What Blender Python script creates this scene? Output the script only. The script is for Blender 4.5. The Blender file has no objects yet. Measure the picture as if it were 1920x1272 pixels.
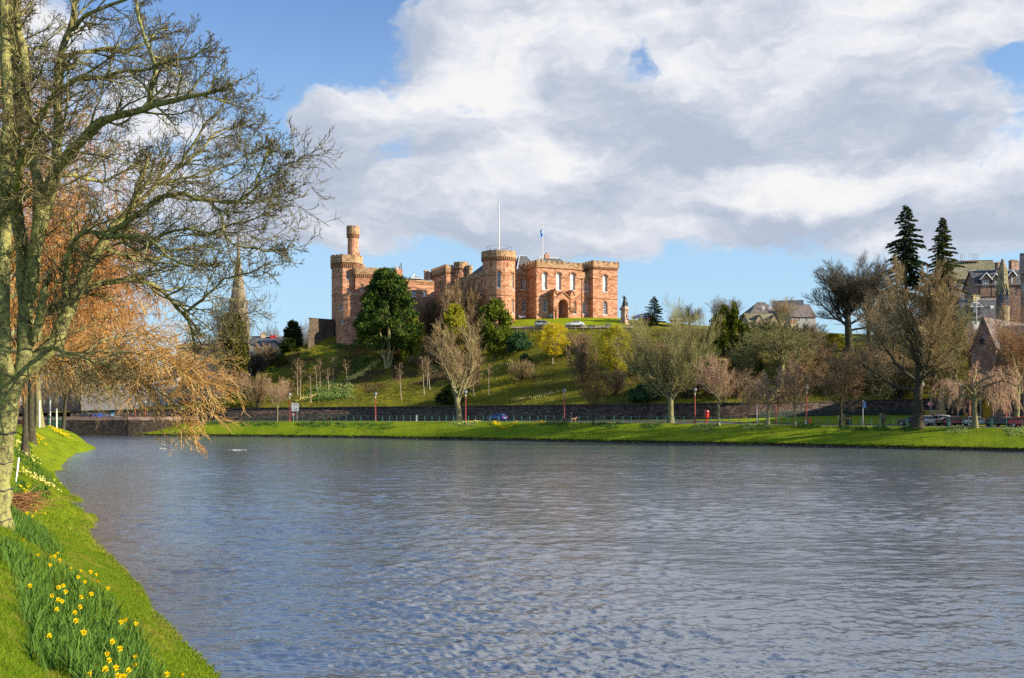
import bpy, math, random
import numpy as np
from mathutils import Vector, Matrix
from mathutils.geometry import tessellate_polygon
SC = bpy.context.scene
COL = SC.collection
F, CX, HY, ZC = 1867.0, 960.0, 772.0, 5.2      # focal length in photo pixels, centre column, horizon row, eye height above the water

# ------------------------------------------------------------------ camera
cd = bpy.data.cameras.new('camera'); cam = bpy.data.objects.new('camera', cd); COL.objects.link(cam)
cam.location = (0, 0, ZC); cam.rotation_euler = (math.pi/2, 0, 0)
cd.sensor_width = 36; cd.lens = 35.0; cd.shift_y = (HY-636)/1920; cd.clip_start = 0.2; cd.clip_end = 6000
SC.camera = cam
# ------------------------------------------------------------------ render / exposure
SC.view_settings.view_transform = 'Standard'; SC.view_settings.look = 'None'
SC.view_settings.exposure = 0.82; SC.view_settings.gamma = 1; SC.view_settings.use_curve_mapping = False
SC.render.engine = 'CYCLES'
cy = SC.cycles
cy.max_bounces = 5; cy.diffuse_bounces = 2; cy.glossy_bounces = 3; cy.transmission_bounces = 2; cy.transparent_max_bounces = 4
cy.caustics_reflective = False; cy.caustics_refractive = False; cy.use_denoising = False
cy.sample_clamp_indirect = 4.0; cy.sample_clamp_direct = 12.0
# ------------------------------------------------------------------ sun and sky
SUN_EL = math.radians(23); SUN_PHI = math.radians(15)            # phi: from +X towards the camera
sdir = Vector((math.cos(SUN_PHI)*math.cos(SUN_EL), -math.sin(SUN_PHI)*math.cos(SUN_EL), math.sin(SUN_EL)))
sl = bpy.data.lights.new('sun', 'SUN'); sl.energy = 5.0; sl.angle = math.radians(0.5); sl.color = (1.0, 0.87, 0.68)
so = bpy.data.objects.new('sun', sl); COL.objects.link(so); so.location = (60, -40, 60)
so.rotation_euler = sdir.to_track_quat('Z', 'Y').to_euler()

world = bpy.data.worlds.new('World'); SC.world = world; world.use_nodes = True
nt = world.node_tree; nt.nodes.clear()
def N(tree, typ, **kw):
    n = tree.nodes.new(typ)
    ins = kw.pop('ins', {})
    for k, v in kw.items(): setattr(n, k, v)
    for k, v in ins.items():
        s = n.inputs[k]
        if isinstance(v, bpy.types.NodeSocket): tree.links.new(v, s)
        else: s.default_value = v
    return n
def MA(tree, op, a, b=0.0, c=None, clamp=False):
    n = tree.nodes.new('ShaderNodeMath'); n.operation = op; n.use_clamp = clamp
    for i, v in enumerate((a, b) if c is None else (a, b, c)):
        if isinstance(v, bpy.types.NodeSocket): tree.links.new(v, n.inputs[i])
        else: n.inputs[i].default_value = v
    return n.outputs[0]
def MIX(tree, f, a, b, blend='MIX'):
    n = tree.nodes.new('ShaderNodeMix'); n.data_type = 'RGBA'; n.blend_type = blend
    for s, v in ((n.inputs[0], f), (n.inputs[6], a), (n.inputs[7], b)):
        if isinstance(v, bpy.types.NodeSocket): tree.links.new(v, s)
        else: s.default_value = v if not isinstance(v, tuple) else (*v[:3], 1)
    return n.outputs[2]
def RAMP(tree, fac, stops):
    n = tree.nodes.new('ShaderNodeValToRGB'); el = n.color_ramp.elements
    while len(el) > len(stops): el.remove(el[-1])
    while len(el) < len(stops): el.new(0.5)
    for e, (p, c) in zip(el, stops):
        e.position = p; e.color = (*c, 1) if len(c) == 3 else c
    tree.links.new(fac, n.inputs[0]); return n.outputs[0]
def SMOOTH(tree, v, lo, hi):
    n = tree.nodes.new('ShaderNodeMapRange'); n.interpolation_type = 'SMOOTHSTEP'; n.clamp = True
    tree.links.new(v, n.inputs[0]); n.inputs[1].default_value = lo; n.inputs[2].default_value = hi
    return n.outputs[0]

sky = N(nt, 'ShaderNodeTexSky', sky_type='NISHITA')
sky.sun_disc = False; sky.sun_elevation = SUN_EL; sky.sun_rotation = math.pi/2 + SUN_PHI
sky.air_density = 1.0; sky.dust_density = 0.3; sky.ozone_density = 2.0; sky.altitude = 50
skyc = MIX(nt, 1.0, sky.outputs[0], (0.66, 0.80, 1.05), 'MULTIPLY')
tc = N(nt, 'ShaderNodeTexCoord')
sep = N(nt, 'ShaderNodeSeparateXYZ', ins={0: tc.outputs['Generated']})
az = MA(nt, 'ARCTAN2', sep.outputs[0], sep.outputs[1])
elv = MA(nt, 'ARCSINE', sep.outputs[2])
ae = N(nt, 'ShaderNodeCombineXYZ', ins={0: az, 1: elv})
cv = N(nt, 'ShaderNodeVectorMath', operation='MULTIPLY', ins={0: ae.outputs[0], 1: (1.0, 1.55, 1.0)})
wn = N(nt, 'ShaderNodeTexNoise', ins={'Vector': cv.outputs[0], 'Scale': 6.0, 'Detail': 6.0, 'Roughness': 0.6})
wv = N(nt, 'ShaderNodeVectorMath', operation='SCALE', ins={0: wn.outputs['Color'], 'Scale': 0.16})
cw = N(nt, 'ShaderNodeVectorMath', operation='ADD', ins={0: cv.outputs[0], 1: wv.outputs[0]})
aew = N(nt, 'ShaderNodeVectorMath', operation='SCALE', ins={0: wn.outputs['Color'], 'Scale': 0.10})
aew2 = N(nt, 'ShaderNodeVectorMath', operation='ADD', ins={0: ae.outputs[0], 1: aew.outputs[0]})
aew3 = N(nt, 'ShaderNodeVectorMath', operation='SUBTRACT', ins={0: aew2.outputs[0], 1: (0.05, 0.05, 0.05)})
aew4 = N(nt, 'ShaderNodeVectorMath', operation='MULTIPLY', ins={0: aew3.outputs[0], 1: (1, 1, 0)})
n1 = N(nt, 'ShaderNodeTexNoise', ins={'Vector': cw.outputs[0], 'Scale': 7.5, 'Detail': 9.0, 'Roughness': 0.56})
cw2 = N(nt, 'ShaderNodeVectorMath', operation='MULTIPLY', ins={0: cw.outputs[0], 1: (0.8, 1.35, 1.0)})
n2 = N(nt, 'ShaderNodeTexNoise', ins={'Vector': cw2.outputs[0], 'Scale': 8.5, 'Detail': 9.0, 'Roughness': 0.56})
def blob(px, py, rx, ry):
    a0 = math.atan((px-CX)/F); e0 = math.atan((HY-py)/F*math.cos(a0))
    d = N(nt, 'ShaderNodeVectorMath', operation='SUBTRACT', ins={0: aew4.outputs[0], 1: (a0, e0, 0)})
    m = N(nt, 'ShaderNodeVectorMath', operation='MULTIPLY', ins={0: d.outputs[0], 1: (F/rx, F/ry, 0)})
    l = N(nt, 'ShaderNodeVectorMath', operation='DOT_PRODUCT', ins={0: m.outputs[0], 1: m.outputs[0]})
    return MA(nt, 'POWER', 2.7183, MA(nt, 'MULTIPLY', l.outputs['Value'], -1.0))
# the clear patches and the cloud banks, seen and added, as directions in the sky
cover = MA(nt, 'MULTIPLY_ADD', n1.outputs['Fac'], 2.4, -0.80)
for (px, py, rx, ry, w) in ((530, 70, 150, 120, -0.50), (690, 120, 80, 70, -0.22), (460, 200, 120, 120, -0.26), (1195, 108, 70, 42, -0.62), (1450, 300, 120, 24, -0.2), (1010, 330, 90, 20, -0.18),
                            (1905, 115, 60, 44, -0.36), (750, 285, 50, 30, -0.22), (150, 90, 260, 150, 0.45), (1300, 240, 760, 230, 0.40), (900, 130, 150, 150, 0.40),
                            (700, 350, 330, 110, 0.34), (1500, 40, 420, 110, 0.30), (670, 190, 90, 60, 0.48), (545, 110, 26, 50, 0.75), (600, 230, 40, 30, 0.35), (470, 90, 26, 60, 0.30), (1250, 395, 480, 60, 0.30), (800, 425, 420, 50, 0.30),
                            (330, 350, 260, 110, 0.22), (850, 590, 1500, 100, -0.85), (1780, 450, 330, 80, 0.5), (1450, -420, 520, 420, 0.60), (470, -330, 330, 330, -0.62), (-300, -600, 900, 700, -0.2), (470, 330, 110, 60, -0.30)):  # unseen cloud and clear sky above the view, added to colour the river
    cover = MA(nt, 'MULTIPLY_ADD', blob(px, py, rx, ry), w, cover)
cov = SMOOTH(nt, cover, 0.36, 0.74)
cov = MA(nt, 'MULTIPLY', cov, SMOOTH(nt, elv, 0.10, 0.165))
bri = MA(nt, 'MULTIPLY_ADD', n2.outputs['Fac'], 2.7, -0.98)
for (px, py, rx, ry, w) in ((880, 110, 110, 120, 0.38), (960, 230, 150, 90, 0.34), (1300, 10, 420, 60, 0.20), (1700, 120, 200, 130, 0.10), (1650, 345, 230, 46, 0.42), (1100, 415, 170, 36, 0.28), (1300, 325, 260, 40, 0.22),
                            (1430, 240, 300, 60, -0.30), (1050, 380, 280, 36, -0.24), (650, 350, 240, 90, -0.10), (1480, 430, 260, 40, -0.24), (1400, -620, 620, 420, 0.45), (560, 400, 200, 30, 0.1), (130, 90, 200, 120, 0.3), (1850, 440, 150, 50, -0.1)):  # the bright cloud high above the view is added to whiten the river
    bri = MA(nt, 'MULTIPLY_ADD', blob(px, py, rx, ry), w, bri)
cloud = RAMP(nt, SMOOTH(nt, bri, 0.0, 1.0), [(0.0, (0.44, 0.50, 0.62)), (0.45, (0.61, 0.65, 0.73)), (0.8, (0.76, 0.78, 0.83)), (1.0, (0.87, 0.865, 0.86))])
skyh = MIX(nt, MA(nt, 'MULTIPLY', SMOOTH(nt, elv, 0.50, 0.0), 0.80), skyc, (2.75, 4.1, 5.0))   # paler towards the horizon
bg1 = N(nt, 'ShaderNodeBackground', ins={'Color': skyh, 'Strength': 0.105})
bg2 = N(nt, 'ShaderNodeBackground', ins={'Color': cloud, 'Strength': 0.61})
ms = N(nt, 'ShaderNodeMixShader', ins={0: cov, 1: bg1.outputs[0], 2: bg2.outputs[0]})
wo = N(nt, 'ShaderNodeOutputWorld', ins={0: ms.outputs[0]})

# ------------------------------------------------------------------ helpers
def P(px, py, D): return Vector(((px-CX)/F*D, D, ZC+(HY-py)/F*D))
def pxof(X, Y): return CX+F*X/Y
def zat(py, D): return ZC+(HY-py)/F*D
def tag(o, label, cat, group=None, kind=None):
    o['label'] = label
    if kind: o['kind'] = kind
    if cat: o['category'] = cat
    if group: o['group'] = group
    return o
def empty(name, loc, label, cat, group=None, rz=0.0):
    o = bpy.data.objects.new(name, None); COL.objects.link(o); o.location = loc; o.rotation_euler = (0, 0, rz)
    o.empty_display_size = 0.3; o['_o'] = tuple(loc) if rz == 0 else (0, 0, 0)
    del o['_o']; ORG[o.name] = Vector(loc) if rz == 0 else Vector((0, 0, 0))
    return tag(o, label, cat, group)
ORG = {}
def root_origin(o):
    while o.parent: o = o.parent
    return ORG.get(o.name, Vector((0, 0, 0)))
def raw_mesh(name, V, faces, smooth=False):
    """V (n,3) array; faces: list of (m,k) int arrays"""
    me = bpy.data.meshes.new(name)
    V = np.asarray(V, dtype=np.float32)
    me.vertices.add(len(V)); me.vertices.foreach_set('co', V.ravel())
    faces = [np.asarray(f, dtype=np.int32) for f in faces if len(f)]
    nl = sum(f.size for f in faces); npoly = sum(len(f) for f in faces)
    me.loops.add(nl); me.polygons.add(npoly)
    me.loops.foreach_set('vertex_index', np.concatenate([f.ravel() for f in faces]))
    tot = np.concatenate([np.full(len(f), f.shape[1], np.int32) for f in faces])
    me.polygons.foreach_set('loop_start', np.concatenate(([0], np.cumsum(tot)[:-1])).astype(np.int32))
    if smooth: me.polygons.foreach_set('use_smooth', np.ones(npoly, bool))
    me.update(calc_edges=True); me.validate()
    return me
def mesh_obj(name, V, faces, mat, parent=None, smooth=False):
    me = raw_mesh(name, V, faces, smooth)
    if mat: me.materials.append(mat)
    o = bpy.data.objects.new(name, me); COL.objects.link(o)
    if parent: o.parent = parent
    return o
class MB:
    """collects polygons in world (or thing-local) coordinates; build() links them as ONE mesh object"""
    def __init__(s): s.v = []; s.f = []
    def poly(s, pts):
        n = len(s.v); s.v += [tuple(p) for p in pts]; s.f.append(tuple(range(n, n+len(pts))))
    def hexa(s, p):                     # 8 corners: bottom ring 0-3 counter-clockwise, top ring 4-7
        n = len(s.v); s.v += [tuple(q) for q in p]
        s.f += [tuple(n+i for i in q) for q in ((0, 3, 2, 1), (4, 5, 6, 7), (0, 1, 5, 4), (1, 2, 6, 5), (2, 3, 7, 6), (3, 0, 4, 7))]
    def box(s, c, size, rz=0.0):
        cx, cy_, cz = c; hx, hy, hz = size[0]/2, size[1]/2, size[2]/2; co, si = math.cos(rz), math.sin(rz)
        pts = [(cx+x*co-y*si, cy_+x*si+y*co, cz+z) for z in (-hz, hz) for x, y in ((-hx, -hy), (hx, -hy), (hx, hy), (-hx, hy))]
        s.hexa(pts)
    def obox(s, a, b, t0, t1, d0, d1, z0, z1):
        """box along the wall a->b (2-D), from t0 to t1 along it, d0..d1 outwards (negative: inwards), z0..z1"""
        dx, dy = b[0]-a[0], b[1]-a[1]; L = math.hypot(dx, dy); ux, uy = dx/L, dy/L; nx, ny = uy, -ux
        q = lambda t, d, z: (a[0]+ux*t+nx*d, a[1]+uy*t+ny*d, z)
        s.hexa([q(t0, d1, z0), q(t1, d1, z0), q(t1, d0, z0), q(t0, d0, z0), q(t0, d1, z1), q(t1, d1, z1), q(t1, d0, z1), q(t0, d0, z1)])
    def lathe(s, c, prof, n=12, a0=0.0, cap=True):
        base = len(s.v)
        for r, z in prof:
            for i in range(n):
                a = a0+2*math.pi*i/n; s.v.append((c[0]+r*math.cos(a), c[1]+r*math.sin(a), c[2]+z))
        for k in range(len(prof)-1):
            for i in range(n):
                j = (i+1) % n; s.f.append((base+k*n+i, base+k*n+j, base+(k+1)*n+j, base+(k+1)*n+i))
        if cap:
            s.f.append(tuple(base+(len(prof)-1)*n+i for i in range(n))); s.f.append(tuple(base+i for i in reversed(range(n))))
    def tube(s, pts, rad, n=6):
        pts = [Vector(p) for p in pts]
        if not hasattr(rad, '__len__'): rad = [rad]*len(pts)
        base = len(s.v)
        for i, p in enumerate(pts):
            d = (pts[min(i+1, len(pts)-1)]-pts[max(i-1, 0)]).normalized()
            ref = Vector((0, 0, 1)) if abs(d.z) < 0.9 else Vector((1, 0, 0))
            x = d.cross(ref).normalized(); y = d.cross(x)
            for k in range(n):
                a = 2*math.pi*k/n; s.v.append(tuple(p+(x*math.cos(a)+y*math.sin(a))*rad[i]))
        for i in range(len(pts)-1):
            for k in range(n):
                j = (k+1) % n; s.f.append((base+i*n+k, base+(i+1)*n+k, base+(i+1)*n+j, base+i*n+j))
        s.f.append(tuple(base+k for k in range(n))); s.f.append(tuple(base+(len(pts)-1)*n+k for k in reversed(range(n))))
    def prism(s, a, b, prof):
        """closed outline prof [(d,z)] (d outwards from the line) swept along a->b"""
        dx, dy = b[0]-a[0], b[1]-a[1]; L = math.hypot(dx, dy); nx, ny = dy/L, -dx/L
        n = len(prof); base = len(s.v)
        for q in (a, b):
            for d, z in prof: s.v.append((q[0]+nx*d, q[1]+ny*d, z))
        for i in range(n):
            j = (i+1) % n; s.f.append((base+i, base+n+i, base+n+j, base+j))
        s.f.append(tuple(base+i for i in range(n))); s.f.append(tuple(base+n+i for i in reversed(range(n))))
    def build(s, name, mat, parent=None, smooth=False, local=False, recalc=True, weld=False):
        off = Vector((0, 0, 0)) if (local or parent is None) else root_origin(parent)
        me = bpy.data.meshes.new(name)
        me.from_pydata([(x-off.x, y-off.y, z-off.z) for x, y, z in s.v], [], s.f)
        if recalc or weld:
            import bmesh
            bm = bmesh.new(); bm.from_mesh(me)
            if weld: bmesh.ops.remove_doubles(bm, verts=bm.verts, dist=0.0005)
            if recalc: bmesh.ops.recalc_face_normals(bm, faces=bm.faces)
            bm.to_mesh(me); bm.free()
        if smooth:
            for p in me.polygons: p.use_smooth = True
        me.materials.append(mat)
        o = bpy.data.objects.new(name, me); COL.objects.link(o)
        if parent: o.parent = parent
        return o
def dup(root, loc=None, rz=None, label=None, scale=None, group=None):
    def cp(o, par):
        c = o.copy(); COL.objects.link(c); c.parent = par
        for ch in o.children: cp(ch, c)
        return c
    r = cp(root, None)
    if loc is not None: r.location = loc
    if rz is not None: r.rotation_euler = (0, 0, rz)
    if scale is not None: r.scale = scale
    if label: r['label'] = label
    if group: r['group'] = group
    return r

# ------------------------------------------------------------------ materials
def newmat(name):
    m = bpy.data.materials.new(name); m.use_nodes = True; t = m.node_tree; t.nodes.clear()
    out = t.nodes.new('ShaderNodeOutputMaterial'); return m, t, out
def princ(t, out, col, rough=0.7, metal=0.0, spec=0.3, normal=None, **extra):
    b = t.nodes.new('ShaderNodeBsdfPrincipled')
    if isinstance(col, bpy.types.NodeSocket): t.links.new(col, b.inputs['Base Color'])
    else: b.inputs['Base Color'].default_value = (*col, 1)
    if isinstance(rough, bpy.types.NodeSocket): t.links.new(rough, b.inputs['Roughness'])
    else: b.inputs['Roughness'].default_value = rough
    b.inputs['Metallic'].default_value = metal; b.inputs['Specular IOR Level'].default_value = spec
    if normal is not None: t.links.new(normal, b.inputs['Normal'])
    for k, v in extra.items(): b.inputs[k].default_value = v
    if out: t.links.new(b.outputs[0], out.inputs[0])
    return b
def pos(t): return N(t, 'ShaderNodeNewGeometry').outputs['Position']
def noise(t, vec, scale, detail=4.0, rough=0.55):
    return N(t, 'ShaderNodeTexNoise', ins={'Vector': vec, 'Scale': scale, 'Detail': detail, 'Roughness': rough}).outputs['Fac']
def bump(t, h, strength=0.4, dist=0.05):
    return N(t, 'ShaderNodeBump', ins={'Height': h, 'Strength': strength, 'Distance': dist}).outputs[0]
def M_mottle(name, c1, c2, scale=1.0, rough=0.8, bumpd=0.0, spec=0.2, metal=0.0, c3=None, obj=False):
    m, t, out = newmat(name)
    v = N(t, 'ShaderNodeTexCoord').outputs['Object'] if obj else pos(t)
    n = noise(t, v, scale, 6.0)
    st = [(0.32, c1), (0.68, c2)] if c3 is None else [(0.28, c1), (0.5, c2), (0.74, c3)]
    col = RAMP(t, n, st)
    nb = bump(t, noise(t, v, scale*5, 5.0), 0.5, bumpd) if bumpd else None
    princ(t, out, col, rough, metal, spec, nb)
    return m
def M_leaf(name, c1, c2, trans=0.35, c3=None, rough=0.6, dry=None, dscale=0.8, lo=0.52, hi=0.66):
    """foliage: each leaf (mesh island) its own shade"""
    m, t, out = newmat(name)
    g = N(t, 'ShaderNodeNewGeometry')
    st = [(0.0, c1), (1.0, c2)] if c3 is None else [(0.0, c1), (0.5, c2), (1.0, c3)]
    col = RAMP(t, g.outputs['Random Per Island'], st)
    if dry: col = MIX(t, SMOOTH(t, noise(t, g.outputs['Position'], dscale, 6, 0.65), lo, hi), col, dry)
    d = N(t, 'ShaderNodeBsdfDiffuse', ins={'Color': col}); tr = N(t, 'ShaderNodeBsdfTranslucent', ins={'Color': col})
    mx = N(t, 'ShaderNodeMixShader', ins={0: trans, 1: d.outputs[0], 2: tr.outputs[0]})
    t.links.new(mx.outputs[0], out.inputs[0]); return m
def M_twig(name, c1, c2, c3=None):
    m, t, out = newmat(name)
    g = N(t, 'ShaderNodeNewGeometry')
    st = [(0.0, c1), (1.0, c2)] if c3 is None else [(0.0, c1), (0.55, c2), (1.0, c3)]
    princ(t, out, RAMP(t, g.outputs['Random Per Island'], st), 0.75, 0, 0.2); return m
def M_bark(name, c1, c2, lichen=None, scale=2.0, amount=0.5):
    m, t, out = newmat(name)
    v = pos(t); sv = N(t, 'ShaderNodeVectorMath', operation='MULTIPLY', ins={0: v, 1: (1, 1, 0.35)}).outputs[0]
    n = noise(t, sv, scale*6, 6, 0.65); col = RAMP(t, n, [(0.3, c1), (0.7, c2)])
    if lichen:
        l = SMOOTH(t, noise(t, v, scale*2.2, 8, 0.7), 1-amount-0.12, 1-amount+0.1); col = MIX(t, l, col, lichen)
    princ(t, out, col, 0.9, 0, 0.1, bump(t, noise(t, sv, scale*9, 8, 0.7), 0.9, 0.05)); return m
def M_plain(name, c, rough=0.5, metal=0.0, spec=0.4):
    m, t, out = newmat(name)
    v = N(t, 'ShaderNodeTexCoord').outputs['Object']
    n = noise(t, v, 3.0, 5)
    princ(t, out, RAMP(t, n, [(0.3, tuple(x*0.86 for x in c)), (0.7, c)]), rough, metal, spec); return m
def M_stone(name, c1, c2, c3, bw=0.8, bh=0.32, mortar=(0.12, 0.09, 0.07), stain=(0.10, 0.07, 0.05), stain_amt=0.45, msize=0.012):
    """coursed ashlar: courses follow the wall whatever way it faces"""
    m, t, out = newmat(name)
    g = N(t, 'ShaderNodeNewGeometry')
    tx = N(t, 'ShaderNodeVectorMath', operation='CROSS_PRODUCT', ins={0: g.outputs['True Normal'], 1: (0, 0, 1)}).outputs[0]
    txn = N(t, 'ShaderNodeVectorMath', operation='NORMALIZE', ins={0: tx}).outputs[0]
    h = N(t, 'ShaderNodeVectorMath', operation='DOT_PRODUCT', ins={0: g.outputs['Position'], 1: txn}).outputs['Value']
    sz = N(t, 'ShaderNodeSeparateXYZ', ins={0: g.outputs['Position']}).outputs[2]
    vec = N(t, 'ShaderNodeCombineXYZ', ins={0: h, 1: sz}).outputs[0]
    br = N(t, 'ShaderNodeTexBrick', offset=0.5, ins={'Vector': vec, 'Color1': (0, 0, 0, 1), 'Color2': (1, 1, 1, 1), 'Mortar': (0.5, 0.5, 0.5, 1),
          'Scale': 1.0, 'Mortar Size': msize, 'Mortar Smooth': 0.3, 'Bias': 0.0, 'Brick Width': bw, 'Row Height': bh})
    n = noise(t, N(t, 'ShaderNodeVectorMath', operation='MULTIPLY', ins={0: g.outputs['Position'], 1: (0.5, 0.5, 2.2)}).outputs[0], 0.8, 7, 0.66)
    f = MA(t, 'ADD', MA(t, 'MULTIPLY', br.outputs['Color'], 0.62), MA(t, 'MULTIPLY', n, 0.72))
    col = RAMP(t, f, [(0.28, c1), (0.6, c2), (0.92, c3)])
    col = MIX(t, MA(t, 'MULTIPLY', br.outputs['Fac'], 0.65), col, mortar)
    stv = N(t, 'ShaderNodeVectorMath', operation='MULTIPLY', ins={0: g.outputs['Position'], 1: (1, 1, 0.22)}).outputs[0]
    sn = MA(t, 'MULTIPLY', SMOOTH(t, noise(t, stv, 0.9, 7, 0.62), 0.52, 0.75), stain_amt)
    col = MIX(t, sn, col, stain)
    hgt = MA(t, 'SUBTRACT', MA(t, 'MULTIPLY', noise(t, g.outputs['Position'], 7, 6), 0.5), br.outputs['Fac'])
    princ(t, out, col, 0.9, 0, 0.15, bump(t, hgt, 0.55, 0.03)); return m
def M_glass(name, c=(0.03, 0.045, 0.06), rough=0.06):
    m, t, out = newmat(name); n = noise(t, pos(t), 0.9, 3)
    princ(t, out, RAMP(t, n, [(0.35, c), (0.7, tuple(min(1, x*2.2) for x in c))]), rough, 0, 0.6); return m
def M_paint(name, c, rough=0.28):
    m, t, out = newmat(name)
    v = N(t, 'ShaderNodeTexCoord').outputs['Object']
    b = princ(t, out, RAMP(t, noise(t, v, 2.0, 4), [(0.3, tuple(x*0.9 for x in c)), (0.7, c)]), rough, 0.0, 0.5)
    b.inputs['Coat Weight'].default_value = 0.5; b.inputs['Coat Roughness'].default_value = 0.08; return m
# ------------------------------------------------------------------ terrain of the far bank and the castle hill
def K(xs, vs): return (np.array(xs, float), np.array(vs, float))
S0 = [-900, -300, 0, 235, 330, 430, 520, 600, 700, 800, 870, 960, 1080, 1160, 1250, 1350, 1450, 1550, 1650, 1750, 1900, 2300, 2900]
def rowD(xs, vs): return np.interp(S, xs, vs)
S = np.arange(-900, 2901, 12.0)
def sm(a, k=3):
    w = np.exp(-0.5*(np.arange(-k*2, k*2+1)/k)**2); w /= w.sum()
    return np.convolve(np.pad(a, k*2, mode='edge'), w, mode='valid')
bx = [-900, -300, 0, 235, 250, 430, 700, 960, 1200, 1500, 1900, 2300, 2900]
W_D = sm(rowD(bx, [228, 217, 213.5, 211.5, 211, 206, 194, 176.5, 162, 147, 128, 112, 92]))
R_D = sm(rowD(bx, [230, 219, 215.5, 213.5, 214, 214, 203, 186, 172, 157, 138, 122, 102]))
R_z = (ZC-(rowD([-900, 195, 240, 275, 335, 430, 700, 960, 1200, 1500, 1800, 1900, 2900], [787, 787, 813, 808, 795, 790.5, 790, 791, 793, 797, 801, 803, 812])-HY)*R_D/F)
Kx = [-900, 235, 430, 700, 960, 1200, 1330, 1400, 1500, 1650, 1900, 2300, 2900]
L_D = sm(rowD([-900, 0, 235, 430, 700, 800, 870, 960, 1080, 1200, 1350, 1450, 1550, 1650, 1750, 1830, 1900, 2300, 2900],
              [255, 240, 234, 227, 218, 212, 207, 200, 193, 186, 178, 177, 179, 182, 180, 172, 166, 152, 134]))
L_zb = sm(ZC-(rowD([-900, 235, 430, 700, 960, 1200, 1350, 1400, 1500, 1650, 1750, 1900, 2900], [786, 786, 789, 789, 788.5, 787, 786, 784, 780, 778, 778, 780, 790])-HY)*L_D/F)
K_D = np.minimum(R_D+sm(rowD([-900, 1300, 1420, 2900], [9.5, 9.5, 8.5, 9.0])), L_D-1.2)
K_z = sm(np.interp(S, [-900, 1300, 1420, 1900, 2900], [0, 0, 1, 1, 1]))
K_z = (1-K_z)*(R_z+(L_zb-R_z)*0.75)+K_z*(R_z+0.12)
L_zt = sm(ZC-(rowD([-900, 0, 235, 430, 700, 960, 1200, 1500, 1700, 1900, 2900], [778, 776, 770, 767, 764.5, 762, 759, 756, 750, 749, 745])-HY)*L_D/F)
hx = [-900, -300, 0, 235, 430, 520, 600, 700, 800, 870, 960, 1080, 1160, 1250, 1350, 1450, 1550, 1650, 1750, 1900, 2300, 2900]
H1_D = sm(rowD(hx, [262, 262, 250, 240, 232, 238, 238, 234, 231, 226, 219, 212, 208, 202, 196, 194, 194, 195, 193, 184, 172, 155]))
H1_y = sm(rowD(hx, [778, 778, 777, 770, 753, 725, 720, 707, 702, 700, 700, 695, 695, 705, 710, 715, 715, 715, 715, 715, 715, 715]))
H2_D = sm(rowD(hx, [275, 275, 260, 246, 236, 246, 250, 250, 248, 243, 232, 226, 223, 218, 214, 211, 209, 208, 205, 198, 186, 170]))
H2_y = sm(rowD(hx, [778, 778, 777, 770, 747, 692, 672, 656, 646, 645, 643, 640, 640, 650, 665, 670, 675, 675, 680, 680, 680, 680]))
H3_D = sm(rowD(hx, [290, 290, 270, 252, 240, 252, 257, 261, 260, 254, 236, 234.5, 234, 232, 233, 235, 222, 218, 214, 208, 200, 185]), 2)
H3_y = sm(rowD(hx, [778, 778, 777, 770, 744, 668, 634, 620, 614, 611, 618, 617.5, 617, 619, 625, 630, 644, 645, 645, 645, 645, 645]), 2)
H4_D = sm(rowD(hx, [330, 330, 320, 300, 275, 272, 262, 266, 265, 262, 248, 245.5, 245, 248, 255, 255, 246, 242, 238, 232, 225, 210]), 2)
z4 = np.interp(S, hx, [5, 5, 5, 5.5, 7, 13, 24.9, 27.3, 28.4, 28.4, 28.0, 28.0, 28.0, 27.4, 26.8, 26.5, 24.5, 24.0, 24.0, 24.0, 24.0, 24.0])
H4_z = sm(z4, 2)
H5_D = H4_D*0+420.0; H5_z = sm(np.interp(S, hx, [6, 6, 6, 7, 8, 12, 22, 26, 28, 28, 28, 28, 28, 28, 29, 30, 30, 30, 30, 30, 30, 30]))
H6_D = H4_D*0+1500.0; H6_z = H5_z*0+12
ROWS = [(W_D-1.5, W_D*0-1.2), (W_D, W_D*0-0.02), (W_D+0.25, W_D*0+0.42), (R_D-1.2, R_z-0.12), (R_D, R_z), (K_D, K_z), (L_D, L_zb), (L_D+0.05, L_zt),
        (H1_D, ZC+(HY-H1_y)*H1_D/F), (H2_D, ZC+(HY-H2_y)*H2_D/F), (H3_D, ZC+(HY-H3_y)*H3_D/F), (H4_D, H4_z), (H5_D, H5_z), (H6_D, H6_z)]
RD = np.stack([r[0] for r in ROWS]); RZ = np.stack([r[1] for r in ROWS])
def far_z(px, D):
    i = np.clip((px-S[0])/12.0, 0, len(S)-1.001); k = int(i); f = i-k
    d = RD[:, k]*(1-f)+RD[:, k+1]*f; z = RZ[:, k]*(1-f)+RZ[:, k+1]*f
    return float(np.interp(D, d, z))
def rowat(R, px): return float(np.interp(px, S, R))
def hit(px, py, lo=8, d0=2, d1=4):
    """first point of the far terrain on the ray through a photo pixel"""
    lo = rowat(W_D, px)-1; D = lo
    while D < 600:
        if zat(py, D) <= far_z(px, D): break
        D += 0.25
    return Vector(((px-CX)/F*D, D, far_z(px, D)))
def onfar(px, D): return Vector(((px-CX)/F*D, D, far_z(px, D)))

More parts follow.
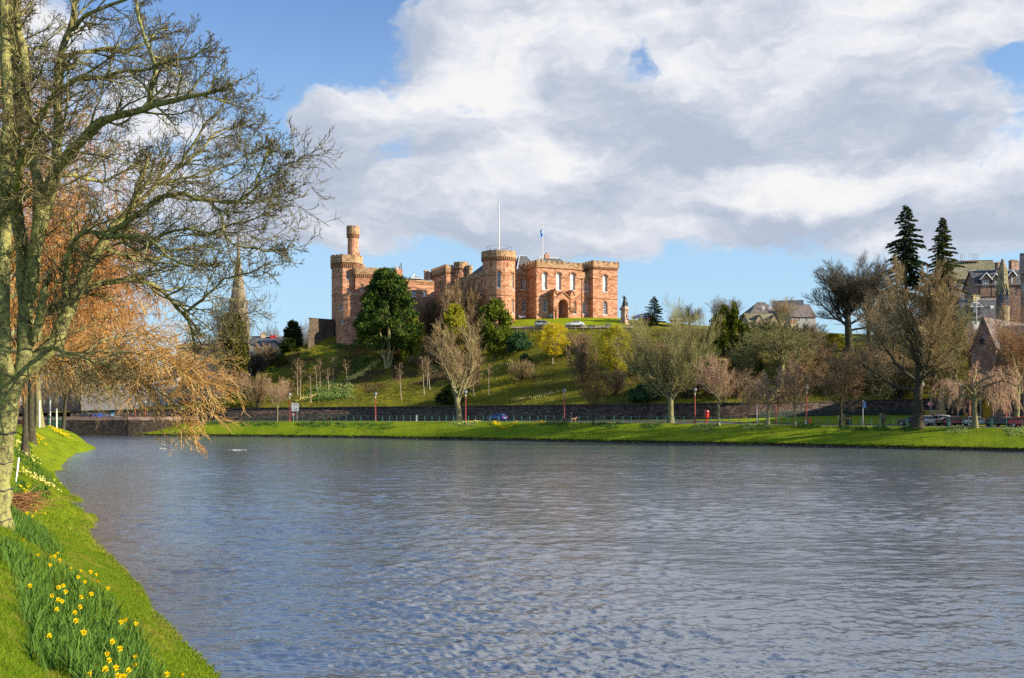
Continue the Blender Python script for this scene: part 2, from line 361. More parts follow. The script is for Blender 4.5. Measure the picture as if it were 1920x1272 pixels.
# near bank: X of the waterline as a function of Y
NY = np.array([-30, -6, 3, 10.5, 20, 36, 54.5, 82, 110, 128, 143, 149, 158, 168, 182, 205], float)
NX = np.array([14, 6.5, 2.8, -1.1, -6.3, -14.7, -24.0, -37.8, -49.5, -55.5, -59.2, -66, -82, -100, -118, -128], float)
_ys = np.linspace(-30, 205, 500); _xs = sm(np.interp(_ys, NY, NX), 4)
rnp = np.random.default_rng(5)
def vnoise(x, y, seed=0):
    """smooth value noise, vectorised"""
    x = np.asarray(x, float); y = np.asarray(y, float)
    xi = np.floor(x).astype(int); yi = np.floor(y).astype(int); fx = x-xi; fy = y-yi
    fx = fx*fx*(3-2*fx); fy = fy*fy*(3-2*fy)
    def h(i, j):
        n = (i*374761393+j*668265263+seed*974634777) & 0x7fffffff
        n = ((n ^ (n >> 13))*1274126177) & 0x7fffffff
        return ((n ^ (n >> 16)) & 0xffff)/65535.0
    return (h(xi, yi)*(1-fx)+h(xi+1, yi)*fx)*(1-fy)+(h(xi, yi+1)*(1-fx)+h(xi+1, yi+1)*fx)*fy-0.5
def near_d(X, Y):
    """distance inland from the near waterline"""
    X = np.atleast_1d(np.asarray(X, float)); Y = np.atleast_1d(np.asarray(Y, float))
    out = np.empty(X.shape)
    for s0 in range(0, len(X), 20000):
        x = X[s0:s0+20000, None]; y = Y[s0:s0+20000, None]
        d = np.sqrt(((x-_xs)**2+(y-_ys)**2).min(axis=1))
        sg = np.where(X[s0:s0+20000] < np.interp(Y[s0:s0+20000], _ys, _xs), 1, -1); out[s0:s0+20000] = d*sg
    amp = np.clip(Y/25.0, 0.45, 1.7)
    return out+amp*(1.0*vnoise(X/3.1/amp+7, Y/3.1/amp)+0.55*vnoise(X/0.9/amp, Y/0.9/amp+3)+0.2*vnoise(X/0.3/amp, Y/0.3/amp+5))
def near_z(X, Y):
    d = near_d(X, Y)
    z = np.where(d < 0, d*1.1, np.where(d < 0.22, d*1.3, 0.286+(d-0.22)*0.60))
    top = 3.25+0.15*vnoise(np.atleast_1d(X)/9, np.atleast_1d(Y)/9)
    z = np.where(z > top-0.5, top-0.5+0.5*np.tanh((z-top+0.5)/0.5), z)
    return np.maximum(z, -1.5)+np.where(d > 0.1, 0.05*vnoise(np.atleast_1d(X)/0.7, np.atleast_1d(Y)/0.7, 3)+0.18*vnoise(np.atleast_1d(X)/2.5, np.atleast_1d(Y)/2.5, 5), 0)
def nz(X, Y): return float(near_z([X], [Y])[0])
def nhit(px, py, h=0.0):
    Ds = np.arange(7.5, 200, 0.05); X = (px-CX)/F*Ds; z = ZC+(HY-py)/F*Ds
    g = near_z(X, Ds); ok = np.where(z <= g+h)[0]
    i = ok[0] if len(ok) else len(Ds)-1
    return Vector((X[i], Ds[i], g[i]))

# materials of the ground
def mat_grass(name, c1, c2, c3, scale=0.35, fine=9.0, dry=None):
    m, t, out = newmat(name); v = pos(t)
    n = MA(t, 'ADD', MA(t, 'MULTIPLY', noise(t, v, scale, 6, 0.6), 0.6), MA(t, 'MULTIPLY', noise(t, v, fine, 5, 0.7), 0.4))
    col = RAMP(t, n, [(0.34, c1), (0.5, c2), (0.66, c3)])
    if dry: col = MIX(t, SMOOTH(t, noise(t, v, scale*2.3, 7, 0.68), 0.58, 0.72), col, dry)
    d = princ(t, None, col, 0.85, 0, 0.12, bump(t, noise(t, v, fine*1.5, 6, 0.7), 0.9, 0.12))
    tr = N(t, 'ShaderNodeBsdfTranslucent', ins={'Color': col})
    t.links.new(N(t, 'ShaderNodeMixShader', ins={0: 0.12, 1: d.outputs[0], 2: tr.outputs[0]}).outputs[0], out.inputs[0])
    return m
m_grass_near = mat_grass('grass_near', (0.105, 0.165, 0.006), (0.20, 0.28, 0.008), (0.30, 0.35, 0.016), 0.6, 14, dry=(0.34, 0.32, 0.05))
m_grass_far = mat_grass('grass_far', (0.095, 0.16, 0.004), (0.19, 0.27, 0.006), (0.30, 0.34, 0.014), 0.14, 2.2, dry=(0.17, 0.15, 0.03))
m_grass_lawn = mat_grass('grass_lawn', (0.15, 0.22, 0.006), (0.26, 0.33, 0.008), (0.33, 0.38, 0.015), 0.2, 4)
m_hill = mat_grass('hill_turf', (0.085, 0.074, 0.018), (0.155, 0.155, 0.018), (0.33, 0.32, 0.022), 0.085, 1.1, dry=(0.10, 0.068, 0.032))
m_earth = M_mottle('bank_earth', (0.035, 0.028, 0.018), (0.10, 0.08, 0.05), 2.0, 0.95, 0.1)
m_road = M_mottle('asphalt', (0.055, 0.052, 0.05), (0.085, 0.08, 0.078), 0.8, 0.85, 0.01)
m_pave = M_mottle('paving', (0.20, 0.19, 0.17), (0.28, 0.26, 0.23), 1.5, 0.9, 0.01)

def strip(name, D0, Z0, D1, Z1, mat, nrow=2, lo=-900, hi=2900, lift=0.0, jit=0.0, extra=None, seed=1):
    sel = np.where((S >= lo) & (S <= hi))[0]; k = (S[sel]-CX)/F
    rows = []
    for j in range(nrow):
        f = j/(nrow-1); D = D0[sel]*(1-f)+D1[sel]*f; Z = Z0[sel]*(1-f)+Z1[sel]*f+lift
        if jit and 0 < j < nrow-1: Z = Z+jit*vnoise(S[sel]/30.0, j*0.9+0*S[sel], seed)*2
        rows.append(np.stack([k*D, D, Z], 1))
    V = np.concatenate(rows); m = len(sel); i = np.arange(m-1)
    Fc = np.concatenate([np.stack([r*m+i, r*m+i+1, (r+1)*m+i+1, (r+1)*m+i], 1) for r in range(nrow-1)])
    return mesh_obj(name, V, [Fc], mat, smooth=True)
def st(o, label): o['kind'] = 'structure'; o['label'] = label; return o
# one ground sheet to the horizon
b = MB(); b.poly([(-6000, -3000, -1.6), (6000, -3000, -1.6), (6000, 6000, -1.6), (-6000, 6000, -1.6)])
st(b.build('ground', m_earth), 'bare ground under the river and the town')
o = strip('river_edge', W_D-1.5, W_D*0-1.2, W_D+0.3, W_D*0+0.5, m_earth, 4); st(o, 'dark eroded earth edge of the far riverbank above the water')
# bulged far bank
def far_bank():
    sel = np.arange(len(S)); fine = np.arange(-900, 2900, 3.0)
    g = lambda a: np.interp(fine, S, a)
    k = (fine-CX)/F; rows = []; fr = [0.0, 0.04, 0.12, 0.25, 0.4, 0.55, 0.7, 0.85, 0.95, 1.0]
    d0, d1, zt = g(W_D)+0.12, g(R_D), g(R_z)
    for j, f in enumerate(fr):
        D = d0+(d1-d0)*f; Z = 0.40+(zt-0.40)*(1-(1-f)**1.25) if f > 0 else 0.28+0*zt
        X = k*D
        Z = Z+(0.16*vnoise(X/3.1, D/2.0, 4)+0.06*vnoise(X/0.8, D/0.6, 9))*(1 if f < 1 else 0.1)
        D = D+(0.35*vnoise(X/1.4, D*0, 11)+0.2*vnoise(X/0.5, D*0, 12) if f < 0.08 else 0)
        rows.append(np.stack([k*D, D, Z], 1))
    V = np.concatenate(rows); m = len(fine); i = np.arange(m-1)
    Fc = np.concatenate([np.stack([r*m+i, r*m+i+1, (r+1)*m+i+1, (r+1)*m+i], 1) for r in range(len(fr)-1)])
    return mesh_obj('grass_bank', V, [Fc], m_grass_far, smooth=True)
st(far_bank(), 'bright green grass bank along the far side of the river')
st(strip('pavement', R_D, R_z, R_D+1.9, R_z+0.02, m_pave, 2), 'pale riverside pavement behind the green railing')
st(strip('road', R_D+1.9, R_z-0.10, K_D, K_z-0.02, m_road, 3), 'grey riverside road below the retaining wall')
b = MB()
st(strip('kerb', R_D+1.85, R_z-0.08, R_D+2.0, R_z+0.03, m_pave, 2), 'stone kerb between the pavement and the riverside road')
st(strip('lawn', K_D, K_z, L_D+0.3, L_zb, m_grass_lawn, 3), 'sunlit lawn between the road and the foot of the wall')
# castle hill
def hill():
    fine = np.arange(-900, 2900, 5.0); g = lambda a: np.interp(fine, S, a); k = (fine-CX)/F
    ds = np.stack([g(r) for r in RD[7:]]); zs = np.stack([g(r) for r in RZ[7:]])
    knots = [(0, 0), (0, .25), (0, .5), (0, .75), (1, 0), (1, .25), (1, .5), (1, .75), (2, 0), (2, .2), (2, .4), (2, .6), (2, .8), (3, 0), (3, .25), (3, .5), (3, .75), (4, 0), (4, .1), (4, .3), (4, .6), (5, 0), (5, .4), (6, 0)]
    rows = []
    for (a, f) in knots:
        D = ds[a] if f == 0 else ds[a]*(1-f)+ds[a+1]*f; Z = zs[a] if f == 0 else zs[a]*(1-f)+zs[a+1]*f
        X = k*D; amp = 0 if a == 0 and f == 0 else (1.0 if a < 3 else 0.25)
        Z = Z+amp*(0.5*vnoise(X/5, D/5, 21)+0.3*vnoise(X/1.8, D/1.8, 22))
        rows.append(np.stack([X, D, Z], 1))
    V = np.concatenate(rows); m = len(fine); i = np.arange(m-1)
    Fc = np.concatenate([np.stack([r*m+i, r*m+i+1, (r+1)*m+i+1, (r+1)*m+i], 1) for r in range(len(rows)-1)])
    return mesh_obj('hill', V, [Fc], m_hill, smooth=True)
st(hill(), 'steep grassy castle hill rising above the retaining wall')
# lawn and drive on the hilltop in front of the castle
def sheet(name, px0, px1, fD0, fD1, mat, lift, n=24, rows=4):
    V = []; 
    for j in range(rows):
        for i in range(n):
            px = px0+(px1-px0)*i/(n-1); D = fD0(px)+(fD1(px)-fD0(px))*j/(rows-1)
            V.append(((px-CX)/F*D, D, far_z(px, D)+lift))
    Fc = [(r*n+i, r*n+i+1, (r+1)*n+i+1, (r+1)*n+i) for r in range(rows-1) for i in range(n-1)]
    return mesh_obj(name, V, [np.array(Fc)], mat, smooth=True)
st(sheet('castle_lawn', 940, 1175, lambda p: rowat(H3_D, p)+2.4, lambda p: rowat(H4_D, p)+1.5, m_grass_lawn, 0.32, 40, 8), 'short sunlit lawn in front of the castle')
m_gravel = M_mottle('gravel', (0.24, 0.19, 0.12), (0.34, 0.28, 0.18), 2.0, 0.95, 0.01)
st(sheet('drive', 930, 1190, lambda p: rowat(H3_D, p)+0.0, lambda p: rowat(H3_D, p)+2.4, m_gravel, 0.28, 40, 4), 'gravel drive along the edge of the castle hill')

# near bank
def near_bank():
    ys = np.concatenate([np.arange(-24, 3, 1.5), np.arange(3, 30, 0.16), np.arange(30, 70, 0.35), np.arange(70, 205.1, 1.0)])
    es = np.concatenate([np.array([-2.5, -1.4]), np.arange(-0.9, 3.0, 0.09), np.arange(3.0, 9, 0.25), np.array([9.5, 11, 13, 16, 20, 30, 45, 70, 110, 180, 300])])
    sc = np.clip(ys/28.0, 0.6, 3.0)
    Xw = np.interp(ys, _ys, _xs)
    X = Xw[:, None]-es[None, :]*sc[:, None]*np.where(es > 9, 1.0, 1.0)[None, :]; Y = np.repeat(ys[:, None], len(es), 1)
    Z = near_z(X.ravel(), Y.ravel())
    V = np.stack([X.ravel(), Y.ravel(), Z], 1); m = len(es)
    r, i = np.meshgrid(np.arange(len(ys)-1), np.arange(m-1), indexing='ij'); r = r.ravel(); i = i.ravel()
    return mesh_obj('riverbank', V, [np.stack([r*m+i, (r+1)*m+i, (r+1)*m+i+1, r*m+i+1], 1)], m_grass_near, smooth=True)
nbk = st(near_bank(), 'sunlit grass riverbank curving away on the near side')

# water
def mat_water():
    m, t, out = newmat('river_water'); v = pos(t)
    def layer(sx, sy, rot, detail, rough=0.55):
        mp = N(t, 'ShaderNodeMapping', ins={0: v, 'Rotation': (0, 0, rot), 'Scale': (sx, sy, 1)})
        return noise(t, mp.outputs[0], 1.0, detail, rough)
    a = layer(0.22, 0.42, 0.35, 3); bb = layer(0.9, 1.7, -0.2, 4, 0.6); c = layer(3.6, 5.5, 0.5, 3, 0.6)
    patch = SMOOTH(t, layer(0.035, 0.09, 0.3, 3), 0.35, 0.7)
    h = MA(t, 'ADD', MA(t, 'MULTIPLY', a, 0.55), MA(t, 'ADD', MA(t, 'MULTIPLY', bb, 0.30), MA(t, 'MULTIPLY', c, 0.055)))
    st_ = MA(t, 'MULTIPLY_ADD', patch, 0.2, 0.25)
    nb = N(t, 'ShaderNodeBump', ins={'Height': h, 'Strength': st_, 'Distance': 0.7}).outputs[0]
    princ(t, out, (0.075, 0.098, 0.125), 0.14, 0, 0.5, nb, IOR=4.2)
    return m
m_water = mat_water()
def river():
    """wave surface: many small wave trains, the shorter ones fading where the mesh gets too coarse for them"""
    g = np.random.default_rng(8); py = np.concatenate([np.arange(808, 900, 0.36), np.arange(900, 1000, 0.6), np.arange(1000, 1300, 0.95)]); D = ZC*F/(py-HY); px = np.arange(-420, 2420, 2.2)
    Y = np.repeat(D[:, None], len(px), 1); X = (px[None, :]-CX)/F*Y; dD = np.abs(np.gradient(D))[:, None]; Z = np.zeros_like(X)
    pw = 0.75+0.8*vnoise(X/9, Y/16, 31)+0.7*vnoise(X/2.5, Y/4, 33)+0.5*vnoise(X/0.9, Y/1.2, 35); pw = np.clip(pw, 0.2, 1.9)
    for i in range(64):
        lam = 0.11*(32.0**(i/63.0)); an = g.normal()*0.65+math.pi/2-0.15; k = 2*np.pi/lam; sl = 0.054*(1.0 if lam < 0.5 else (0.5/lam)**0.9)
        wgt = np.clip((lam/dD-2.2)/2.5, 0, 1)
        if wgt.max() <= 0: continue
        ph = g.random()*6.28; wob = 1.3*vnoise(X/(lam*5)+i*3.7, Y/(lam*5)+i, 40+i)
        Z += wgt*(sl/k)*np.sin(k*(X*math.cos(an)+Y*math.sin(an))+ph+wob*4)
    Z *= pw
    V = np.stack([X.ravel(), Y.ravel(), Z.ravel()], 1); n, m = X.shape; r, i = np.meshgrid(np.arange(n-1), np.arange(m-1), indexing='ij'); r = r.ravel(); i = i.ravel()
    Fq = np.stack([r*m+i, (r+1)*m+i, (r+1)*m+i+1, r*m+i+1], 1)
    V = np.concatenate([V, np.array([(-400, -60, -.3), (300, -60, -.3), (300, 250, -.3), (-400, 250, -.3)])]); b = n*m
    return mesh_obj('water', V, [Fq, np.array([[b, b+1, b+2, b+3]])], m_water, smooth=True)
st(river(), 'rippled blue grey river reflecting the sky')
# ------------------------------------------------------------------ masonry materials
m_sand = M_stone('red_sandstone', (0.28, 0.122, 0.064), (0.47, 0.225, 0.125), (0.62, 0.35, 0.215), 0.85, 0.33, (0.34, 0.18, 0.10), (0.24, 0.115, 0.055), 0.40, 0.005)
m_sand_top = M_stone('lichened_sandstone', (0.22, 0.135, 0.07), (0.40, 0.245, 0.135), (0.50, 0.34, 0.19), 0.9, 0.33, (0.14, 0.09, 0.05), (0.10, 0.08, 0.03), 0.6)
m_trim = M_mottle('sandstone_trim', (0.24, 0.12, 0.06), (0.42, 0.22, 0.115), 1.2, 0.9, 0.01)
m_wallstone = M_stone('dark_rubble', (0.035, 0.026, 0.022), (0.08, 0.058, 0.047), (0.17, 0.13, 0.105), 0.55, 0.26, (0.05, 0.04, 0.035), (0.03, 0.025, 0.02), 0.7, 0.02)
m_bastion = M_stone('bastion_rubble', (0.065, 0.05, 0.038), (0.11, 0.085, 0.062), (0.16, 0.125, 0.09), 0.5, 0.25, (0.08, 0.06, 0.045), (0.06, 0.05, 0.035), 0.6, 0.02)
m_slate = M_stone('roof_slate', (0.06, 0.065, 0.075), (0.10, 0.105, 0.115), (0.15, 0.15, 0.155), 0.35, 0.22, (0.05, 0.05, 0.055), (0.10, 0.10, 0.07), 0.4, 0.01)
m_slate_br = M_stone('brown_slate', (0.10, 0.085, 0.08), (0.16, 0.135, 0.125), (0.21, 0.18, 0.165), 0.4, 0.25, (0.08, 0.07, 0.065), (0.09, 0.08, 0.06), 0.3, 0.01)
m_slate_moss = M_stone('mossy_slate', (0.11, 0.105, 0.055), (0.20, 0.19, 0.11), (0.28, 0.26, 0.17), 0.4, 0.3, (0.10, 0.095, 0.06), (0.12, 0.11, 0.05), 0.4, 0.01)
m_white = M_plain('white_paint', (0.78, 0.77, 0.74), 0.5)
m_glass = M_glass('window_glass', (0.022, 0.032, 0.045))
m_blind = M_glass('blind_behind_glass', (0.42, 0.43, 0.42), 0.2)
m_door = M_mottle('door_paint', (0.30, 0.16, 0.13), (0.36, 0.20, 0.16), 1.5, 0.6)
m_lead = M_plain('lead_grey', (0.55, 0.56, 0.56), 0.5)
m_iron = M_plain('dark_iron', (0.05, 0.055, 0.06), 0.5)
m_pot = M_plain('pale_clay', (0.62, 0.50, 0.32), 0.8)
m_potred = M_plain('orange_clay', (0.50, 0.19, 0.07), 0.8)

# ------------------------------------------------------------------ walls with real openings
class Wall:
    """a vertical wall from a to b (left to right seen from outside)"""
    def __init__(s, a, b): 
        s.a, s.b = a, b; s.dx, s.dy = b[0]-a[0], b[1]-a[1]; s.L = math.hypot(s.dx, s.dy); s.ux, s.uy = s.dx/s.L, s.dy/s.L; s.nx, s.ny = s.uy, -s.ux
        s.holes = []
    def t(s, px):
        k = (px-CX)/F; return (k*s.a[1]-s.a[0])/(s.ux-k*s.uy)
    def at(s, t, d=0.0, z=0.0): return (s.a[0]+s.ux*t+s.nx*d, s.a[1]+s.uy*t+s.ny*d, z)
    def z(s, py, px): return zat(py, s.at(s.t(px))[1])
    def win(s, px, ytop, ysill, wpx=None, w=None, arch=True, style='glass', rows=4, depth=0.42, kind='window', cols=2):
        t = s.t(px); D = s.at(t)[1]
        if w is None: w = abs(s.t(px+wpx/2)-s.t(px-wpx/2))
        z0, z1 = zat(ysill, D), zat(ytop, D)
        s.holes.append(dict(t=t, z0=z0, z1=z1, w=w, arch=arch, style=style, rows=rows, depth=depth, kind=kind, cols=cols)); return s
    def outline(s, h, grow=0.0):
        w = h['w']/2+grow; z0, z1, t = h['z0']-grow, h['z1']+grow, h['t']
        if not h['arch']: return [(t-w, z0), (t+w, z0), (t+w, z1), (t-w, z1)]
        if h['arch'] == 'point':
            return [(t-w, z0), (t+w, z0), (t+w, z1-1.5*w), (t+w*0.7, z1-0.75*w), (t, z1), (t-w*0.7, z1-0.75*w), (t-w, z1-1.5*w)]
        zs = z1-w; n = 10
        return [(t-w, z0), (t+w, z0)]+[(t+w*math.cos(math.pi*i/n), zs+w*math.sin(math.pi*i/n)) for i in range(n+1)]
    def emit(s, mb, z0, z1, top=None):
        outer = [(0, z0), (s.L, z0), (s.L, z1), (0, z1)] if top is None else [(0, z0), (s.L, z0)]+top
        loops = [[Vector((x, z, 0)) for x, z in outer]]+[[Vector((x, z, 0)) for x, z in s.outline(h)] for h in s.holes]
        flat = [p for l in loops for p in l]
        base = len(mb.v); mb.v += [s.at(p[0], 0, p[1]) for p in flat]
        for tri in tessellate_polygon(loops):
            p, q, r = (flat[i] for i in tri)
            cr = (q.x-p.x)*(r.y-p.y)-(q.y-p.y)*(r.x-p.x)
            mb.f.append(tuple(base+i for i in (tri if cr > 0 else tri[::-1])))
        for h in s.holes:
            ol = s.outline(h)
            for i in range(len(ol)):
                p, q = ol[i], ol[(i+1) % len(ol)]
                mb.poly([s.at(q[0], 0, q[1]), s.at(p[0], 0, p[1]), s.at(p[0], -h['depth']-0.1, p[1]), s.at(q[0], -h['depth']-0.1, q[1])])
    def windows(s, parent, frame_mat=None):
        for h in s.holes:
            if h['kind'] == 'none': continue
            dp = -h['depth']; ol = s.outline(h); b = MB()
            b.poly([s.at(x, dp, z) for x, z in ol])
            mat = {'glass': m_glass, 'blind': m_blind, 'door': m_door, 'yellow': globals().get('m_yellow', m_door), 'dark': m_iron}[h['style']]
            wo_ = b.build(h['kind'], mat, parent, recalc=False)
            if h['style'] in ('door', 'yellow', 'dark'): continue
            fr = MB(); inn = s.outline(h, -min(0.17, h['w']*0.15)); d1 = dp+0.06
            for i in range(len(ol)):
                j = (i+1) % len(ol)
                fr.poly([s.at(*ol[i][:1], d1, ol[i][1]), s.at(ol[j][0], d1, ol[j][1]), s.at(inn[j][0], d1, inn[j][1]), s.at(inn[i][0], d1, inn[i][1])])
                fr.poly([s.at(inn[i][0], d1, inn[i][1]), s.at(inn[j][0], d1, inn[j][1]), s.at(inn[j][0], dp, inn[j][1]), s.at(inn[i][0], dp, inn[i][1])])
            t, w, z0, z1 = h['t'], h['w'], h['z0'], h['z1']; a2, b2 = s.at(0), s.at(s.L)
            for c in range(1, h['cols']):
                tc = t-w/2+w*c/h['cols']; fr.obox(a2, b2, tc-0.04, tc+0.04, dp+0.005, dp+0.05, z0+0.1, z1-0.1 if h['arch'] else z1)
            for r in range(1, h['rows']):
                zr = z0+(z1-z0)*r/h['rows']; thick = 0.07 if r == h['rows']//2 else 0.035
                ww = w/2
                if h['arch'] is True and zr > z1-w/2: ww = math.sqrt(max(0.01, (w/2)**2-(zr-z1+w/2)**2))
                fr.obox(a2, b2, t-ww+0.05, t+ww-0.05, dp+0.008, dp+0.045, zr-thick, zr+thick)
            fr.obox(a2, b2, t-w/2-0.05, t+w/2+0.05, dp+0.07, 0.06, z0-0.12, z0+0.015)
            fr.build('frame', frame_mat or m_white, wo_)
def parapet(mb, w, zt, hb, hm=0.55, mw=1.2, gap=0.4, proud=0.16, th=0.45, t0=0, t1=None, start_gap=False):
    """solid parapet with merlons along a wall: top of the merlons at zt"""
    t1 = w.L if t1 is None else t1; a, b = w.a, w.b
    mb.obox(a, b, t0, t1, proud-th, proud, zt-hm-hb, zt-hm)
    L = t1-t0; n = max(1, round((L+gap)/(mw+gap))); mw2 = (L-gap*(n-1))/n
    for i in range(n):
        x = t0+i*(mw2+gap); mb.obox(a, b, x, x+mw2, proud-th, proud, zt-hm+0.002, zt-0.10)
        mb.obox(a, b, x-0.03, x+mw2+0.03, proud-th-0.04, proud+0.04, zt-0.098, zt)
def corbels(mb, w, zt, h=0.55, step=0.55, wd=0.3, out=0.2, t0=0, t1=None):
    t1 = w.L if t1 is None else t1; n = max(2, round((t1-t0)/step)); stp = (t1-t0)/n
    for i in range(n):
        x = t0+(i+0.5)*stp; mb.obox(w.a, w.b, x-wd/2, x+wd/2, 0.001, out, zt-h, zt)
        mb.obox(w.a, w.b, x-wd/2+0.02, x+wd/2-0.02, 0.001, out*0.5, zt-h-0.22, zt-h-0.002)
    mb.obox(w.a, w.b, t0, t1, 0.001, out+0.06, zt+0.002, zt+0.14)
def course(mb, w, z, h=0.22, out=0.09, t0=0, t1=None): mb.obox(w.a, w.b, t0, w.L if t1 is None else t1, 0.001, out, z-h/2, z+h/2)
def hood(mb, w, hd, out=0.12, th=0.2):
    """moulded arch over a round-headed opening"""
    r = hd['w']/2+0.16; zs = hd['z1']-hd['w']/2; n = 10
    for i in range(n):
        a0, a1 = math.pi*i/n, math.pi*(i+1)/n
        q = lambda a, rr, d: w.at(hd['t']+rr*math.cos(a), d, zs+rr*math.sin(a))
        mb.hexa([q(a0, r, 0.001), q(a1, r, 0.001), q(a1, r, out), q(a0, r, out), q(a0, r+th, 0.001), q(a1, r+th, 0.001), q(a1, r+th, out), q(a0, r+th, out)])

TH = math.radians(25); cT, sT = math.cos(TH), math.sin(TH)
O = P(1006, 599, 246)
def C2(u, v): return (O.x+u*cT-v*sT, O.y+u*sT+v*cT)
def Uof(px, v):
    k = (px-CX)/F; return (k*(O.y+v*cT)-O.x+v*sT)/(cT-k*sT)
def Vof(px, u):
    k = (px-CX)/F; return (O.x+u*cT-k*(O.y+u*sT))/(k*cT+sT)
def Dof(u, v): return C2(u, v)[1]
ZB = 27.0      # below the lawn: walls are carried down into the ground
castle = empty('castle', (O.x+5, O.y+6, 28.0), 'red sandstone castle block with a big round tower, arched porch and battlements above the lawn', 'castle')
wallb, par, corb, trim = MB(), MB(), MB(), MB()
allwalls = []
def ashlar(w, z0, z1, mb=None): w.emit(mb or wallb, z0, z1); allwalls.append(w); return w
def flat_top(mb, pts, z): mb.poly([(x, y, z) for x, y in pts])
# --- centre block
uC1 = Uof(1091.5, 0); vC = 9.5
wc = Wall(C2(0, 0), C2(uC1, 0)); ztC = zat(487.5, Dof(0, 0))
for px in (1021.2, 1047.5, 1073.9): wc.win(px, 510.7+(px-1021)*0.022, 543.5+(px-1021)*0.02, 9.6, style='blind', rows=6)
wc.win(1021.9, 562.2, 585.0, 8.0, rows=5, cols=3); wc.win(1077.0, 563.2, 589.0, 8.0, rows=5, cols=3)
ashlar(wc, ZB, ztC-1.2)
wl = Wall(C2(0, vC), C2(0, 0)); wl.win(990.8, 524, 542.6, w=0.75, rows=4); ashlar(wl, ZB, ztC-1.2)
wr = Wall(C2(uC1, 0), C2(uC1, vC)); ashlar(wr, ZB, ztC-1.2)
wbk = Wall(C2(uC1, vC), C2(0, vC)); ashlar(wbk, ZB, ztC-1.2)
for w in (wc, wl, wr, wbk): parapet(par, w, ztC, 1.05, 0.6, 1.15, 0.42, t0=-0.16, t1=w.L+0.16)
for w in (wc, wl, wr):
    course(trim, w, zat(500.3, Dof(0, 0)), 0.25, 0.26, -0.2, w.L+0.2); course(trim, w, zat(556, Dof(0, 0)), 0.2, 0.1); 
zs = zat(517.3, Dof(0, 0))
def course_between(w, z):
    hs = sorted([h for h in w.holes if h['z0'] < z < h['z1']+0.6], key=lambda h: h['t']); t = 0
    for h in hs: course(trim, w, z, 0.2, 0.1, t, h['t']-h['w']/2-0.36); t = h['t']+h['w']/2+0.36; hood(trim, w, h)
    course(trim, w, z, 0.2, 0.1, t, w.L)
course_between(wc, zs); course(trim, wl, zs, 0.2, 0.1)
flat_top(wallb, [C2(0.2, 0.2), C2(uC1-0.2, 0.2), C2(uC1-0.2, vC-0.2), C2(0.2, vC-0.2)], ztC-1.25)
# --- link on the right of the centre block and the right tower
vK, vT = 0.5, -1.0; uK1 = Uof(1112.0, vT); uT1 = Uof(1157.8, vT); vTb = 8.0
wk = Wall(C2(uC1, vK), C2(uK1, vK)); ztK = wk.z(511, 1098)
wk.win(1096.0, 527, 546.5, 4.6, style='blind', rows=4, cols=1); wk.win(1102.6, 527.3, 546.9, 4.6, style='blind', rows=4, cols=1); wk.win(1096.6, 565, 589, 8.0, rows=5, cols=3)
ashlar(wk, ZB, ztK-0.9); parapet(par, wk, ztK, 0.9, 0.5, 1.0, 0.4); course(trim, wk, wk.z(522.5, 1098), 0.18, 0.08); course(trim, wk, wk.z(558.5, 1098), 0.2, 0.1)
ztT = zat(488.6, Dof(uK1, vT))
wt = Wall(C2(uK1, vT), C2(uT1, vT)); wt.win(1134.5, 515.6, 547.6, 9.0, style='blind', rows=6); wt.win(1134.9, 565, 590, 8.6, rows=5, cols=3)
wtl = Wall(C2(uK1, vTb), C2(uK1, vT)); wtr = Wall(C2(uT1, vT), C2(uT1, vTb)); wtb = Wall(C2(uT1, vTb), C2(uK1, vTb))
for w in (wt, wtl, wtr, wtb):
    ashlar(w, ZB-0.5, ztT-1.2); parapet(par, w, ztT, 1.0, 0.6, 1.1, 0.4, 0.3, t0=-0.3, t1=w.L+0.3)
    corbels(corb, w, ztT-1.62, 0.35, 0.42, 0.24, 0.26)
    course(trim, w, wt.z(560.6, 1134), 0.2, 0.1)
course_between(wt, wt.z(523.6, 1134)); course(trim, wtl, wt.z(523.6, 1134), 0.2, 0.1)
flat_top(wallb, [C2(uK1, vT), C2(uT1, vT), C2(uT1, vTb), C2(uK1, vTb)], ztT-1.3)
# --- link on the left with the slate roof
vI = Vof(987, 0); uI0 = Uof(963.5, vI)
wi = Wall(C2(uI0, vI), C2(0, vI)); ztI = wi.z(505.5, 975)
wi.win(978.6, 522, 543, 4.6, rows=4, cols=1); wi.win(984.0, 522.3, 543.2, 4.6, style='blind', rows=4, cols=1); wi.win(983.4, 562, 585, 8.2, rows=5, cols=3)
ashlar(wi, ZB, ztI-0.9); parapet(par, wi, ztI, 0.9, 0.5, 1.1, 0.4); course(trim, wi, wi.z(517.5, 975), 0.18, 0.08); course(trim, wi, wi.z(555.5, 975), 0.2, 0.1)
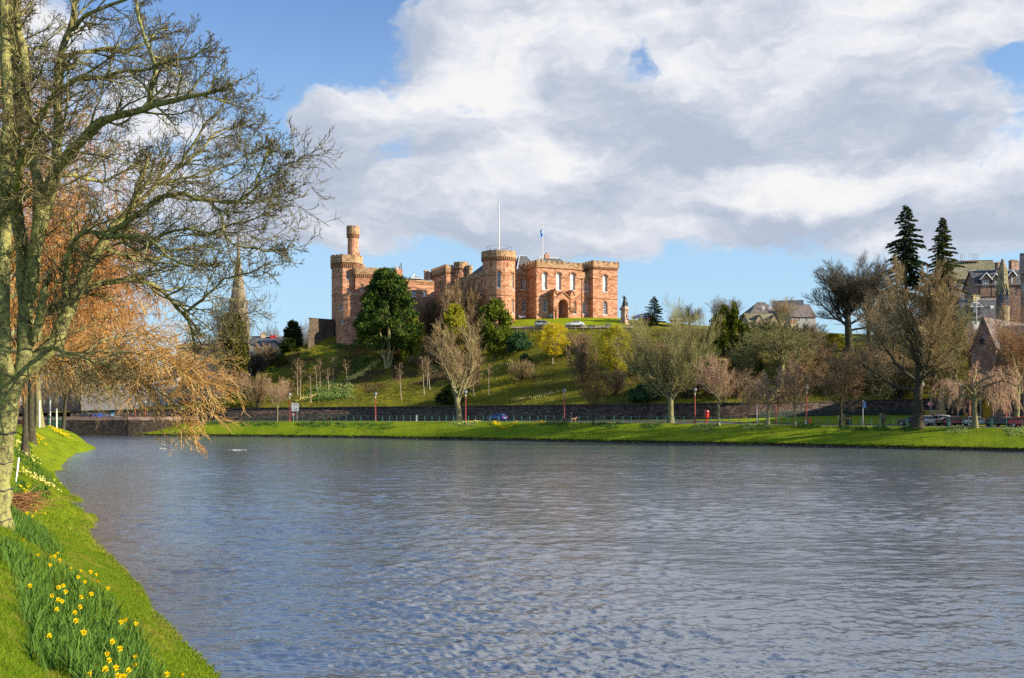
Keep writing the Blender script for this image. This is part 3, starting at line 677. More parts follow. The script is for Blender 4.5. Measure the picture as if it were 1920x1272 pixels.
# --- big round tower
def ring_pts(cx, cy_, r, n, a0): return [(cx+r*math.cos(a0+2*math.pi*i/n), cy_+r*math.sin(a0+2*math.pi*i/n)) for i in range(n)]
def round_tower(pxc, D, rpx, rpx_top, yt, ymould, ycorb, zb, n, wins, name='round_tower', skip=0, merl=(0.5, 0.85)):
    """facetted drum; walls run left to right seen from outside"""
    c = P(pxc, 600, D); r = rpx*D/F; rt = rpx_top*D/F; cx, cy_ = c.x, c.y
    fa = math.atan2(-cy_, -cx)                         # the angle that looks at the photographer
    tb, pb, cb = MB(), MB(), MB(); zt, zm, zc = zat(yt, D-r), zat(ymould, D-r), zat(ycorb, D-r)
    drum = []
    for i in range(n):
        a0 = fa+(i-0.5)*2*math.pi/n; a1 = a0+2*math.pi/n
        # going left to right seen from outside = anticlockwise from above
        drum.append(Wall((cx+r*math.cos(a0), cy_+r*math.sin(a0)), (cx+r*math.cos(a1), cy_+r*math.sin(a1))))
    for (idx, *a) in wins:
        kw = a[-1] if isinstance(a[-1], dict) else {}; w = drum[idx % n]; yt_, ys_ = a[0], a[1]
        h = dict(t=w.L/2, z0=zat(ys_, D-r), z1=zat(yt_, D-r), w=a[2], arch=kw.get('arch', True), style=kw.get('style', 'glass'), rows=kw.get('rows', 6), depth=kw.get('depth', 0.35), kind=kw.get('kind', 'window'), cols=kw.get('cols', 2))
        w.holes.append(h)
    for w in drum: w.emit(tb, zb, zm-0.02); allwalls.append(w)
    r2 = rt
    for i in range(n):
        a0 = fa+(i-0.5)*2*math.pi/n; a1 = a0+2*math.pi/n
        w = Wall((cx+r2*math.cos(a0), cy_+r2*math.sin(a0)), (cx+r2*math.cos(a1), cy_+r2*math.sin(a1)))
        hm = (zt-zm)*0.3
        pb.obox(w.a, w.b, 0, w.L, -0.4, 0, zm, zt-hm)
        g = merl[0]/2 if i % 2 else 0.0
        pb.obox(w.a, w.b, g, w.L, -0.4, 0, zt-hm+0.002, zt)
        cb.obox(w.a, w.b, -0.02, w.L+0.02, -0.3, 0.06, zm-0.12, zm-0.002)
        for q in (0.25, 0.75): cb.obox(w.a, w.b, w.L*q-w.L*0.13, w.L*q+w.L*0.13, -(r2-r)-0.05, -0.02, zc+0.15, zm-0.122)
        w2 = drum[i]; cb.obox(w2.a, w2.b, 0, w2.L, -0.05, 0.07, zc, zc+0.15)
    pb.poly([(x, y, zt-(zt-zm)*0.55) for x, y in ring_pts(cx, cy_, rt-0.3, n, fa)])
    t = tb.build(name, m_sand, castle_now, recalc=False); pb.build('parapet', m_sand_top, t); cb.build('corbel_table', m_trim, t)
    return t, drum, (cx, cy_, r)
castle_now = castle
DH = Dof(Uof(935.3, 4.0), 4.0)+0.5
rt_t, drumH, (hx_, hy_, hr_) = round_tower(935.3, DH, 30.6, 33.2, 468.7, 480.8, 487.5, ZB-1, 24,
    [(0, 508.8, 540.2, 0.98, {}), (0, 559, 586, 0.98, {}), (4, 508.8, 540.2, 0.9, {}), (4, 559, 586, 0.9, {}), (2, 491.5, 501.5, 0.22, dict(arch=False, style='dark')), (-2, 491.5, 501.5, 0.22, dict(arch=False, style='dark'))])
tc_ = MB()
for w in drumH:
    for y in (515, 553.2):
        zc_ = zat(y, DH-hr_); inside = [h for h in w.holes if h['z0']-0.2 < zc_ < h['z1']+0.2]
        if not inside: course(tc_, w, zc_, 0.2, 0.09, -0.01, w.L+0.01)
    for h in w.holes:
        if h['style'] == 'glass': hood(tc_, w, h, 0.1, 0.16)
tc_.build('string_course', m_trim, rt_t)
rl = MB()   # iron railing round the flagpole platform
for i in range(16):
    a = 2*math.pi*i/16; x, y = hx_+3.0*math.cos(a), hy_+3.0*math.sin(a); z0 = zat(471, DH)
    if i % 2 == 0: rl.tube([(x, y, z0-1.0), (x, y, zat(463.5, DH))], 0.035, 5)
    a1 = a+2*math.pi/16; rl.tube([(x, y, zat(463.5, DH)), (hx_+3*math.cos(a1), hy_+3*math.sin(a1), zat(463.5, DH))], 0.03, 5)
rl.build('railing', m_iron, castle)
# --- side range running back to the middle tower
uG = Uof(905.5, 5.0); vE0 = Vof(851.0, uG)
wg = Wall(C2(uG, vE0), C2(uG, 4.2)); ztG = wg.z(511.5, 893)
wg.win(903.3, 523.5, 543.5, w=1.0, rows=4); wg.win(890, 524, 543, w=1.0, rows=4); wg.win(879, 525, 544, w=1.0, rows=4); wg.win(868, 526, 544.5, w=1.0, rows=4); wg.win(873, 585, 592, w=1.4, arch=False, rows=2)
ashlar(wg, ZB-1.5, ztG-0.9); parapet(par, wg, ztG, 0.9, 0.5, 1.3, 0.45, t0=-0.1); course(trim, wg, wg.z(519.5, 893), 0.2, 0.09); course(trim, wg, wg.z(556, 893), 0.2, 0.09)
# --- middle (square) tower
vE = vE0-0.3; uE1 = uG+0.6; uE0 = Uof(835.4, vE); vEb = Vof(810.8, uE0)
we = Wall(C2(uE0, vE), C2(uE1, vE)); wel = Wall(C2(uE0, vEb), C2(uE0, vE)); ztE = zat(496.3, Dof(uE0, vE))
wel.win(826, 526, 555.4, w=1.15, rows=6); wel.win(826, 573.6, 596, w=1.15, rows=5)
web = Wall(C2(uE1, vEb), C2(uE0, vEb)); wer = Wall(C2(uE1, vE), C2(uE1, vEb))
for w in (we, wel, web, wer):
    ashlar(w, ZB-3, ztE-1.2); parapet(par, w, ztE, 1.2, 0.55, 1.2, 0.4, 0.28, t0=-0.28, t1=w.L+0.28); corbels(corb, w, ztE-1.9, 0.35, 0.45, 0.25, 0.24)
    course(trim, w, wel.z(530, 826), 0.2, 0.09); course(trim, w, wel.z(567.5, 826), 0.2, 0.09)
flat_top(wallb, [C2(uE0, vE), C2(uE1, vE), C2(uE1, vEb), C2(uE0, vEb)], ztE-1.4)
round_tower(864.3, Dof(uG, vE)+0.6, 12.3, 14.0, 490.8, 502.6, 505.5, zat(575, 255), 16, [], name='turret')
tb = MB(); tb.lathe((P(880, 500, 262).x, 262, zat(525, 262)), [(0.75, 0), (0.75, 2.6), (0.9, 2.7), (0.9, 3.7), (0.6, 3.75)], 12); tb.build('turret', m_sand_top, castle)
# --- roofs behind the parapets
rf = MB()
def hip(mb, u0, u1, v0, v1, ze, zr, inset):
    vm = (v0+v1)/2; A = [C2(u0, v0), C2(u1, v0), C2(u1, v1), C2(u0, v1)]; r0, r1 = C2(u0+inset, vm), C2(u1-inset, vm)
    q = lambda p, z: (p[0], p[1], z)
    mb.poly([q(A[0], ze), q(A[1], ze), q(r1, zr), q(r0, zr)]); mb.poly([q(A[2], ze), q(A[3], ze), q(r0, zr), q(r1, zr)])
    mb.poly([q(A[1], ze), q(A[2], ze), q(r1, zr)]); mb.poly([q(A[3], ze), q(A[0], ze), q(r0, zr)])
vR = vI+9.5; uR0, uR1 = Uof(955, vR), Uof(1006, vR); zr1 = zat(478.8, Dof(uR0+2, vR))
hip(rf, uR0, uR1, vR-4, vR+4, ztI-0.3, zr1, 3.0)
hip(rf, 1.0, uC1-1.0, 2.0, vC-0.6, ztC-1.2, zat(482.5, Dof(4, 5)), 2.8)
hip(rf, uG+0.8, uG+9, 7, vE-1, ztG-1.0, zat(494, Dof(uG+4, 12)), 3.5)
hip(rf, uI0-5, 0.5, vI+0.6, vI+5, ztI-1.0, ztI+0.35, 1.0)
rf.build('roof', m_slate, castle)
rd = MB()
q3 = lambda u, v, z: (*C2(u, v), z)
zr2 = zat(482.5, Dof(4, 5))
rd.tube([q3(uR0+3, vR, zr1), q3(uR1-3, vR, zr1)], 0.12, 6); rd.tube([q3(uR1-3, vR, zr1), q3(uR1, vR-4, ztI-0.25)], 0.13, 6); rd.tube([q3(uR0+3, vR, zr1), q3(uR0, vR-4, ztI-0.25)], 0.12, 6); rd.build('roof_ridge', m_lead, castle); rd = MB()
rd.tube([q3(3.8, (2+vC-0.6)/2, zr2+0.05), q3(uC1-3.8, (2+vC-0.6)/2, zr2+0.05)], 0.16, 6); rd.tube([q3(3.8, (2+vC-0.6)/2, zr2+0.05), q3(1.0, 2.0, ztC-1.1)], 0.2, 6); rd.tube([q3(uC1-3.8, (2+vC-0.6)/2, zr2+0.05), q3(uC1-1, 2.0, ztC-1.1)], 0.14, 6)
rd.build('roof_ridge', m_lead, castle)
ch = MB(); cpt = C2(5.6, 5.5); ch.box((cpt[0], cpt[1], zr2+0.35), (1.1, 0.8, 1.0), TH); ch.lathe((cpt[0], cpt[1], zr2+0.85), [(0.25, 0), (0.2, 0.5)], 8); ch.build('chimney', m_sand, castle)
# --- entrance porch: two gabled piers and a gable between, round arch
pv = -2.3
pw0, pw1 = Uof(1037.8, pv), Uof(1076.5, pv); porch = MB(); ptrim = MB()
ua0, ua1 = Uof(1043.5, pv), Uof(1069.0, pv)
wp = Wall(C2(ua0, pv), C2(ua1, pv)); um = (ua1-ua0)/2
wp.holes.append(dict(t=um, z0=ZB+0.2, z1=zat(560.5, Dof(ua0, pv)), w=2.75, arch=True, style='door', rows=1, depth=1.6, kind='none', cols=1))
zg = zat(553, Dof(ua0, pv)); zga = zat(546.5, Dof(ua0, pv))
wp.emit(porch, ZB, zg, top=[(wp.L, zg-0.4), (um, zga), (0, zg-0.4)])
dj = Wall(C2(ua0, -0.25), C2(ua1, -0.25)); dj.holes.append(dict(t=um, z0=ZB+0.5, z1=zat(563, Dof(ua0, 0)), w=1.9, arch=True, style='door', rows=1, depth=0.25, kind='door', cols=1)); dj.emit(porch, ZB, zg); allwalls.append(dj)
def obox_uv(mb, u0, u1, v0, v1, z0, z1): mb.hexa([(*C2(u0, v0), z0), (*C2(u1, v0), z0), (*C2(u1, v1), z0), (*C2(u0, v1), z0), (*C2(u0, v0), z1), (*C2(u1, v0), z1), (*C2(u1, v1), z1), (*C2(u0, v1), z1)])
zbr = zat(575.5, Dof(ua0, pv)); zpt = zat(549.5, Dof(ua0, pv)); zpa = zat(541.6, Dof(ua0, pv))
for (u0, u1) in ((pw0, ua0-0.02), (ua1+0.02, pw1)):
    obox_uv(porch, u0+0.18, u1-0.12, pv+0.25, 0.3, ZB, zbr-0.95)             # lower, narrower pier
    obox_uv(porch, u0, u1, pv-0.15, 0.3, zbr, zpt)
    b_ = ptrim                                                          # moulded bracket
    for k, (g, z0, z1) in enumerate(((0.22, zbr-0.3, zbr-0.002), (0.1, zbr-0.62, zbr-0.302), (0.0, zbr-0.93, zbr-0.622))): obox_uv(b_, u0-g, u1+g, pv-0.15-g, -0.05, z0, z1)
    umid = (u0+u1)/2; e = 0.12                                          # gabled cap running back to the wall
    A = [(u0-e, zpt-0.25), (umid, zpa), (u1+e, zpt-0.25), (u1+e, zpt-0.5), (umid, zpa-0.28), (u0-e, zpt-0.5)]
    for vv, rev in ((pv-0.3, False), (0.2, True)): pass
    fr_ = [(*C2(u, pv-0.3), z) for u, z in A]; bk_ = [(*C2(u, 0.2), z) for u, z in A]; n0 = len(ptrim.v); ptrim.v += fr_+bk_
    for i in range(6): j = (i+1) % 6; ptrim.f.append((n0+i, n0+6+i, n0+6+j, n0+j))
    for o_ in (0, 6): ptrim.f += [(n0+o_, n0+o_+1, n0+o_+4, n0+o_+5), (n0+o_+1, n0+o_+2, n0+o_+3, n0+o_+4)]
    porch.poly([(*C2(u0, pv-0.15), zpt), (*C2(u1, pv-0.15), zpt), (*C2(umid, pv-0.15), zpa-0.2)])
A = [(ua0-0.05, zg-0.55), (ua0+um, zga+0.05), (ua1+0.05, zg-0.55), (ua1+0.05, zg-0.85), (ua0+um, zga-0.3), (ua0-0.05, zg-0.85)]
fr_ = [(*C2(u, pv-0.25), z) for u, z in A]; bk_ = [(*C2(u, 0.2), z+0.01) for u, z in A]; n0 = len(ptrim.v); ptrim.v += fr_+bk_
for i in range(6): j = (i+1) % 6; ptrim.f.append((n0+i, n0+6+i, n0+6+j, n0+j))
ptrim.f += [(n0, n0+1, n0+4, n0+5), (n0+1, n0+2, n0+3, n0+4)]
po = porch.build('porch', m_sand, castle); ptrim.build('gable', m_trim, po)
# --- drainpipes
for (u, v, yt) in ((-0.18, Vof(1000, 0), 520), (uC1-0.0, -0.12, 523), (Uof(1029.5, 0), -0.12, 559)):
    x, y = C2(u, v); dp = MB(); dp.tube([(x, y, ZB), (x, y, zat(yt, y))], 0.07, 6); dp.box((x, y, zat(yt, y)), (0.3, 0.3, 0.35), TH); dp.build('drainpipe', m_trim, castle)
for px in (859.5, 836.5):
    x, y = C2(uG-0.15, Vof(px, uG-0.15)) if px > 850 else C2(uE0+0.2, vE-0.12); dp = MB(); dp.tube([(x, y, ZB-2), (x, y, zat(516, y))], 0.07, 6); dp.box((x, y, zat(516, y)), (0.35, 0.35, 0.4), TH); dp.build('drainpipe', m_trim, castle)
for w in allwalls: w.windows(castle)
wallb.build('wall', m_sand, castle, recalc=False); pp = par.build('parapet', m_sand_top, castle); corb.build('corbel_table', m_trim, pp); trim.build('string_course', m_trim, castle)

# ------------------------------------------------------------------ the north block
allwalls = []; wallb, par, corb, trim = MB(), MB(), MB(), MB()
DA = 263.0
north = empty('castle', (P(650, 600, DA).x, DA, 25.0), 'red sandstone castle block with a tall slim round turret rising from an octagonal tower', 'castle'); castle_now = north
ca = P(649.8, 600, DA); ra = 26.4*DA/F/0.92; fa = math.atan2(-ca.y, -ca.x)
oct_b, ow = MB(), []
for i in range(8):
    a0 = fa+(i-1)*math.pi/4-math.radians(15); a1 = a0+math.pi/4
    ow.append(Wall((ca.x+ra*math.cos(a0), ca.y+ra*math.sin(a0)), (ca.x+ra*math.cos(a1), ca.y+ra*math.sin(a1))))
ztA = zat(478, DA-3)
ow[1].win(652.4, 510, 525, 5, arch=False, rows=4, cols=2); ow[1].win(652.4, 540.5, 553, 5, arch=False, rows=4, cols=2)
for w in ow:
    w.emit(oct_b, 20.5, ztA-2.4); allwalls.append(w)
    rr = 1.09; w2 = Wall(tuple(ca[j]+(w.a[j]-ca[j])*rr for j in (0, 1)), tuple(ca[j]+(w.b[j]-ca[j])*rr for j in (0, 1)))
    parapet(par, w2, ztA, 1.75, 0.35, 1.1, 0.35, 0.0, 0.45); corbels(corb, w, ztA-2.45, 0.75, 0.5, 0.26, 0.3); course(trim, w, zat(521, DA), 0.2, 0.1); course(trim, w, zat(555, DA), 0.22, 0.1)
oct_b.poly([(*w.a, ztA-1.4) for w in ow])
ot = oct_b.build('octagonal_tower', m_sand, north, recalc=False)
round_tower(661.8, DA+1.0, 10.0, 12.1, 423, 438.5, 445.5, ztA-2.0, 18, [], name='turret')
pt = MB(); p_ = P(673.5, 480, DA); pt.tube([(p_.x, p_.y, zat(482, DA)), (p_.x, p_.y, zat(473, DA))], 0.16, 8); pt.build('chimney_pot', m_potred, north)
# rectangular block on the right of the octagon
vB = 0
DB = 259.0; th2 = math.radians(14); du, dv = (math.cos(th2), math.sin(th2)), (-math.sin(th2), math.cos(th2))
B0 = P(666.2, 600, DB); off = lambda u, v: (B0.x+u*du[0]+v*dv[0], B0.y+u*du[1]+v*dv[1])
wbf = Wall(off(0, 0), off(8.6, 0)); wbl = Wall(off(0, 6), off(0, 0)); wbr = Wall(off(8.6, 0), off(8.6, 10)); ztB = zat(501.3, DB)
wbf.win(678.7, 533, 545, 5, arch=False, rows=4); wbf.win(700, 533, 545, 5, arch=False, rows=4)
wallb2 = MB()
for w in (wbf, wbl, wbr):
    w.emit(wallb2, 20, ztB-1.7); allwalls.append(w); parapet(par, w, ztB, 1.5, 0.3, 2.6, 0.35, 0.3, 0.45, t0=-0.3, t1=w.L+0.3); corbels(corb, w, ztB-1.85, 0.6, 0.5, 0.28, 0.26); course(trim, w, zat(538, DB), 0.2, 0.09)
wallb2.poly([(*off(0, 0), ztB-1.0), (*off(8.6, 0), ztB-1.0), (*off(8.6, 10), ztB-1.0), (*off(0, 6), ztB-1.0)])
# low round drum at its foot, battered
DCc = 257.5; cc = P(656.5, 600, DCc); rc = 27*DCc/F
lowt = MB(); zc1 = zat(554.5, DCc-3.6)
dr = []
for i in range(20):
    a0 = math.atan2(-cc.y, -cc.x)+(i-0.5)*2*math.pi/20; a1 = a0+2*math.pi/20
    dr.append(Wall((cc.x+rc*math.cos(a0), cc.y+rc*math.sin(a0)), (cc.x+rc*math.cos(a1), cc.y+rc*math.sin(a1))))
for zt_, zb_ in ((573, 582), (598, 608)):
    w = dr[-2]; w.holes.append(dict(t=w.L/2, z0=zat(zb_, DCc-3), z1=zat(zt_, DCc-3), w=0.85, arch=False, style='glass', rows=4, depth=0.3, kind='window', cols=2))
for w in dr:
    w.emit(lowt, 24.5, zc1); allwalls.append(w); course(trim, w, zat(561, DCc-3.6), 0.18, 0.08, -0.01, w.L+0.01); par.obox(w.a, w.b, -0.02, w.L+0.02, -0.3, 0.07, zc1, zc1+0.18)
for i, w in enumerate(dr):        # battered foot
    e = 1.22; lowt.poly([(cc.x+(w.a[0]-cc.x)*e, cc.y+(w.a[1]-cc.y)*e, 18.5), (cc.x+(w.b[0]-cc.x)*e, cc.y+(w.b[1]-cc.y)*e, 18.5), (*w.b, 24.5), (*w.a, 24.5)])
lowt.poly([(*w.a, zc1-0.1) for w in dr]); lowt.build('round_tower', m_sand, north, recalc=False)
# chimney stack of pale pots on the drum
cs = MB(); pts_ = P(662, 554, DCc-1.6); cs.box((pts_.x, pts_.y, zc1-0.1), (1.9, 0.7, 0.5)); cso = cs.build('chimney', m_sand, north)
for i in range(5):
    q = MB(); q.lathe((pts_.x-0.75+i*0.37, pts_.y, zc1+0.15), [(0.13, 0), (0.11, 0.75), (0.14, 0.8)], 8); q.build('chimney_pot', m_pot, cso)
# back range between the blocks
vD = 21.0
wd = Wall(C2(Uof(722, vD), vD), C2(Uof(814, vD), vD)); ztD = wd.z(527.5, 785)
for px in (776, 796.6): wd.win(px, 544, 556, 8, arch=True, rows=4, cols=3)
wd.win(757, 544, 556, 8, rows=4, cols=3)
wd.emit(wallb2, 20, ztD-0.1); allwalls.append(wd); course(trim, wd, ztD-0.2, 0.3, 0.14); course(trim, wd, wd.z(533, 785), 0.16, 0.08); course(trim, wd, wd.z(540.5, 785), 0.16, 0.08)
par.obox(wd.a, wd.b, 0, wd.L, -0.3, 0.1, ztD-0.05, ztD+0.25)
u0_, u1_ = Uof(722, vD), Uof(814, vD)
r2 = MB(); r2.poly([(*C2(u0_, vD+0.4), ztD+0.2), (*C2(u1_, vD+0.4), ztD+0.2), (*C2(u1_, vD+5.5), ztD+1.3), (*C2(u0_, vD+5.5), ztD+1.3)]); r2.poly([(*C2(u1_, vD+10), ztD), (*C2(u0_, vD+10), ztD), (*C2(u0_, vD+5.5), ztD+1.3), (*C2(u1_, vD+5.5), ztD+1.3)]); r2.build('roof', m_slate, north)
# glazed lantern roof
sk = MB(); us0, us1 = Uof(766.5, vD+4), Uof(788.5, vD+4); zs0 = zat(523, Dof(us0, vD+4)); zsa = zat(513.8, Dof(us0, vD+4)); um_ = (us0+us1)/2
base_ = [C2(us0, vD+2.5), C2(us1, vD+2.5), C2(us1, vD+6), C2(us0, vD+6)]; ap = C2(um_, vD+4.2)
for i in range(4): sk.poly([(*base_[i], zs0), (*base_[(i+1) % 4], zs0), (*ap, zsa)])
sko = sk.build('skylight', M_glass('roof_glass', (0.16, 0.22, 0.27)), north); sf = MB()
for i in range(4):
    sf.tube([(*base_[i], zs0), (*ap, zsa)], 0.09, 6); sf.tube([(*base_[i], zs0), (*base_[(i+1) % 4], zs0)], 0.09, 6)
    p, q = base_[i], base_[(i+1) % 4]
    for k in (0.33, 0.66): sf.tube([(p[0]+(q[0]-p[0])*k, p[1]+(q[1]-p[1])*k, zs0), (*ap, zsa)], 0.05, 5)
sf.build('frame', m_white, sko)
def stack(px, D, yb, yt, wpx, npots, potmat, parent, mat, potpx=6, name='chimney'):
    c = P(px, yb, D); w = wpx*D/F; b = MB(); z0, z1 = zat(yb, D), zat(yt, D)
    b.box((c.x, D, (z0+z1)/2), (w, 0.9, z1-z0), TH); b.box((c.x, D, z1+0.06), (w+0.24, 1.14, 0.2), TH); o = b.build(name, mat, parent)
    for i in range(npots):
        t = (i-(npots-1)/2)*w*0.85/max(1, npots-1) if npots > 1 else 0
        q = MB(); q.lathe((c.x+t*cT, D+t*sT, z1+0.16), [(0.16, 0), (0.13, potpx*D/F*0.9), (0.17, potpx*D/F)], 8); q.build('chimney_pot', potmat, o)
    return o
stack(747, 268, 524, 507, 14, 4, m_pot, north, m_sand, 7); stack(799.5, 270, 527, 509.5, 7.5, 2, m_pot, north, m_sand, 3); stack(809.5, 272, 525, 512, 9, 0, m_pot, north, m_sand)
stack(679, 266, 503, 500, 10, 4, m_pot, north, m_sand, 2.5)
ip = MB(); q = P(752.3, 507, 268); ip.tube([q, (q.x, q.y, zat(493.5, 268))], 0.16, 6); ip.build('flue', m_iron, north)
for w in allwalls: w.windows(north)
wallb2.build('wall', m_sand, north, recalc=False); pp = par.build('parapet', m_sand_top, north); corb.build('corbel_table', m_trim, pp); trim.build('string_course', m_trim, north)

# bastion wall at the left end
bw = empty('bastion_wall', (P(600, 620, 257).x, 257, 22), 'dark stepped bastion wall at the left end of the castle', 'wall')
b = MB(); a0, a1 = P(580, 600, 254), P(627, 600, 259); e0, e1 = P(575.5, 600, 253), P(627, 600, 257.6)
zt_, zb_ = zat(599, 255), 17.0
b.hexa([(e0.x, e0.y, zb_), (e1.x, e1.y, zb_), (a1.x, a1.y+9, zb_), (e0.x-.3, a0.y+9, zb_), (a0.x, a0.y, zt_), (a1.x, a1.y, zt_), (a1.x, a1.y+8, zt_), (a0.x, a0.y+8, zt_)])
b.build('wall', m_bastion, bw)
b = MB(); wb_ = Wall((a0.x, a0.y), (a1.x, a1.y)); parapet(b, wb_, zt_+0.32, 0.12, 0.2, 1.9, 0.3, 0.06, 0.5); wb2 = Wall((a0.x, a0.y+8), (a0.x, a0.y)); parapet(b, wb2, zt_+0.32, 0.12, 0.2, 1.9, 0.3, 0.06, 0.5); b.build('coping', m_bastion, bw)

# ------------------------------------------------------------------ retaining wall below the hill
rw = empty('retaining_wall', (P(900, 780, 206).x, 206, 3.3), 'long dark stone retaining wall behind the riverside road', 'wall')
sel = np.where((S >= 130) & (S <= 1850))[0]; k = (S[sel]-CX)/F
D0 = L_D[sel]-0.55; pts0 = np.stack([k*D0, D0], 1); pts1 = np.stack([k*(L_D[sel]+0.1), L_D[sel]+0.1], 1)
n_ = len(sel); V = []; Fq = []
for zf in (lambda i: L_zb[i]-0.6, lambda i: L_zt[i]+0.0):
    V += [(*pts0[j], zf(i)) for j, i in enumerate(sel)]
V += [(*pts1[j], L_zt[i]) for j, i in enumerate(sel)]
for j in range(n_-1): Fq += [(j, j+1, n_+j+1, n_+j), (n_+j, n_+j+1, 2*n_+j+1, 2*n_+j)]
V = np.array(V); V[:, :2] -= np.array([rw.location.x, rw.location.y]); V[:, 2] -= rw.location.z
mesh_obj('wall', V, [np.array(Fq)], m_wallstone, rw)
cp = MB()
for j in range(n_-1):
    w = Wall(tuple(pts0[j]), tuple(pts0[j+1])); z = L_zt[sel[j]]
    cp.hexa([w.at(0, 0.1, z), w.at(w.L, 0.1, L_zt[sel[j+1]]), w.at(w.L, -0.6, L_zt[sel[j+1]]), w.at(0, -0.6, z), w.at(0, 0.1, z+0.22), w.at(w.L, 0.1, L_zt[sel[j+1]]+0.22), w.at(w.L, -0.6, L_zt[sel[j+1]]+0.22), w.at(0, -0.6, z+0.22)])
cp.build('coping', M_mottle('coping', (0.06, 0.05, 0.04), (0.12, 0.10, 0.07), 1.5, 0.95), rw)
# ------------------------------------------------------------------ trees
def vadd(a, b, k=1.0): return (a[0]+b[0]*k, a[1]+b[1]*k, a[2]+b[2]*k)
def vnorm(a):
    l = math.sqrt(a[0]*a[0]+a[1]*a[1]+a[2]*a[2]) or 1e-9; return (a[0]/l, a[1]/l, a[2]/l)
def perp(d, az):
    if abs(d[2]) < 0.95: x = vnorm((-d[1], d[0], 0.0))
    else: x = (1.0, 0.0, 0.0); x = vnorm((x[0]-d[0]*d[0], x[1]-d[0]*d[1], x[2]-d[0]*d[2]))
    y = (d[1]*x[2]-d[2]*x[1], d[2]*x[0]-d[0]*x[2], d[0]*x[1]-d[1]*x[0])
    c, s_ = math.cos(az), math.sin(az); return (x[0]*c+y[0]*s_, x[1]*c+y[1]*s_, x[2]*c+y[2]*s_)
class Lv:
    """one level of branching"""
    def __init__(s, n=6, ln=0.6, a=45, av=10, seg=5, wob=0.12, trop=0.0, t0=0.3, t1=1.0, rr=0.55, tip=0.25, fall=0.5, lv=0.25, droop=0.0):
        s.__dict__.update(locals())
def branch(rg, out, lev, L, p, d, ln, r):
    l = L[lev]; pts = [p]; rad = [r]; n = l.seg; ds = [d]; st_ = ln/n
    for i in range(n):
        w = l.wob; f = (i+1)/n
        d = vnorm((d[0]+rg.gauss(0, w), d[1]+rg.gauss(0, w), d[2]+rg.gauss(0, w)+l.trop/n-l.droop*f/n*2))
        p = vadd(p, d, st_); pts.append(p); ds.append(d); rad.append(r*(1-(1-l.tip)*f))
    out[lev].append((pts, rad))
    if lev+1 >= len(L): return
    c = L[lev+1]; az = rg.random()*6.28
    nch = max(1, int(round(c.n*(0.5+0.5*min(1.4, ln/max(0.01, l.ref)))))) if hasattr(l, 'ref') else c.n
    for k in range(nch):
        t = c.t0+(c.t1-c.t0)*(k+rg.random()*0.8)/nch; t = min(t, 0.999)
        x = t*n; i = int(x); f = x-i
        q = tuple(pts[i][j]*(1-f)+pts[i+1][j]*f for j in range(3)); dd = ds[min(i+1, n)]
        az += 2.4+rg.uniform(-0.5, 0.5); an = math.radians(c.a+rg.gauss(0, c.av))
        pv_ = perp(dd, az); nd = vnorm(tuple(dd[j]*math.cos(an)+pv_[j]*math.sin(an) for j in range(3)))
        cl = ln*c.ln*(1-c.fall*t)*(1+rg.uniform(-c.lv, c.lv)); rl_ = rad[i]*(1-f)+rad[i+1]*f
        branch(rg, out, lev+1, L, q, nd, cl, rl_*c.rr)
def tubes_mesh(branches, sides, minr=0.0):
    """vectorised tubes; branches grouped by node count"""
    groups = {}
    for pts, rad in branches: groups.setdefault(len(pts), []).append((pts, rad))
    Vs, Fs, base = [], [], 0
    for n, lst in groups.items():
        Pn = np.array([b[0] for b in lst], dtype=np.float64); R = np.maximum(np.array([b[1] for b in lst], dtype=np.float64), minr); B = len(lst)
        T = np.empty_like(Pn); T[:, 1:-1] = Pn[:, 2:]-Pn[:, :-2]; T[:, 0] = Pn[:, 1]-Pn[:, 0]; T[:, -1] = Pn[:, -1]-Pn[:, -2]
        T /= np.linalg.norm(T, axis=2, keepdims=True)+1e-9
        m = Pn[:, -1]-Pn[:, 0]; m /= np.linalg.norm(m, axis=1, keepdims=True)+1e-9
        ref = np.where(np.abs(m[:, 2:3]) < 0.8, np.array([[0, 0, 1.0]]), np.array([[1.0, 0, 0]]))[:, None, :]
        x = np.cross(T, np.broadcast_to(ref, T.shape)); x /= np.linalg.norm(x, axis=2, keepdims=True)+1e-9; y = np.cross(T, x)
        an = np.arange(sides)*2*np.pi/sides
        ring = Pn[:, :, None, :]+R[:, :, None, None]*(np.cos(an)[None, None, :, None]*x[:, :, None, :]+np.sin(an)[None, None, :, None]*y[:, :, None, :])
        Vs.append(ring.reshape(-1, 3))
        b_, i_, k_ = np.meshgrid(np.arange(B), np.arange(n-1), np.arange(sides), indexing='ij'); j_ = (k_+1) % sides
        o_ = base+b_*n*sides
        Fs.append(np.stack([o_+i_*sides+k_, o_+i_*sides+j_, o_+(i_+1)*sides+j_, o_+(i_+1)*sides+k_], -1).reshape(-1, 4)); base += B*n*sides
    return np.concatenate(Vs), np.concatenate(Fs)
def merge(*parts):
    Vs, Fs, b = [], [], 0
    for V, Fc in parts: Vs.append(V); Fs.append(Fc+b); b += len(V)
    return np.concatenate(Vs), np.concatenate(Fs)
MESH = {}
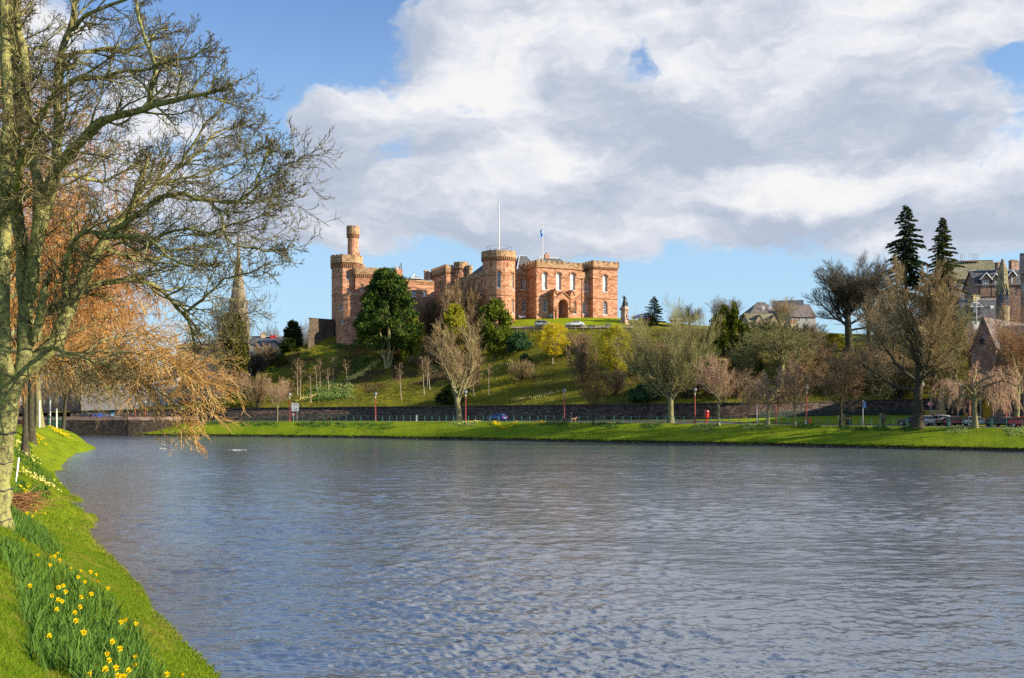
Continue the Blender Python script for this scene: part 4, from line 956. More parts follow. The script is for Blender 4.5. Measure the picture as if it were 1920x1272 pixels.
def bare(key, seed, L, stems=1, H=10.0, r0=0.25, spread=0.1, split=1, tw=0.014, lean=(0, 0)):
    """a leafless tree at the origin; returns trunk mesh, crown mesh, bounds"""
    rg = random.Random(seed); out = [[] for _ in L]
    for k in range(stems):
        a = rg.random()*6.28; s_ = spread*rg.uniform(0.5, 1.2) if stems > 1 else spread*0.3
        d = vnorm((math.cos(a)*s_+lean[0], math.sin(a)*s_+lean[1], 1))
        branch(rg, out, 0, L, (math.cos(a)*r0*0.6*(stems > 1), math.sin(a)*r0*0.6*(stems > 1), -0.3), d, H*rg.uniform(0.88, 1.0), r0*(1 if stems == 1 else rg.uniform(0.6, 1)))
    sd = [9, 6, 4, 3, 3, 3]
    tv = [tubes_mesh(out[i], sd[i], tw) for i in range(split+1)]; cvs = [tubes_mesh(out[i], sd[i], tw) for i in range(split+1, len(L)) if out[i]]
    # root flare
    Vt, Ft = merge(*tv); Vc, Fc = merge(*cvs)
    z = Vt[:, 2]; fl = np.clip(1-(z+0.3)/(H*0.07), 0, 1)**2*0.7
    if stems == 1: Vt[:, 0] *= 1+fl; Vt[:, 1] *= 1+fl
    A = np.concatenate([Vt, Vc]); zt = np.percentile(A[:, 2], 99.7); rr = np.percentile(np.hypot(A[:, 0], A[:, 1]), 96)
    MESH[key] = (raw_mesh('trunk', Vt, [Ft], True), raw_mesh('crown', Vc, [Fc], False), zt, rr)
def put_tree(key, base, h, hw, label, mt, mc, rz=0.0, name='bare_tree', cat='tree', group=None, parts=('trunk', 'crown')):
    mtk, mcr, zt, rr = MESH[key]
    root = empty(name, base, label, cat, group); root.rotation_euler = (0, 0, rz)
    s_ = (hw/rr, hw/rr, h/zt); root.scale = s_
    for me, nm, mat in ((mtk, parts[0], mt), (mcr, parts[1], mc)):
        if me is None: continue
        if not me.materials: me.materials.append(mat)
        o = bpy.data.objects.new(nm, me); COL.objects.link(o); o.parent = root
        if me.materials[0] != mat: o.material_slots[0].link = 'OBJECT'; o.material_slots[0].material = mat
    return root
def tree_px(key, px, yb, yt, hwpx, label, mt, mc, D=None, rz=0.0, **kw):
    b_ = hit(px, yb) if D is None else onfar(px, D)
    return put_tree(key, b_, (zat(yt, b_.y)-b_.z)*1.0, hwpx*b_.y/F, label, mt, mc, rz, **kw)

# bark and twig colours
mb_grey = M_bark('bark_grey', (0.11, 0.095, 0.065), (0.24, 0.21, 0.14), (0.26, 0.25, 0.10), 1.0, 0.5)
mb_dark = M_bark('bark_dark', (0.04, 0.035, 0.025), (0.095, 0.08, 0.055), (0.10, 0.11, 0.04), 1.0, 0.4)
mb_birch = M_bark('bark_birch', (0.22, 0.17, 0.13), (0.46, 0.38, 0.29), None, 1.5)
mb_sunny = M_bark('bark_pale', (0.22, 0.19, 0.11), (0.42, 0.37, 0.22), (0.36, 0.35, 0.12), 1.2, 0.45)
mt_olive = M_twig('twig_olive', (0.12, 0.115, 0.04), (0.29, 0.275, 0.10), (0.44, 0.41, 0.18))
mt_brown = M_twig('twig_brown', (0.17, 0.11, 0.055), (0.33, 0.22, 0.115), (0.47, 0.33, 0.18))
mt_pink = M_twig('twig_pinkish', (0.27, 0.15, 0.085), (0.46, 0.29, 0.18), (0.62, 0.44, 0.29))
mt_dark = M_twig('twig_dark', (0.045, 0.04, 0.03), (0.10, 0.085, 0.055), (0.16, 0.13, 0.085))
mt_tan = M_twig('twig_tan', (0.20, 0.14, 0.062), (0.38, 0.275, 0.13), (0.52, 0.39, 0.20))
mt_rust = M_twig('twig_rust', (0.20, 0.09, 0.04), (0.34, 0.17, 0.07), (0.44, 0.27, 0.12))
mt_grey = M_twig('twig_grey', (0.13, 0.13, 0.12), (0.24, 0.23, 0.21), (0.30, 0.28, 0.25))
mt_yellow = M_twig('twig_catkin', (0.42, 0.30, 0.03), (0.62, 0.45, 0.03), (0.75, 0.60, 0.08))

# prototypes
U2 = dict(seg=5, wob=0.10, trop=0.35, t0=0.15, rr=0.5, fall=0.4)      # boughs, twigs and twiglets sweep upwards
U3 = dict(seg=4, wob=0.11, trop=0.30, t0=0.10, rr=0.5, fall=0.3); U4 = dict(seg=3, wob=0.12, trop=0.25, t0=0.1, rr=0.6, fall=0.2)
bare('ash', 3, [Lv(seg=4, wob=0.05, tip=0.75), Lv(n=5, ln=1.9, a=24, av=9, seg=7, wob=0.10, trop=0.35, t0=0.55, rr=0.62, tip=0.25, fall=0.1), Lv(n=9, ln=0.46, a=34, av=10, **U2), Lv(n=9, ln=0.5, a=30, **U3), Lv(n=7, ln=0.6, a=27, **U4)], H=4.5, r0=0.34, tw=0.0105, split=2)
bare('fan', 8, [Lv(seg=4, wob=0.04, tip=0.9), Lv(n=17, ln=2.4, a=44, av=20, seg=7, wob=0.06, trop=0.40, t0=0.72, rr=0.30, tip=0.25, fall=0.0), Lv(n=13, ln=0.42, a=28, av=9, **U2), Lv(n=9, ln=0.52, a=28, **U3), Lv(n=9, ln=0.64, a=26, **U4)], H=4.4, r0=0.62, tw=0.0105, split=2)
bare('lime', 11, [Lv(seg=6, wob=0.04, tip=0.4), Lv(n=16, ln=0.62, a=46, av=10, seg=6, wob=0.09, trop=0.4, t0=0.28, rr=0.42, tip=0.25, fall=0.45), Lv(n=9, ln=0.46, a=36, av=10, **U2), Lv(n=8, ln=0.5, a=32, **U3), Lv(n=6, ln=0.6, a=28, **U4)], H=9.0, r0=0.22, tw=0.010, split=2)
bare('round', 14, [Lv(seg=4, wob=0.03, tip=0.8), Lv(n=11, ln=1.25, a=45, av=16, seg=6, wob=0.10, trop=0.3, t0=0.7, rr=0.42, tip=0.25, fall=0.0), Lv(n=9, ln=0.46, a=36, av=12, **U2), Lv(n=8, ln=0.5, a=32, **U3), Lv(n=6, ln=0.6, a=28, **U4)], H=4.0, r0=0.2, tw=0.010, split=2)
bare('weeping', 17, [Lv(seg=4, wob=0.05, tip=0.8), Lv(n=9, ln=1.15, a=58, av=14, seg=7, wob=0.13, trop=-0.15, t0=0.62, rr=0.5, tip=0.3, fall=0.0, droop=0.5), Lv(n=10, ln=0.42, a=42, av=14, seg=5, wob=0.13, t0=0.2, rr=0.5, fall=0.3, droop=1.0),
     Lv(n=9, ln=0.55, a=36, seg=4, wob=0.11, t0=0.1, rr=0.5, fall=0.2, droop=1.6), Lv(n=6, ln=0.7, a=24, seg=3, wob=0.1, t0=0.15, rr=0.6, droop=1.4)], H=3.6, r0=0.30, tw=0.010, split=2)
bare('birch', 21, [Lv(seg=7, wob=0.035, tip=0.25), Lv(n=14, ln=0.28, a=38, av=10, seg=4, wob=0.10, trop=0.35, t0=0.4, rr=0.35, fall=0.5), Lv(n=5, ln=0.5, a=34, seg=3, wob=0.12, trop=0.1, t0=0.2, rr=0.5, fall=0.3), Lv(n=4, ln=0.6, a=30, seg=3, wob=0.12, t0=0.2, rr=0.6)], H=7.0, r0=0.085, split=0, tw=0.007)
bare('shrub', 24, [Lv(seg=4, wob=0.10, tip=0.4, trop=0.2), Lv(n=7, ln=0.62, a=26, av=10, seg=4, wob=0.12, trop=0.25, t0=0.15, rr=0.55, fall=0.4), Lv(n=8, ln=0.55, a=28, seg=3, wob=0.13, trop=0.2, t0=0.15, rr=0.55, fall=0.3), Lv(n=6, ln=0.6, a=28, seg=3, wob=0.13, trop=0.2, t0=0.15, rr=0.6)], stems=15, H=3.4, r0=0.06, spread=0.75, split=1, tw=0.009)
bare('oak', 27, [Lv(seg=5, wob=0.05, tip=0.6), Lv(n=12, ln=1.15, a=46, av=14, seg=7, wob=0.16, trop=0.35, t0=0.42, rr=0.48, tip=0.25, fall=0.25), Lv(n=9, ln=0.48, a=42, av=14, **dict(U2, wob=.17)), Lv(n=8, ln=0.5, a=36, **dict(U3, wob=.17)), Lv(n=6, ln=0.6, a=32, **dict(U4, wob=.17))], H=6.0, r0=0.42, tw=0.0105, split=2)
bare('plane', 31, [Lv(seg=7, wob=0.03, tip=0.45), Lv(n=20, ln=0.95, a=44, av=20, seg=7, wob=0.09, trop=0.5, t0=0.40, rr=0.42, tip=0.22, fall=0.25), Lv(n=11, ln=0.42, a=34, av=10, **U2), Lv(n=10, ln=0.5, a=30, **U3), Lv(n=8, ln=0.62, a=27, **U4)], H=8.5, r0=0.55, tw=0.0105, split=2)

def leaves(centers, radii, n, size, seed, up=0.3, elong=1.0, outward=0.5):
    """leaf-sized lozenges spread through clumps; centers (m,3), radii (m,3)"""
    g = np.random.default_rng(seed); centers = np.asarray(centers, float); radii = np.asarray(radii, float); m = len(centers)
    idx = np.repeat(np.arange(m), n); q = g.normal(size=(m*n, 3)); q /= np.linalg.norm(q, axis=1, keepdims=True)
    q *= (g.random((m*n, 1))**0.45); p = centers[idx]+q*radii[idx]
    d = q*outward+g.normal(size=q.shape)*0.5; d[:, 2] += up; d /= np.linalg.norm(d, axis=1, keepdims=True)
    s_ = np.cross(d, g.normal(size=d.shape)); s_ /= np.linalg.norm(s_, axis=1, keepdims=True)
    ln = size*(0.6+0.8*g.random((m*n, 1))); w = ln*0.32/elong
    V = np.stack([p, p+d*ln*0.5+s_*w, p+d*ln, p+d*ln*0.5-s_*w], 1).reshape(-1, 3)
    return V, np.arange(m*n*4).reshape(-1, 4)
def leafy(key, centers, radii, n, size, seed, trunk=None, up=0.3, elong=1.0, outward=0.5):
    V, Fc = leaves(centers, radii, n, size, seed, up, elong, outward)
    mt_ = None
    if trunk: Vt, Ft = tubes_mesh(trunk, 6); mt_ = raw_mesh('trunk', Vt, [Ft], True)
    zt = np.percentile(V[:, 2], 99.6); rr = np.percentile(np.hypot(V[:, 0], V[:, 1]), 97)
    MESH[key] = (mt_, raw_mesh('crown', V, [Fc]), zt, rr)
def dome(seed, n, w, h, z0, fill=0.5, prof=None):
    """clump centres through a crown"""
    rg = random.Random(seed); out = []
    while len(out) < n:
        t = rg.random(); a = rg.random()*6.283; R = (prof(t) if prof else math.sqrt(max(0, 1-(2*t-1)**2)))
        r = R*(fill+(1-fill)*rg.random()**0.5)*(0.85+0.3*rg.random()); out.append((math.cos(a)*r*w, math.sin(a)*r*w, z0+t*h))
    return out
# Scots pine with a broad cone of dense clumps
pc = dome(3, 150, 6.2, 13.0, 3.0, 0.40, lambda t: min(1.0, 0.55+2.2*t) if t < 0.2 else (1-0.82*((t-0.2)/0.8)**1.25)); rg = random.Random(9)
leafy('pine', pc, [(1.2*rg.uniform(0.5, 1.35), 1.2*rg.uniform(0.5, 1.35), 0.46*rg.uniform(0.7, 1.3)) for _ in pc], 165, 0.55, 4, up=0.45, elong=1.6, outward=0.9,
      trunk=[([(0.0, 0, -0.4), (0.1, 0, 2), (0.2, 0, 5), (0, 0, 9), (0, 0, 14)], [.42, .36, .3, .2, .05]), ([(-.35, -.1, -0.4), (-.7, -.2, 2), (-1.3, -.4, 5), (-1.8, -.5, 8)], [.3, .24, .18, .05]), ([(.3, -.2, -0.4), (.8, -.3, 2), (1.5, -.4, 4.5), (2.4, -.5, 7)], [.28, .22, .16, .05]),
             ([(-.3, -.2, 0.8), (-1.6, -.6, 2.6), (-3.4, -.8, 3.8), (-4.6, -.9, 4.2)], [.2, .15, .1, .05]), ([(0, -.3, 0.5), (.3, -.9, 2.5), (.2, -1.5, 5), (.1, -1.9, 8)], [.24, .2, .14, .05])])
lc = dome(5, 90, 2.6, 6.4, 1.4, 0.4)
leafy('broadleaf', lc, [(0.75*rg.uniform(0.7, 1.3),)*2+(0.6*rg.uniform(0.7, 1.3),) for _ in lc], 110, 0.34, 6, up=0.2, outward=0.6, trunk=[([(0, 0, -0.3), (0.05, 0, 2), (0, 0, 6)], [.2, .15, .04]), ([(0.1, 0, 0.6), (0.9, -.3, 3), (1.6, -.5, 5)], [.12, .08, .03]), ([(-0.1, 0, 0.8), (-0.9, -.3, 3), (-1.4, -.4, 5)], [.12, .08, .03])])
sc_ = dome(7, 60, 2.2, 2.3, 0.1, 0.3, lambda t: math.sqrt(max(0.05, 1-t*t)))
leafy('bush', sc_, [(0.6*rg.uniform(0.6, 1.3),)*2+(0.42*rg.uniform(0.7, 1.3),) for _ in sc_], 110, 0.24, 8, up=0.25, outward=0.6, trunk=[([(0, 0, -0.2), (0, 0, 1.2)], [.08, .03]), ([(0, 0, -0.2), (0.7, 0, 1.1)], [.06, .03]), ([(0, 0, -0.2), (-0.7, -0.2, 1.1)], [.06, .03])])
# yew: upright plumes
yc = []; yr = []
for q in dome(12, 70, 3.6, 5.2, 1.2, 0.35, lambda t: math.sqrt(max(0.1, 1-(t*1.05-0.15)**2))): yc.append(q); yr.append((0.52*rg.uniform(.7, 1.2), 0.52*rg.uniform(.7, 1.2), 1.3*rg.uniform(.8, 1.3)))
leafy('yew', yc, yr, 190, 0.42, 13, up=1.3, elong=1.3, outward=0.25, trunk=[([(0, 0, -0.4), (0, 0, 3), (0, 0, 6)], [.35, .25, .05])])
def catkin(key, seed, n, w, h, z0, size):
    cs_ = dome(seed, n, w, h, z0, 0.25); out = [[]]; rg = random.Random(seed)
    tr = [([(0, 0, -0.3), (0.05, 0, h*0.3), (0.0, 0, h*0.8+z0)], [.16, .13, .03])]
    for c in cs_[::3]: tr.append(([(0, 0, z0*0.7+0.15*c[2]), (c[0]*0.55, c[1]*0.55, c[2]*0.72), c], [.05, .035, .012]))
    V, Fc = leaves(cs_, [(0.6, 0.6, 0.5)]*n, 90, size, seed, 0.1, 1.4, 0.6)
    groups = {}
    Vt, Ft = tubes_mesh(tr, 5); MESH[key] = (raw_mesh('trunk', Vt, [Ft], True), raw_mesh('crown', V, [Fc]), np.percentile(V[:, 2], 99.5), np.percentile(np.hypot(V[:, 0], V[:, 1]), 97))
catkin('catkin', 41, 130, 3.0, 6.4, 2.0, 0.23)
def conifer(key, seed, H, R, nb, gap=0.25, droop=0.35, dens=1.0, z0=0.10, shape=0.9):
    rg = random.Random(seed); br = [([(0, 0, -0.3), (rg.uniform(-.1, .1), 0, H*0.35), (0, 0, H*0.7), (0, 0, H)], [H*0.018, H*0.014, H*0.008, 0.02])]
    Pp, Dd, Sz = [], [], []
    for i in range(nb):
        t = z0+(1-z0)*(i/nb)**0.9; z = t*H; a = i*2.4+rg.uniform(-.4, .4)
        if rg.random() < gap*(1-t): continue
        ln = R*((1-t)**shape)*rg.choice((0.45, 0.7, 0.9, 1.0, 1.2))*rg.uniform(0.85, 1.1)+0.12
        pts = []
        for k in range(6):
            f = k/5; pts.append((math.cos(a)*ln*f, math.sin(a)*ln*f, z+ln*(0.10*f-droop*f*f*(1.3-t)+0.14*max(0, f-0.6))))
        br.append((pts, [0.05*(1-t)+0.02, 0.04, 0.035, 0.03, 0.02, 0.012]))
        nn = int((14+34*ln)*dens)
        for _ in range(nn):
            f = rg.random()**0.75; x = f*5; j = min(4, int(x)); u_ = x-j; p = [pts[j][c]*(1-u_)+pts[j+1][c]*u_ for c in range(3)]
            side = rg.choice((-1, 1))*rg.uniform(0.2, 1.0); wd = 0.42*ln*(1-0.65*f)*side*0.6
            p = (p[0]-math.sin(a)*wd, p[1]+math.cos(a)*wd, p[2]-abs(wd)*0.28-rg.random()*0.12)
            Pp.append(p); Dd.append((math.cos(a+side*0.8), math.sin(a+side*0.8), -0.35+rg.uniform(-.35, .25))); Sz.append(rg.uniform(0.35, 0.7)*(0.55+0.45*ln/R))
    Pp, Dd, Sz = np.array(Pp), np.array(Dd), np.array(Sz)[:, None]; g = np.random.default_rng(seed)
    Dd /= np.linalg.norm(Dd, axis=1, keepdims=True); s_ = np.cross(Dd, g.normal(size=Dd.shape)*0.5+np.array([0, 0, 1.0])); s_ /= np.linalg.norm(s_, axis=1, keepdims=True)
    V = np.stack([Pp, Pp+Dd*Sz*0.45+s_*Sz*0.26, Pp+Dd*Sz, Pp+Dd*Sz*0.45-s_*Sz*0.26], 1).reshape(-1, 3); Fc = np.arange(len(V)).reshape(-1, 4)
    Vt, Ft = merge(*[tubes_mesh([b_], 5) for b_ in br[:1]], tubes_mesh(br[1:], 4))
    MESH[key] = (raw_mesh('trunk', Vt, [Ft], True), raw_mesh('crown', V, [Fc]), H, np.percentile(np.hypot(V[:, 0], V[:, 1]), 97))
conifer('spruce', 51, 16, 4.4, 120, 0.38, 0.55, 1.3, 0.30, 0.62)
conifer('spruce_wide', 57, 17, 5.2, 190, 0.25, 0.5, 1.5, 0.02, 0.95)
conifer('cypress', 61, 9, 3.4, 80, 0.3, 0.2, 1.1, 0.05, 0.7)

ml_pine = M_leaf('pine_needles', (0.012, 0.035, 0.012), (0.17, 0.23, 0.035), 0.25, (0.07, 0.13, 0.03), dry=(0.016, 0.045, 0.016), dscale=0.75, lo=.46, hi=.6)
ml_spruce = M_leaf('spruce_needles', (0.016, 0.042, 0.022), (0.09, 0.135, 0.045), 0.15)
ml_spruce_y = M_leaf('warm_spruce_needles', (0.02, 0.045, 0.015), (0.16, 0.165, 0.035), 0.15, (0.07, 0.105, 0.025))
ml_yew = M_leaf('yew_needles', (0.018, 0.035, 0.008), (0.14, 0.15, 0.015), 0.2, (0.06, 0.085, 0.012))
ml_holly = M_leaf('glossy_leaves', (0.03, 0.06, 0.010), (0.22, 0.26, 0.03), 0.25, (0.08, 0.13, 0.02))
ml_lime = M_leaf('yellow_green_leaves', (0.14, 0.15, 0.015), (0.50, 0.46, 0.05), 0.3, (0.28, 0.27, 0.03))
ml_yellow = M_leaf('yellow_catkins', (0.40, 0.31, 0.015), (0.80, 0.66, 0.05), 0.35, (0.60, 0.48, 0.02))
ml_ygreen = M_leaf('greenish_catkins', (0.26, 0.24, 0.02), (0.58, 0.50, 0.04), 0.35, (0.40, 0.36, 0.03))
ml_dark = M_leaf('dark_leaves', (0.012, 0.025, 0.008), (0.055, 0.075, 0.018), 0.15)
ml_olive = M_leaf('olive_leaves', (0.05, 0.055, 0.012), (0.16, 0.15, 0.03), 0.2)
ml_blue = M_leaf('blue_green_leaves', (0.02, 0.06, 0.03), (0.10, 0.19, 0.07), 0.25)

# ---- trees on the far bank, left to right
T = tree_px
T('round', 520, 790.5, 708, 30, 'small round headed bare tree with pinkish twigs, beside the white direction sign', mb_sunny, mt_pink, rz=1.0)
T('ash', 862, 789, 598, 66, 'tall bare tree with several upright limbs standing left of the blue car', mb_grey, mt_tan, rz=0.4)
T('round', 1112, 797, 697, 33, 'small bare tree with orange brown twigs behind the railing, right of the person walking dogs', mb_dark, mt_rust, rz=2.2)
T('fan', 1258, 793, 566, 84, 'big bare tree fanning out from a thick short trunk, right of the castle statue', mb_grey, mt_olive, rz=0.6)
T('round', 1348, 798, 664, 48, 'bare pink twigged tree with a pale sunlit trunk beside the red litter bin', mb_sunny, mt_pink, rz=4.0)
T('weeping', 1440, 798, 698, 52, 'weeping bare tree with arching pinkish twigs and a thick pale trunk, by a red post', mb_sunny, mt_pink, rz=2.0)
T('lime', 1490, 799, 668, 42, 'bare tree with a dense pink brown oval head, right of the thick trunked weeping tree', mb_grey, mt_pink, rz=1.4)
T('lime', 1577, 800, 648, 45, 'dark trunked bare tree with brown upswept twigs in front of the black bin', mb_dark, mt_brown, rz=3.3)
T('plane', 1720, 802, 496, 98, 'huge bare tree with a thick dark trunk among the parked cars', mb_dark, mt_tan, rz=5.2)
T('weeping', 1828, 803, 678, 80, 'spreading weeping bare tree with pink tips hanging over the parked silver cars', mb_grey, mt_pink, rz=5.1)
T('oak', 1906, 800, 572, 64, 'bare reddish twigged tree at the right edge in front of the church', mb_grey, mt_rust, D=150, rz=0.5)
# ---- trees and shrubs on the hill
T('pine', 727, 688, 507, 63, 'large dark green pine with several pale stems, standing in front of the castle', mb_sunny, ml_pine, name='pine_tree', rz=0.2)
T('shrub', 868, 616, 528, 40, 'dense brown twigged bush hiding the castle side wall', mb_dark, mt_brown, D=245, name='bare_shrub', cat='shrub', rz=4.6)
T('shrub', 800, 616, 556, 26, 'brown twigged bush between the pine and the square castle tower', mb_dark, mt_brown, D=256, name='bare_shrub', cat='shrub', rz=1.3)
T('bush', 776, 640, 596, 26, 'yellow green leafy shrub at the right foot of the large pine', mb_dark, ml_lime, name='shrub', cat='shrub', D=240)
T('round', 872, 612, 527, 37, 'round bare brown tree in front of the castle side wall', mb_dark, mt_brown, D=247, rz=1.0)
T('round', 799, 612, 552, 22, 'small bare tree in the gap between the pine and the square castle tower', mb_dark, mt_brown, D=258, rz=2.6)
T('broadleaf', 852, 640, 572, 26, 'yellow green tree poking up below the castle side wall', mb_dark, ml_lime, D=237, name='leafy_tree')
T('broadleaf', 928, 660, 563, 32, 'glossy green tree below the round castle tower', mb_dark, ml_holly, D=228, rz=2.0, name='leafy_tree')
T('catkin', 1036, 683, 607, 31, 'bright golden yellow tree on the slope below the parked silver people carrier', mb_birch, ml_yellow, name='flowering_tree', rz=0.3)
T('catkin', 1157, 723, 611, 36, 'yellow green tree with a pale leaning trunk, below the statue', mb_birch, ml_ygreen, name='flowering_tree', rz=2.0)
T('cypress', 1227, 614, 555, 22, 'dark open conifer beside the castle car park, right of the statue', mb_dark, ml_spruce, D=240, name='conifer')
T('yew', 1366, 665, 575, 42, 'dense dark green yew with upright plumes behind the fan shaped tree', mb_dark, ml_yew, D=208, name='yew_tree')
T('oak', 1462, 728, 590, 92, 'wide mossy olive twigged tree on the slope below the grey roofed houses', mb_grey, mt_olive, D=186, rz=1.3)
T('oak', 1398, 735, 625, 40, 'olive twigged bare tree on the slope below the yew', mb_grey, mt_olive, D=188, rz=3.3)
T('plane', 1592, 655, 480, 80, 'tall dark bare tree on the skyline left of the two spruces', mb_dark, mt_dark, D=214, rz=2.3)
T('plane', 1630, 655, 490, 52, 'narrower dark bare tree on the skyline, next to the two spruces', mb_dark, mt_dark, D=217, rz=1.0)
T('spruce', 1699, 600, 384, 46, 'tall narrow dark spruce, left of the two on the skyline', mb_dark, ml_spruce, D=226, name='spruce_tree', rz=0.4)
T('spruce_wide', 1768, 590, 407, 62, 'wide skirted dark spruce, right of the two on the skyline', mb_dark, ml_spruce_y, D=224, name='spruce_tree', rz=1.5)
T('fan', 1366, 640, 557, 44, 'pale grey bare treetop showing above the yew', mb_grey, mt_grey, D=262, rz=2.0)
T('round', 1467, 612, 556, 24, 'thin pale bare tree in front of the brown slate roof', mb_birch, mt_tan, D=262, rz=2.0)
T('fan', 1292, 622, 572, 26, 'grey bare treetop beside the castle car park', mb_grey, mt_grey, D=240, rz=4.0)
T('shrub', 1092, 718, 640, 30, 'brown bare thicket between the golden tree and the yellow green tree', mb_dark, mt_brown, name='bare_shrub', cat='shrub')
T('shrub', 1078, 665, 622, 34, 'low brown shrub just below the hilltop benches', mb_dark, mt_brown, name='bare_shrub', cat='shrub', rz=2)
T('shrub', 975, 716, 675, 26, 'pale tan bare shrub alone on the open grass slope', mb_dark, mt_tan, name='bare_shrub', cat='shrub', rz=1.0)
T('bush', 985, 690, 664, 16, 'small blue green bush beside the pale tan shrub on the slope', mb_dark, ml_blue, name='shrub', cat='shrub')
T('bush', 972, 658, 624, 26, 'low dark green laurel on the slope right of the glossy tree', mb_dark, ml_blue, name='shrub', cat='shrub', rz=1)
T('bush', 845, 756, 722, 26, 'dark green laurel bush behind the tall bare tree by the wall', mb_dark, ml_dark, name='shrub', cat='shrub', rz=2)
T('bush', 1205, 753, 720, 32, 'dark green laurel bush just above the wall, left of the fan shaped tree', mb_dark, ml_blue, name='shrub', cat='shrub', rz=3)
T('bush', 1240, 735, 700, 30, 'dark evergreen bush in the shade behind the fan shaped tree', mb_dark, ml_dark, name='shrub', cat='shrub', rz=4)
T('shrub', 1180, 690, 622, 30, 'brown bare thicket below the castle statue', mb_dark, mt_brown, name='bare_shrub', cat='shrub', rz=5)
T('shrub', 1640, 735, 648, 46, 'dense brown bare thicket on the slope left of the huge bare tree', mb_dark, mt_brown, name='bare_shrub', cat='shrub', rz=1.7)
T('shrub', 1690, 700, 640, 44, 'olive brown thicket behind the huge bare tree', mb_dark, mt_olive, name='bare_shrub', cat='shrub', rz=0.4)
T('shrub', 1545, 742, 680, 36, 'brown bare thicket just above the wall behind the dark trunked tree', mb_dark, mt_brown, name='bare_shrub', cat='shrub', rz=2.9)
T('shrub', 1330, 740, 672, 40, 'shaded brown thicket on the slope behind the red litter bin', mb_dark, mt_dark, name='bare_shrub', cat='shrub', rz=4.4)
T('shrub', 1760, 735, 640, 56, 'yellow olive thicket on the slope left of the church', mb_dark, mt_olive, name='bare_shrub', cat='shrub', rz=5.4)
T('shrub', 900, 662, 605, 40, 'brown bare thicket on the slope below the glossy tree', mb_dark, mt_brown, name='bare_shrub', cat='shrub', rz=0.9)
T('shrub', 830, 680, 622, 36, 'brown bare thicket right of the large pine', mb_dark, mt_brown, name='bare_shrub', cat='shrub', rz=3.9)
T('shrub', 790, 690, 662, 34, 'low matted brown undergrowth at the foot of the large pine', mb_dark, mt_brown, name='bare_shrub', cat='shrub', rz=2.4)
T('bush', 1400, 700, 645, 30, 'dark evergreen bush on the shaded slope right of the yew', mb_dark, ml_dark, name='shrub', cat='shrub', rz=0.7)
T('bush', 1300, 690, 640, 40, 'dark evergreen bush behind the right limbs of the fan shaped tree', mb_dark, ml_dark, name='shrub', cat='shrub', rz=5.7)
T('bush', 1560, 660, 626, 26, 'yellow green bush under the tall dark skyline trees', mb_dark, ml_lime, name='shrub', cat='shrub', rz=0.7, D=219)
T('bush', 548, 668, 634, 26, 'rounded dark evergreen bush on the hill edge left of the bastion wall', mb_dark, ml_dark, D=256, name='shrub', cat='shrub', rz=1.2)
T('bush', 525, 690, 664, 18, 'olive green bush lower on the hill edge left of the bastion wall', mb_dark, ml_olive, D=248, name='shrub', cat='shrub', rz=2.2)
T('broadleaf', 549, 660, 603, 20, 'dark evergreen tree on the skyline left of the bastion wall', mb_dark, ml_dark, D=275, name='leafy_tree')
T('fan', 566, 655, 604, 24, 'thin grey bare tree against the sky left of the bastion wall', mb_grey, mt_grey, D=290)
T('fan', 511, 655, 604, 20, 'thin grey bare tree rising behind the long slate roofed house', mb_grey, mt_grey, D=320, rz=2)
T('shrub', 480, 768, 700, 30, 'brown bare shrub at the left foot of the hill', mb_dark, mt_brown, name='bare_shrub', cat='shrub', rz=3.1)
T('shrub', 428, 745, 690, 36, 'reddish brown bare thicket at the far left foot of the hill', mb_dark, mt_pink, name='bare_shrub', cat='shrub', rz=1.1)
T('ash', 437, 752, 560, 48, 'ivy clad dark tree in front of the church spire', mb_dark, mt_dark, D=238, rz=2.2)
T('broadleaf', 437, 740, 588, 30, 'mass of dark ivy covering a tree below the church spire', mb_dark, ml_olive, D=237, name='ivy_tree')
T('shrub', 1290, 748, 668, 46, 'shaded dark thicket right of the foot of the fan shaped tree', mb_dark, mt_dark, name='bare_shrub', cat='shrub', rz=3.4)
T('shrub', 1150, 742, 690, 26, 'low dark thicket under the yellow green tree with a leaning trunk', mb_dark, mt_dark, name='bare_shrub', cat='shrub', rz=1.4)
T('shrub', 1610, 700, 648, 50, 'brown thicket high on the slope under the tall dark skyline trees', mb_dark, mt_brown, name='bare_shrub', cat='shrub', rz=2.0)
T('shrub', 1510, 690, 640, 40, 'tan thicket on the slope right of the wide mossy tree', mb_dark, mt_tan, name='bare_shrub', cat='shrub', rz=1.9)
T('shrub', 1850, 700, 610, 50, 'reddish thicket on the slope beside the church roof', mb_dark, mt_rust, D=176, name='bare_shrub', cat='shrub', rz=0.9)
T('shrub', 500, 698, 646, 44, 'brown bare thicket below the long low slate roofed house', mb_dark, mt_brown, D=258, name='bare_shrub', cat='shrub', rz=0.6)
T('shrub', 468, 720, 660, 34, 'dark thicket at the foot of the ivy clad tree', mb_dark, mt_dark, D=246, name='bare_shrub', cat='shrub', rz=1.6)
T('oak', 1520, 700, 612, 46, 'brown twigged bare tree on the slope, in front of the grey roofed houses', mb_dark, mt_brown, D=200, rz=3.9)
T('oak', 1655, 720, 560, 60, 'tan twigged bare tree behind the left side of the huge bare tree', mb_grey, mt_tan, D=196, rz=0.9)
T('ash', 1790, 720, 560, 46, 'olive twigged bare tree behind the right side of the huge bare tree', mb_grey, mt_olive, D=190, rz=2.9)
T('shrub', 1430, 648, 603, 44, 'olive thicket on the hilltop below the stone house with two small gables', mb_dark, mt_olive, D=226, name='bare_shrub', cat='shrub', rz=0.2)
T('shrub', 1505, 650, 606, 44, 'olive brown thicket on the hilltop below the grey roofed house', mb_dark, mt_olive, D=222, name='bare_shrub', cat='shrub', rz=2.6)
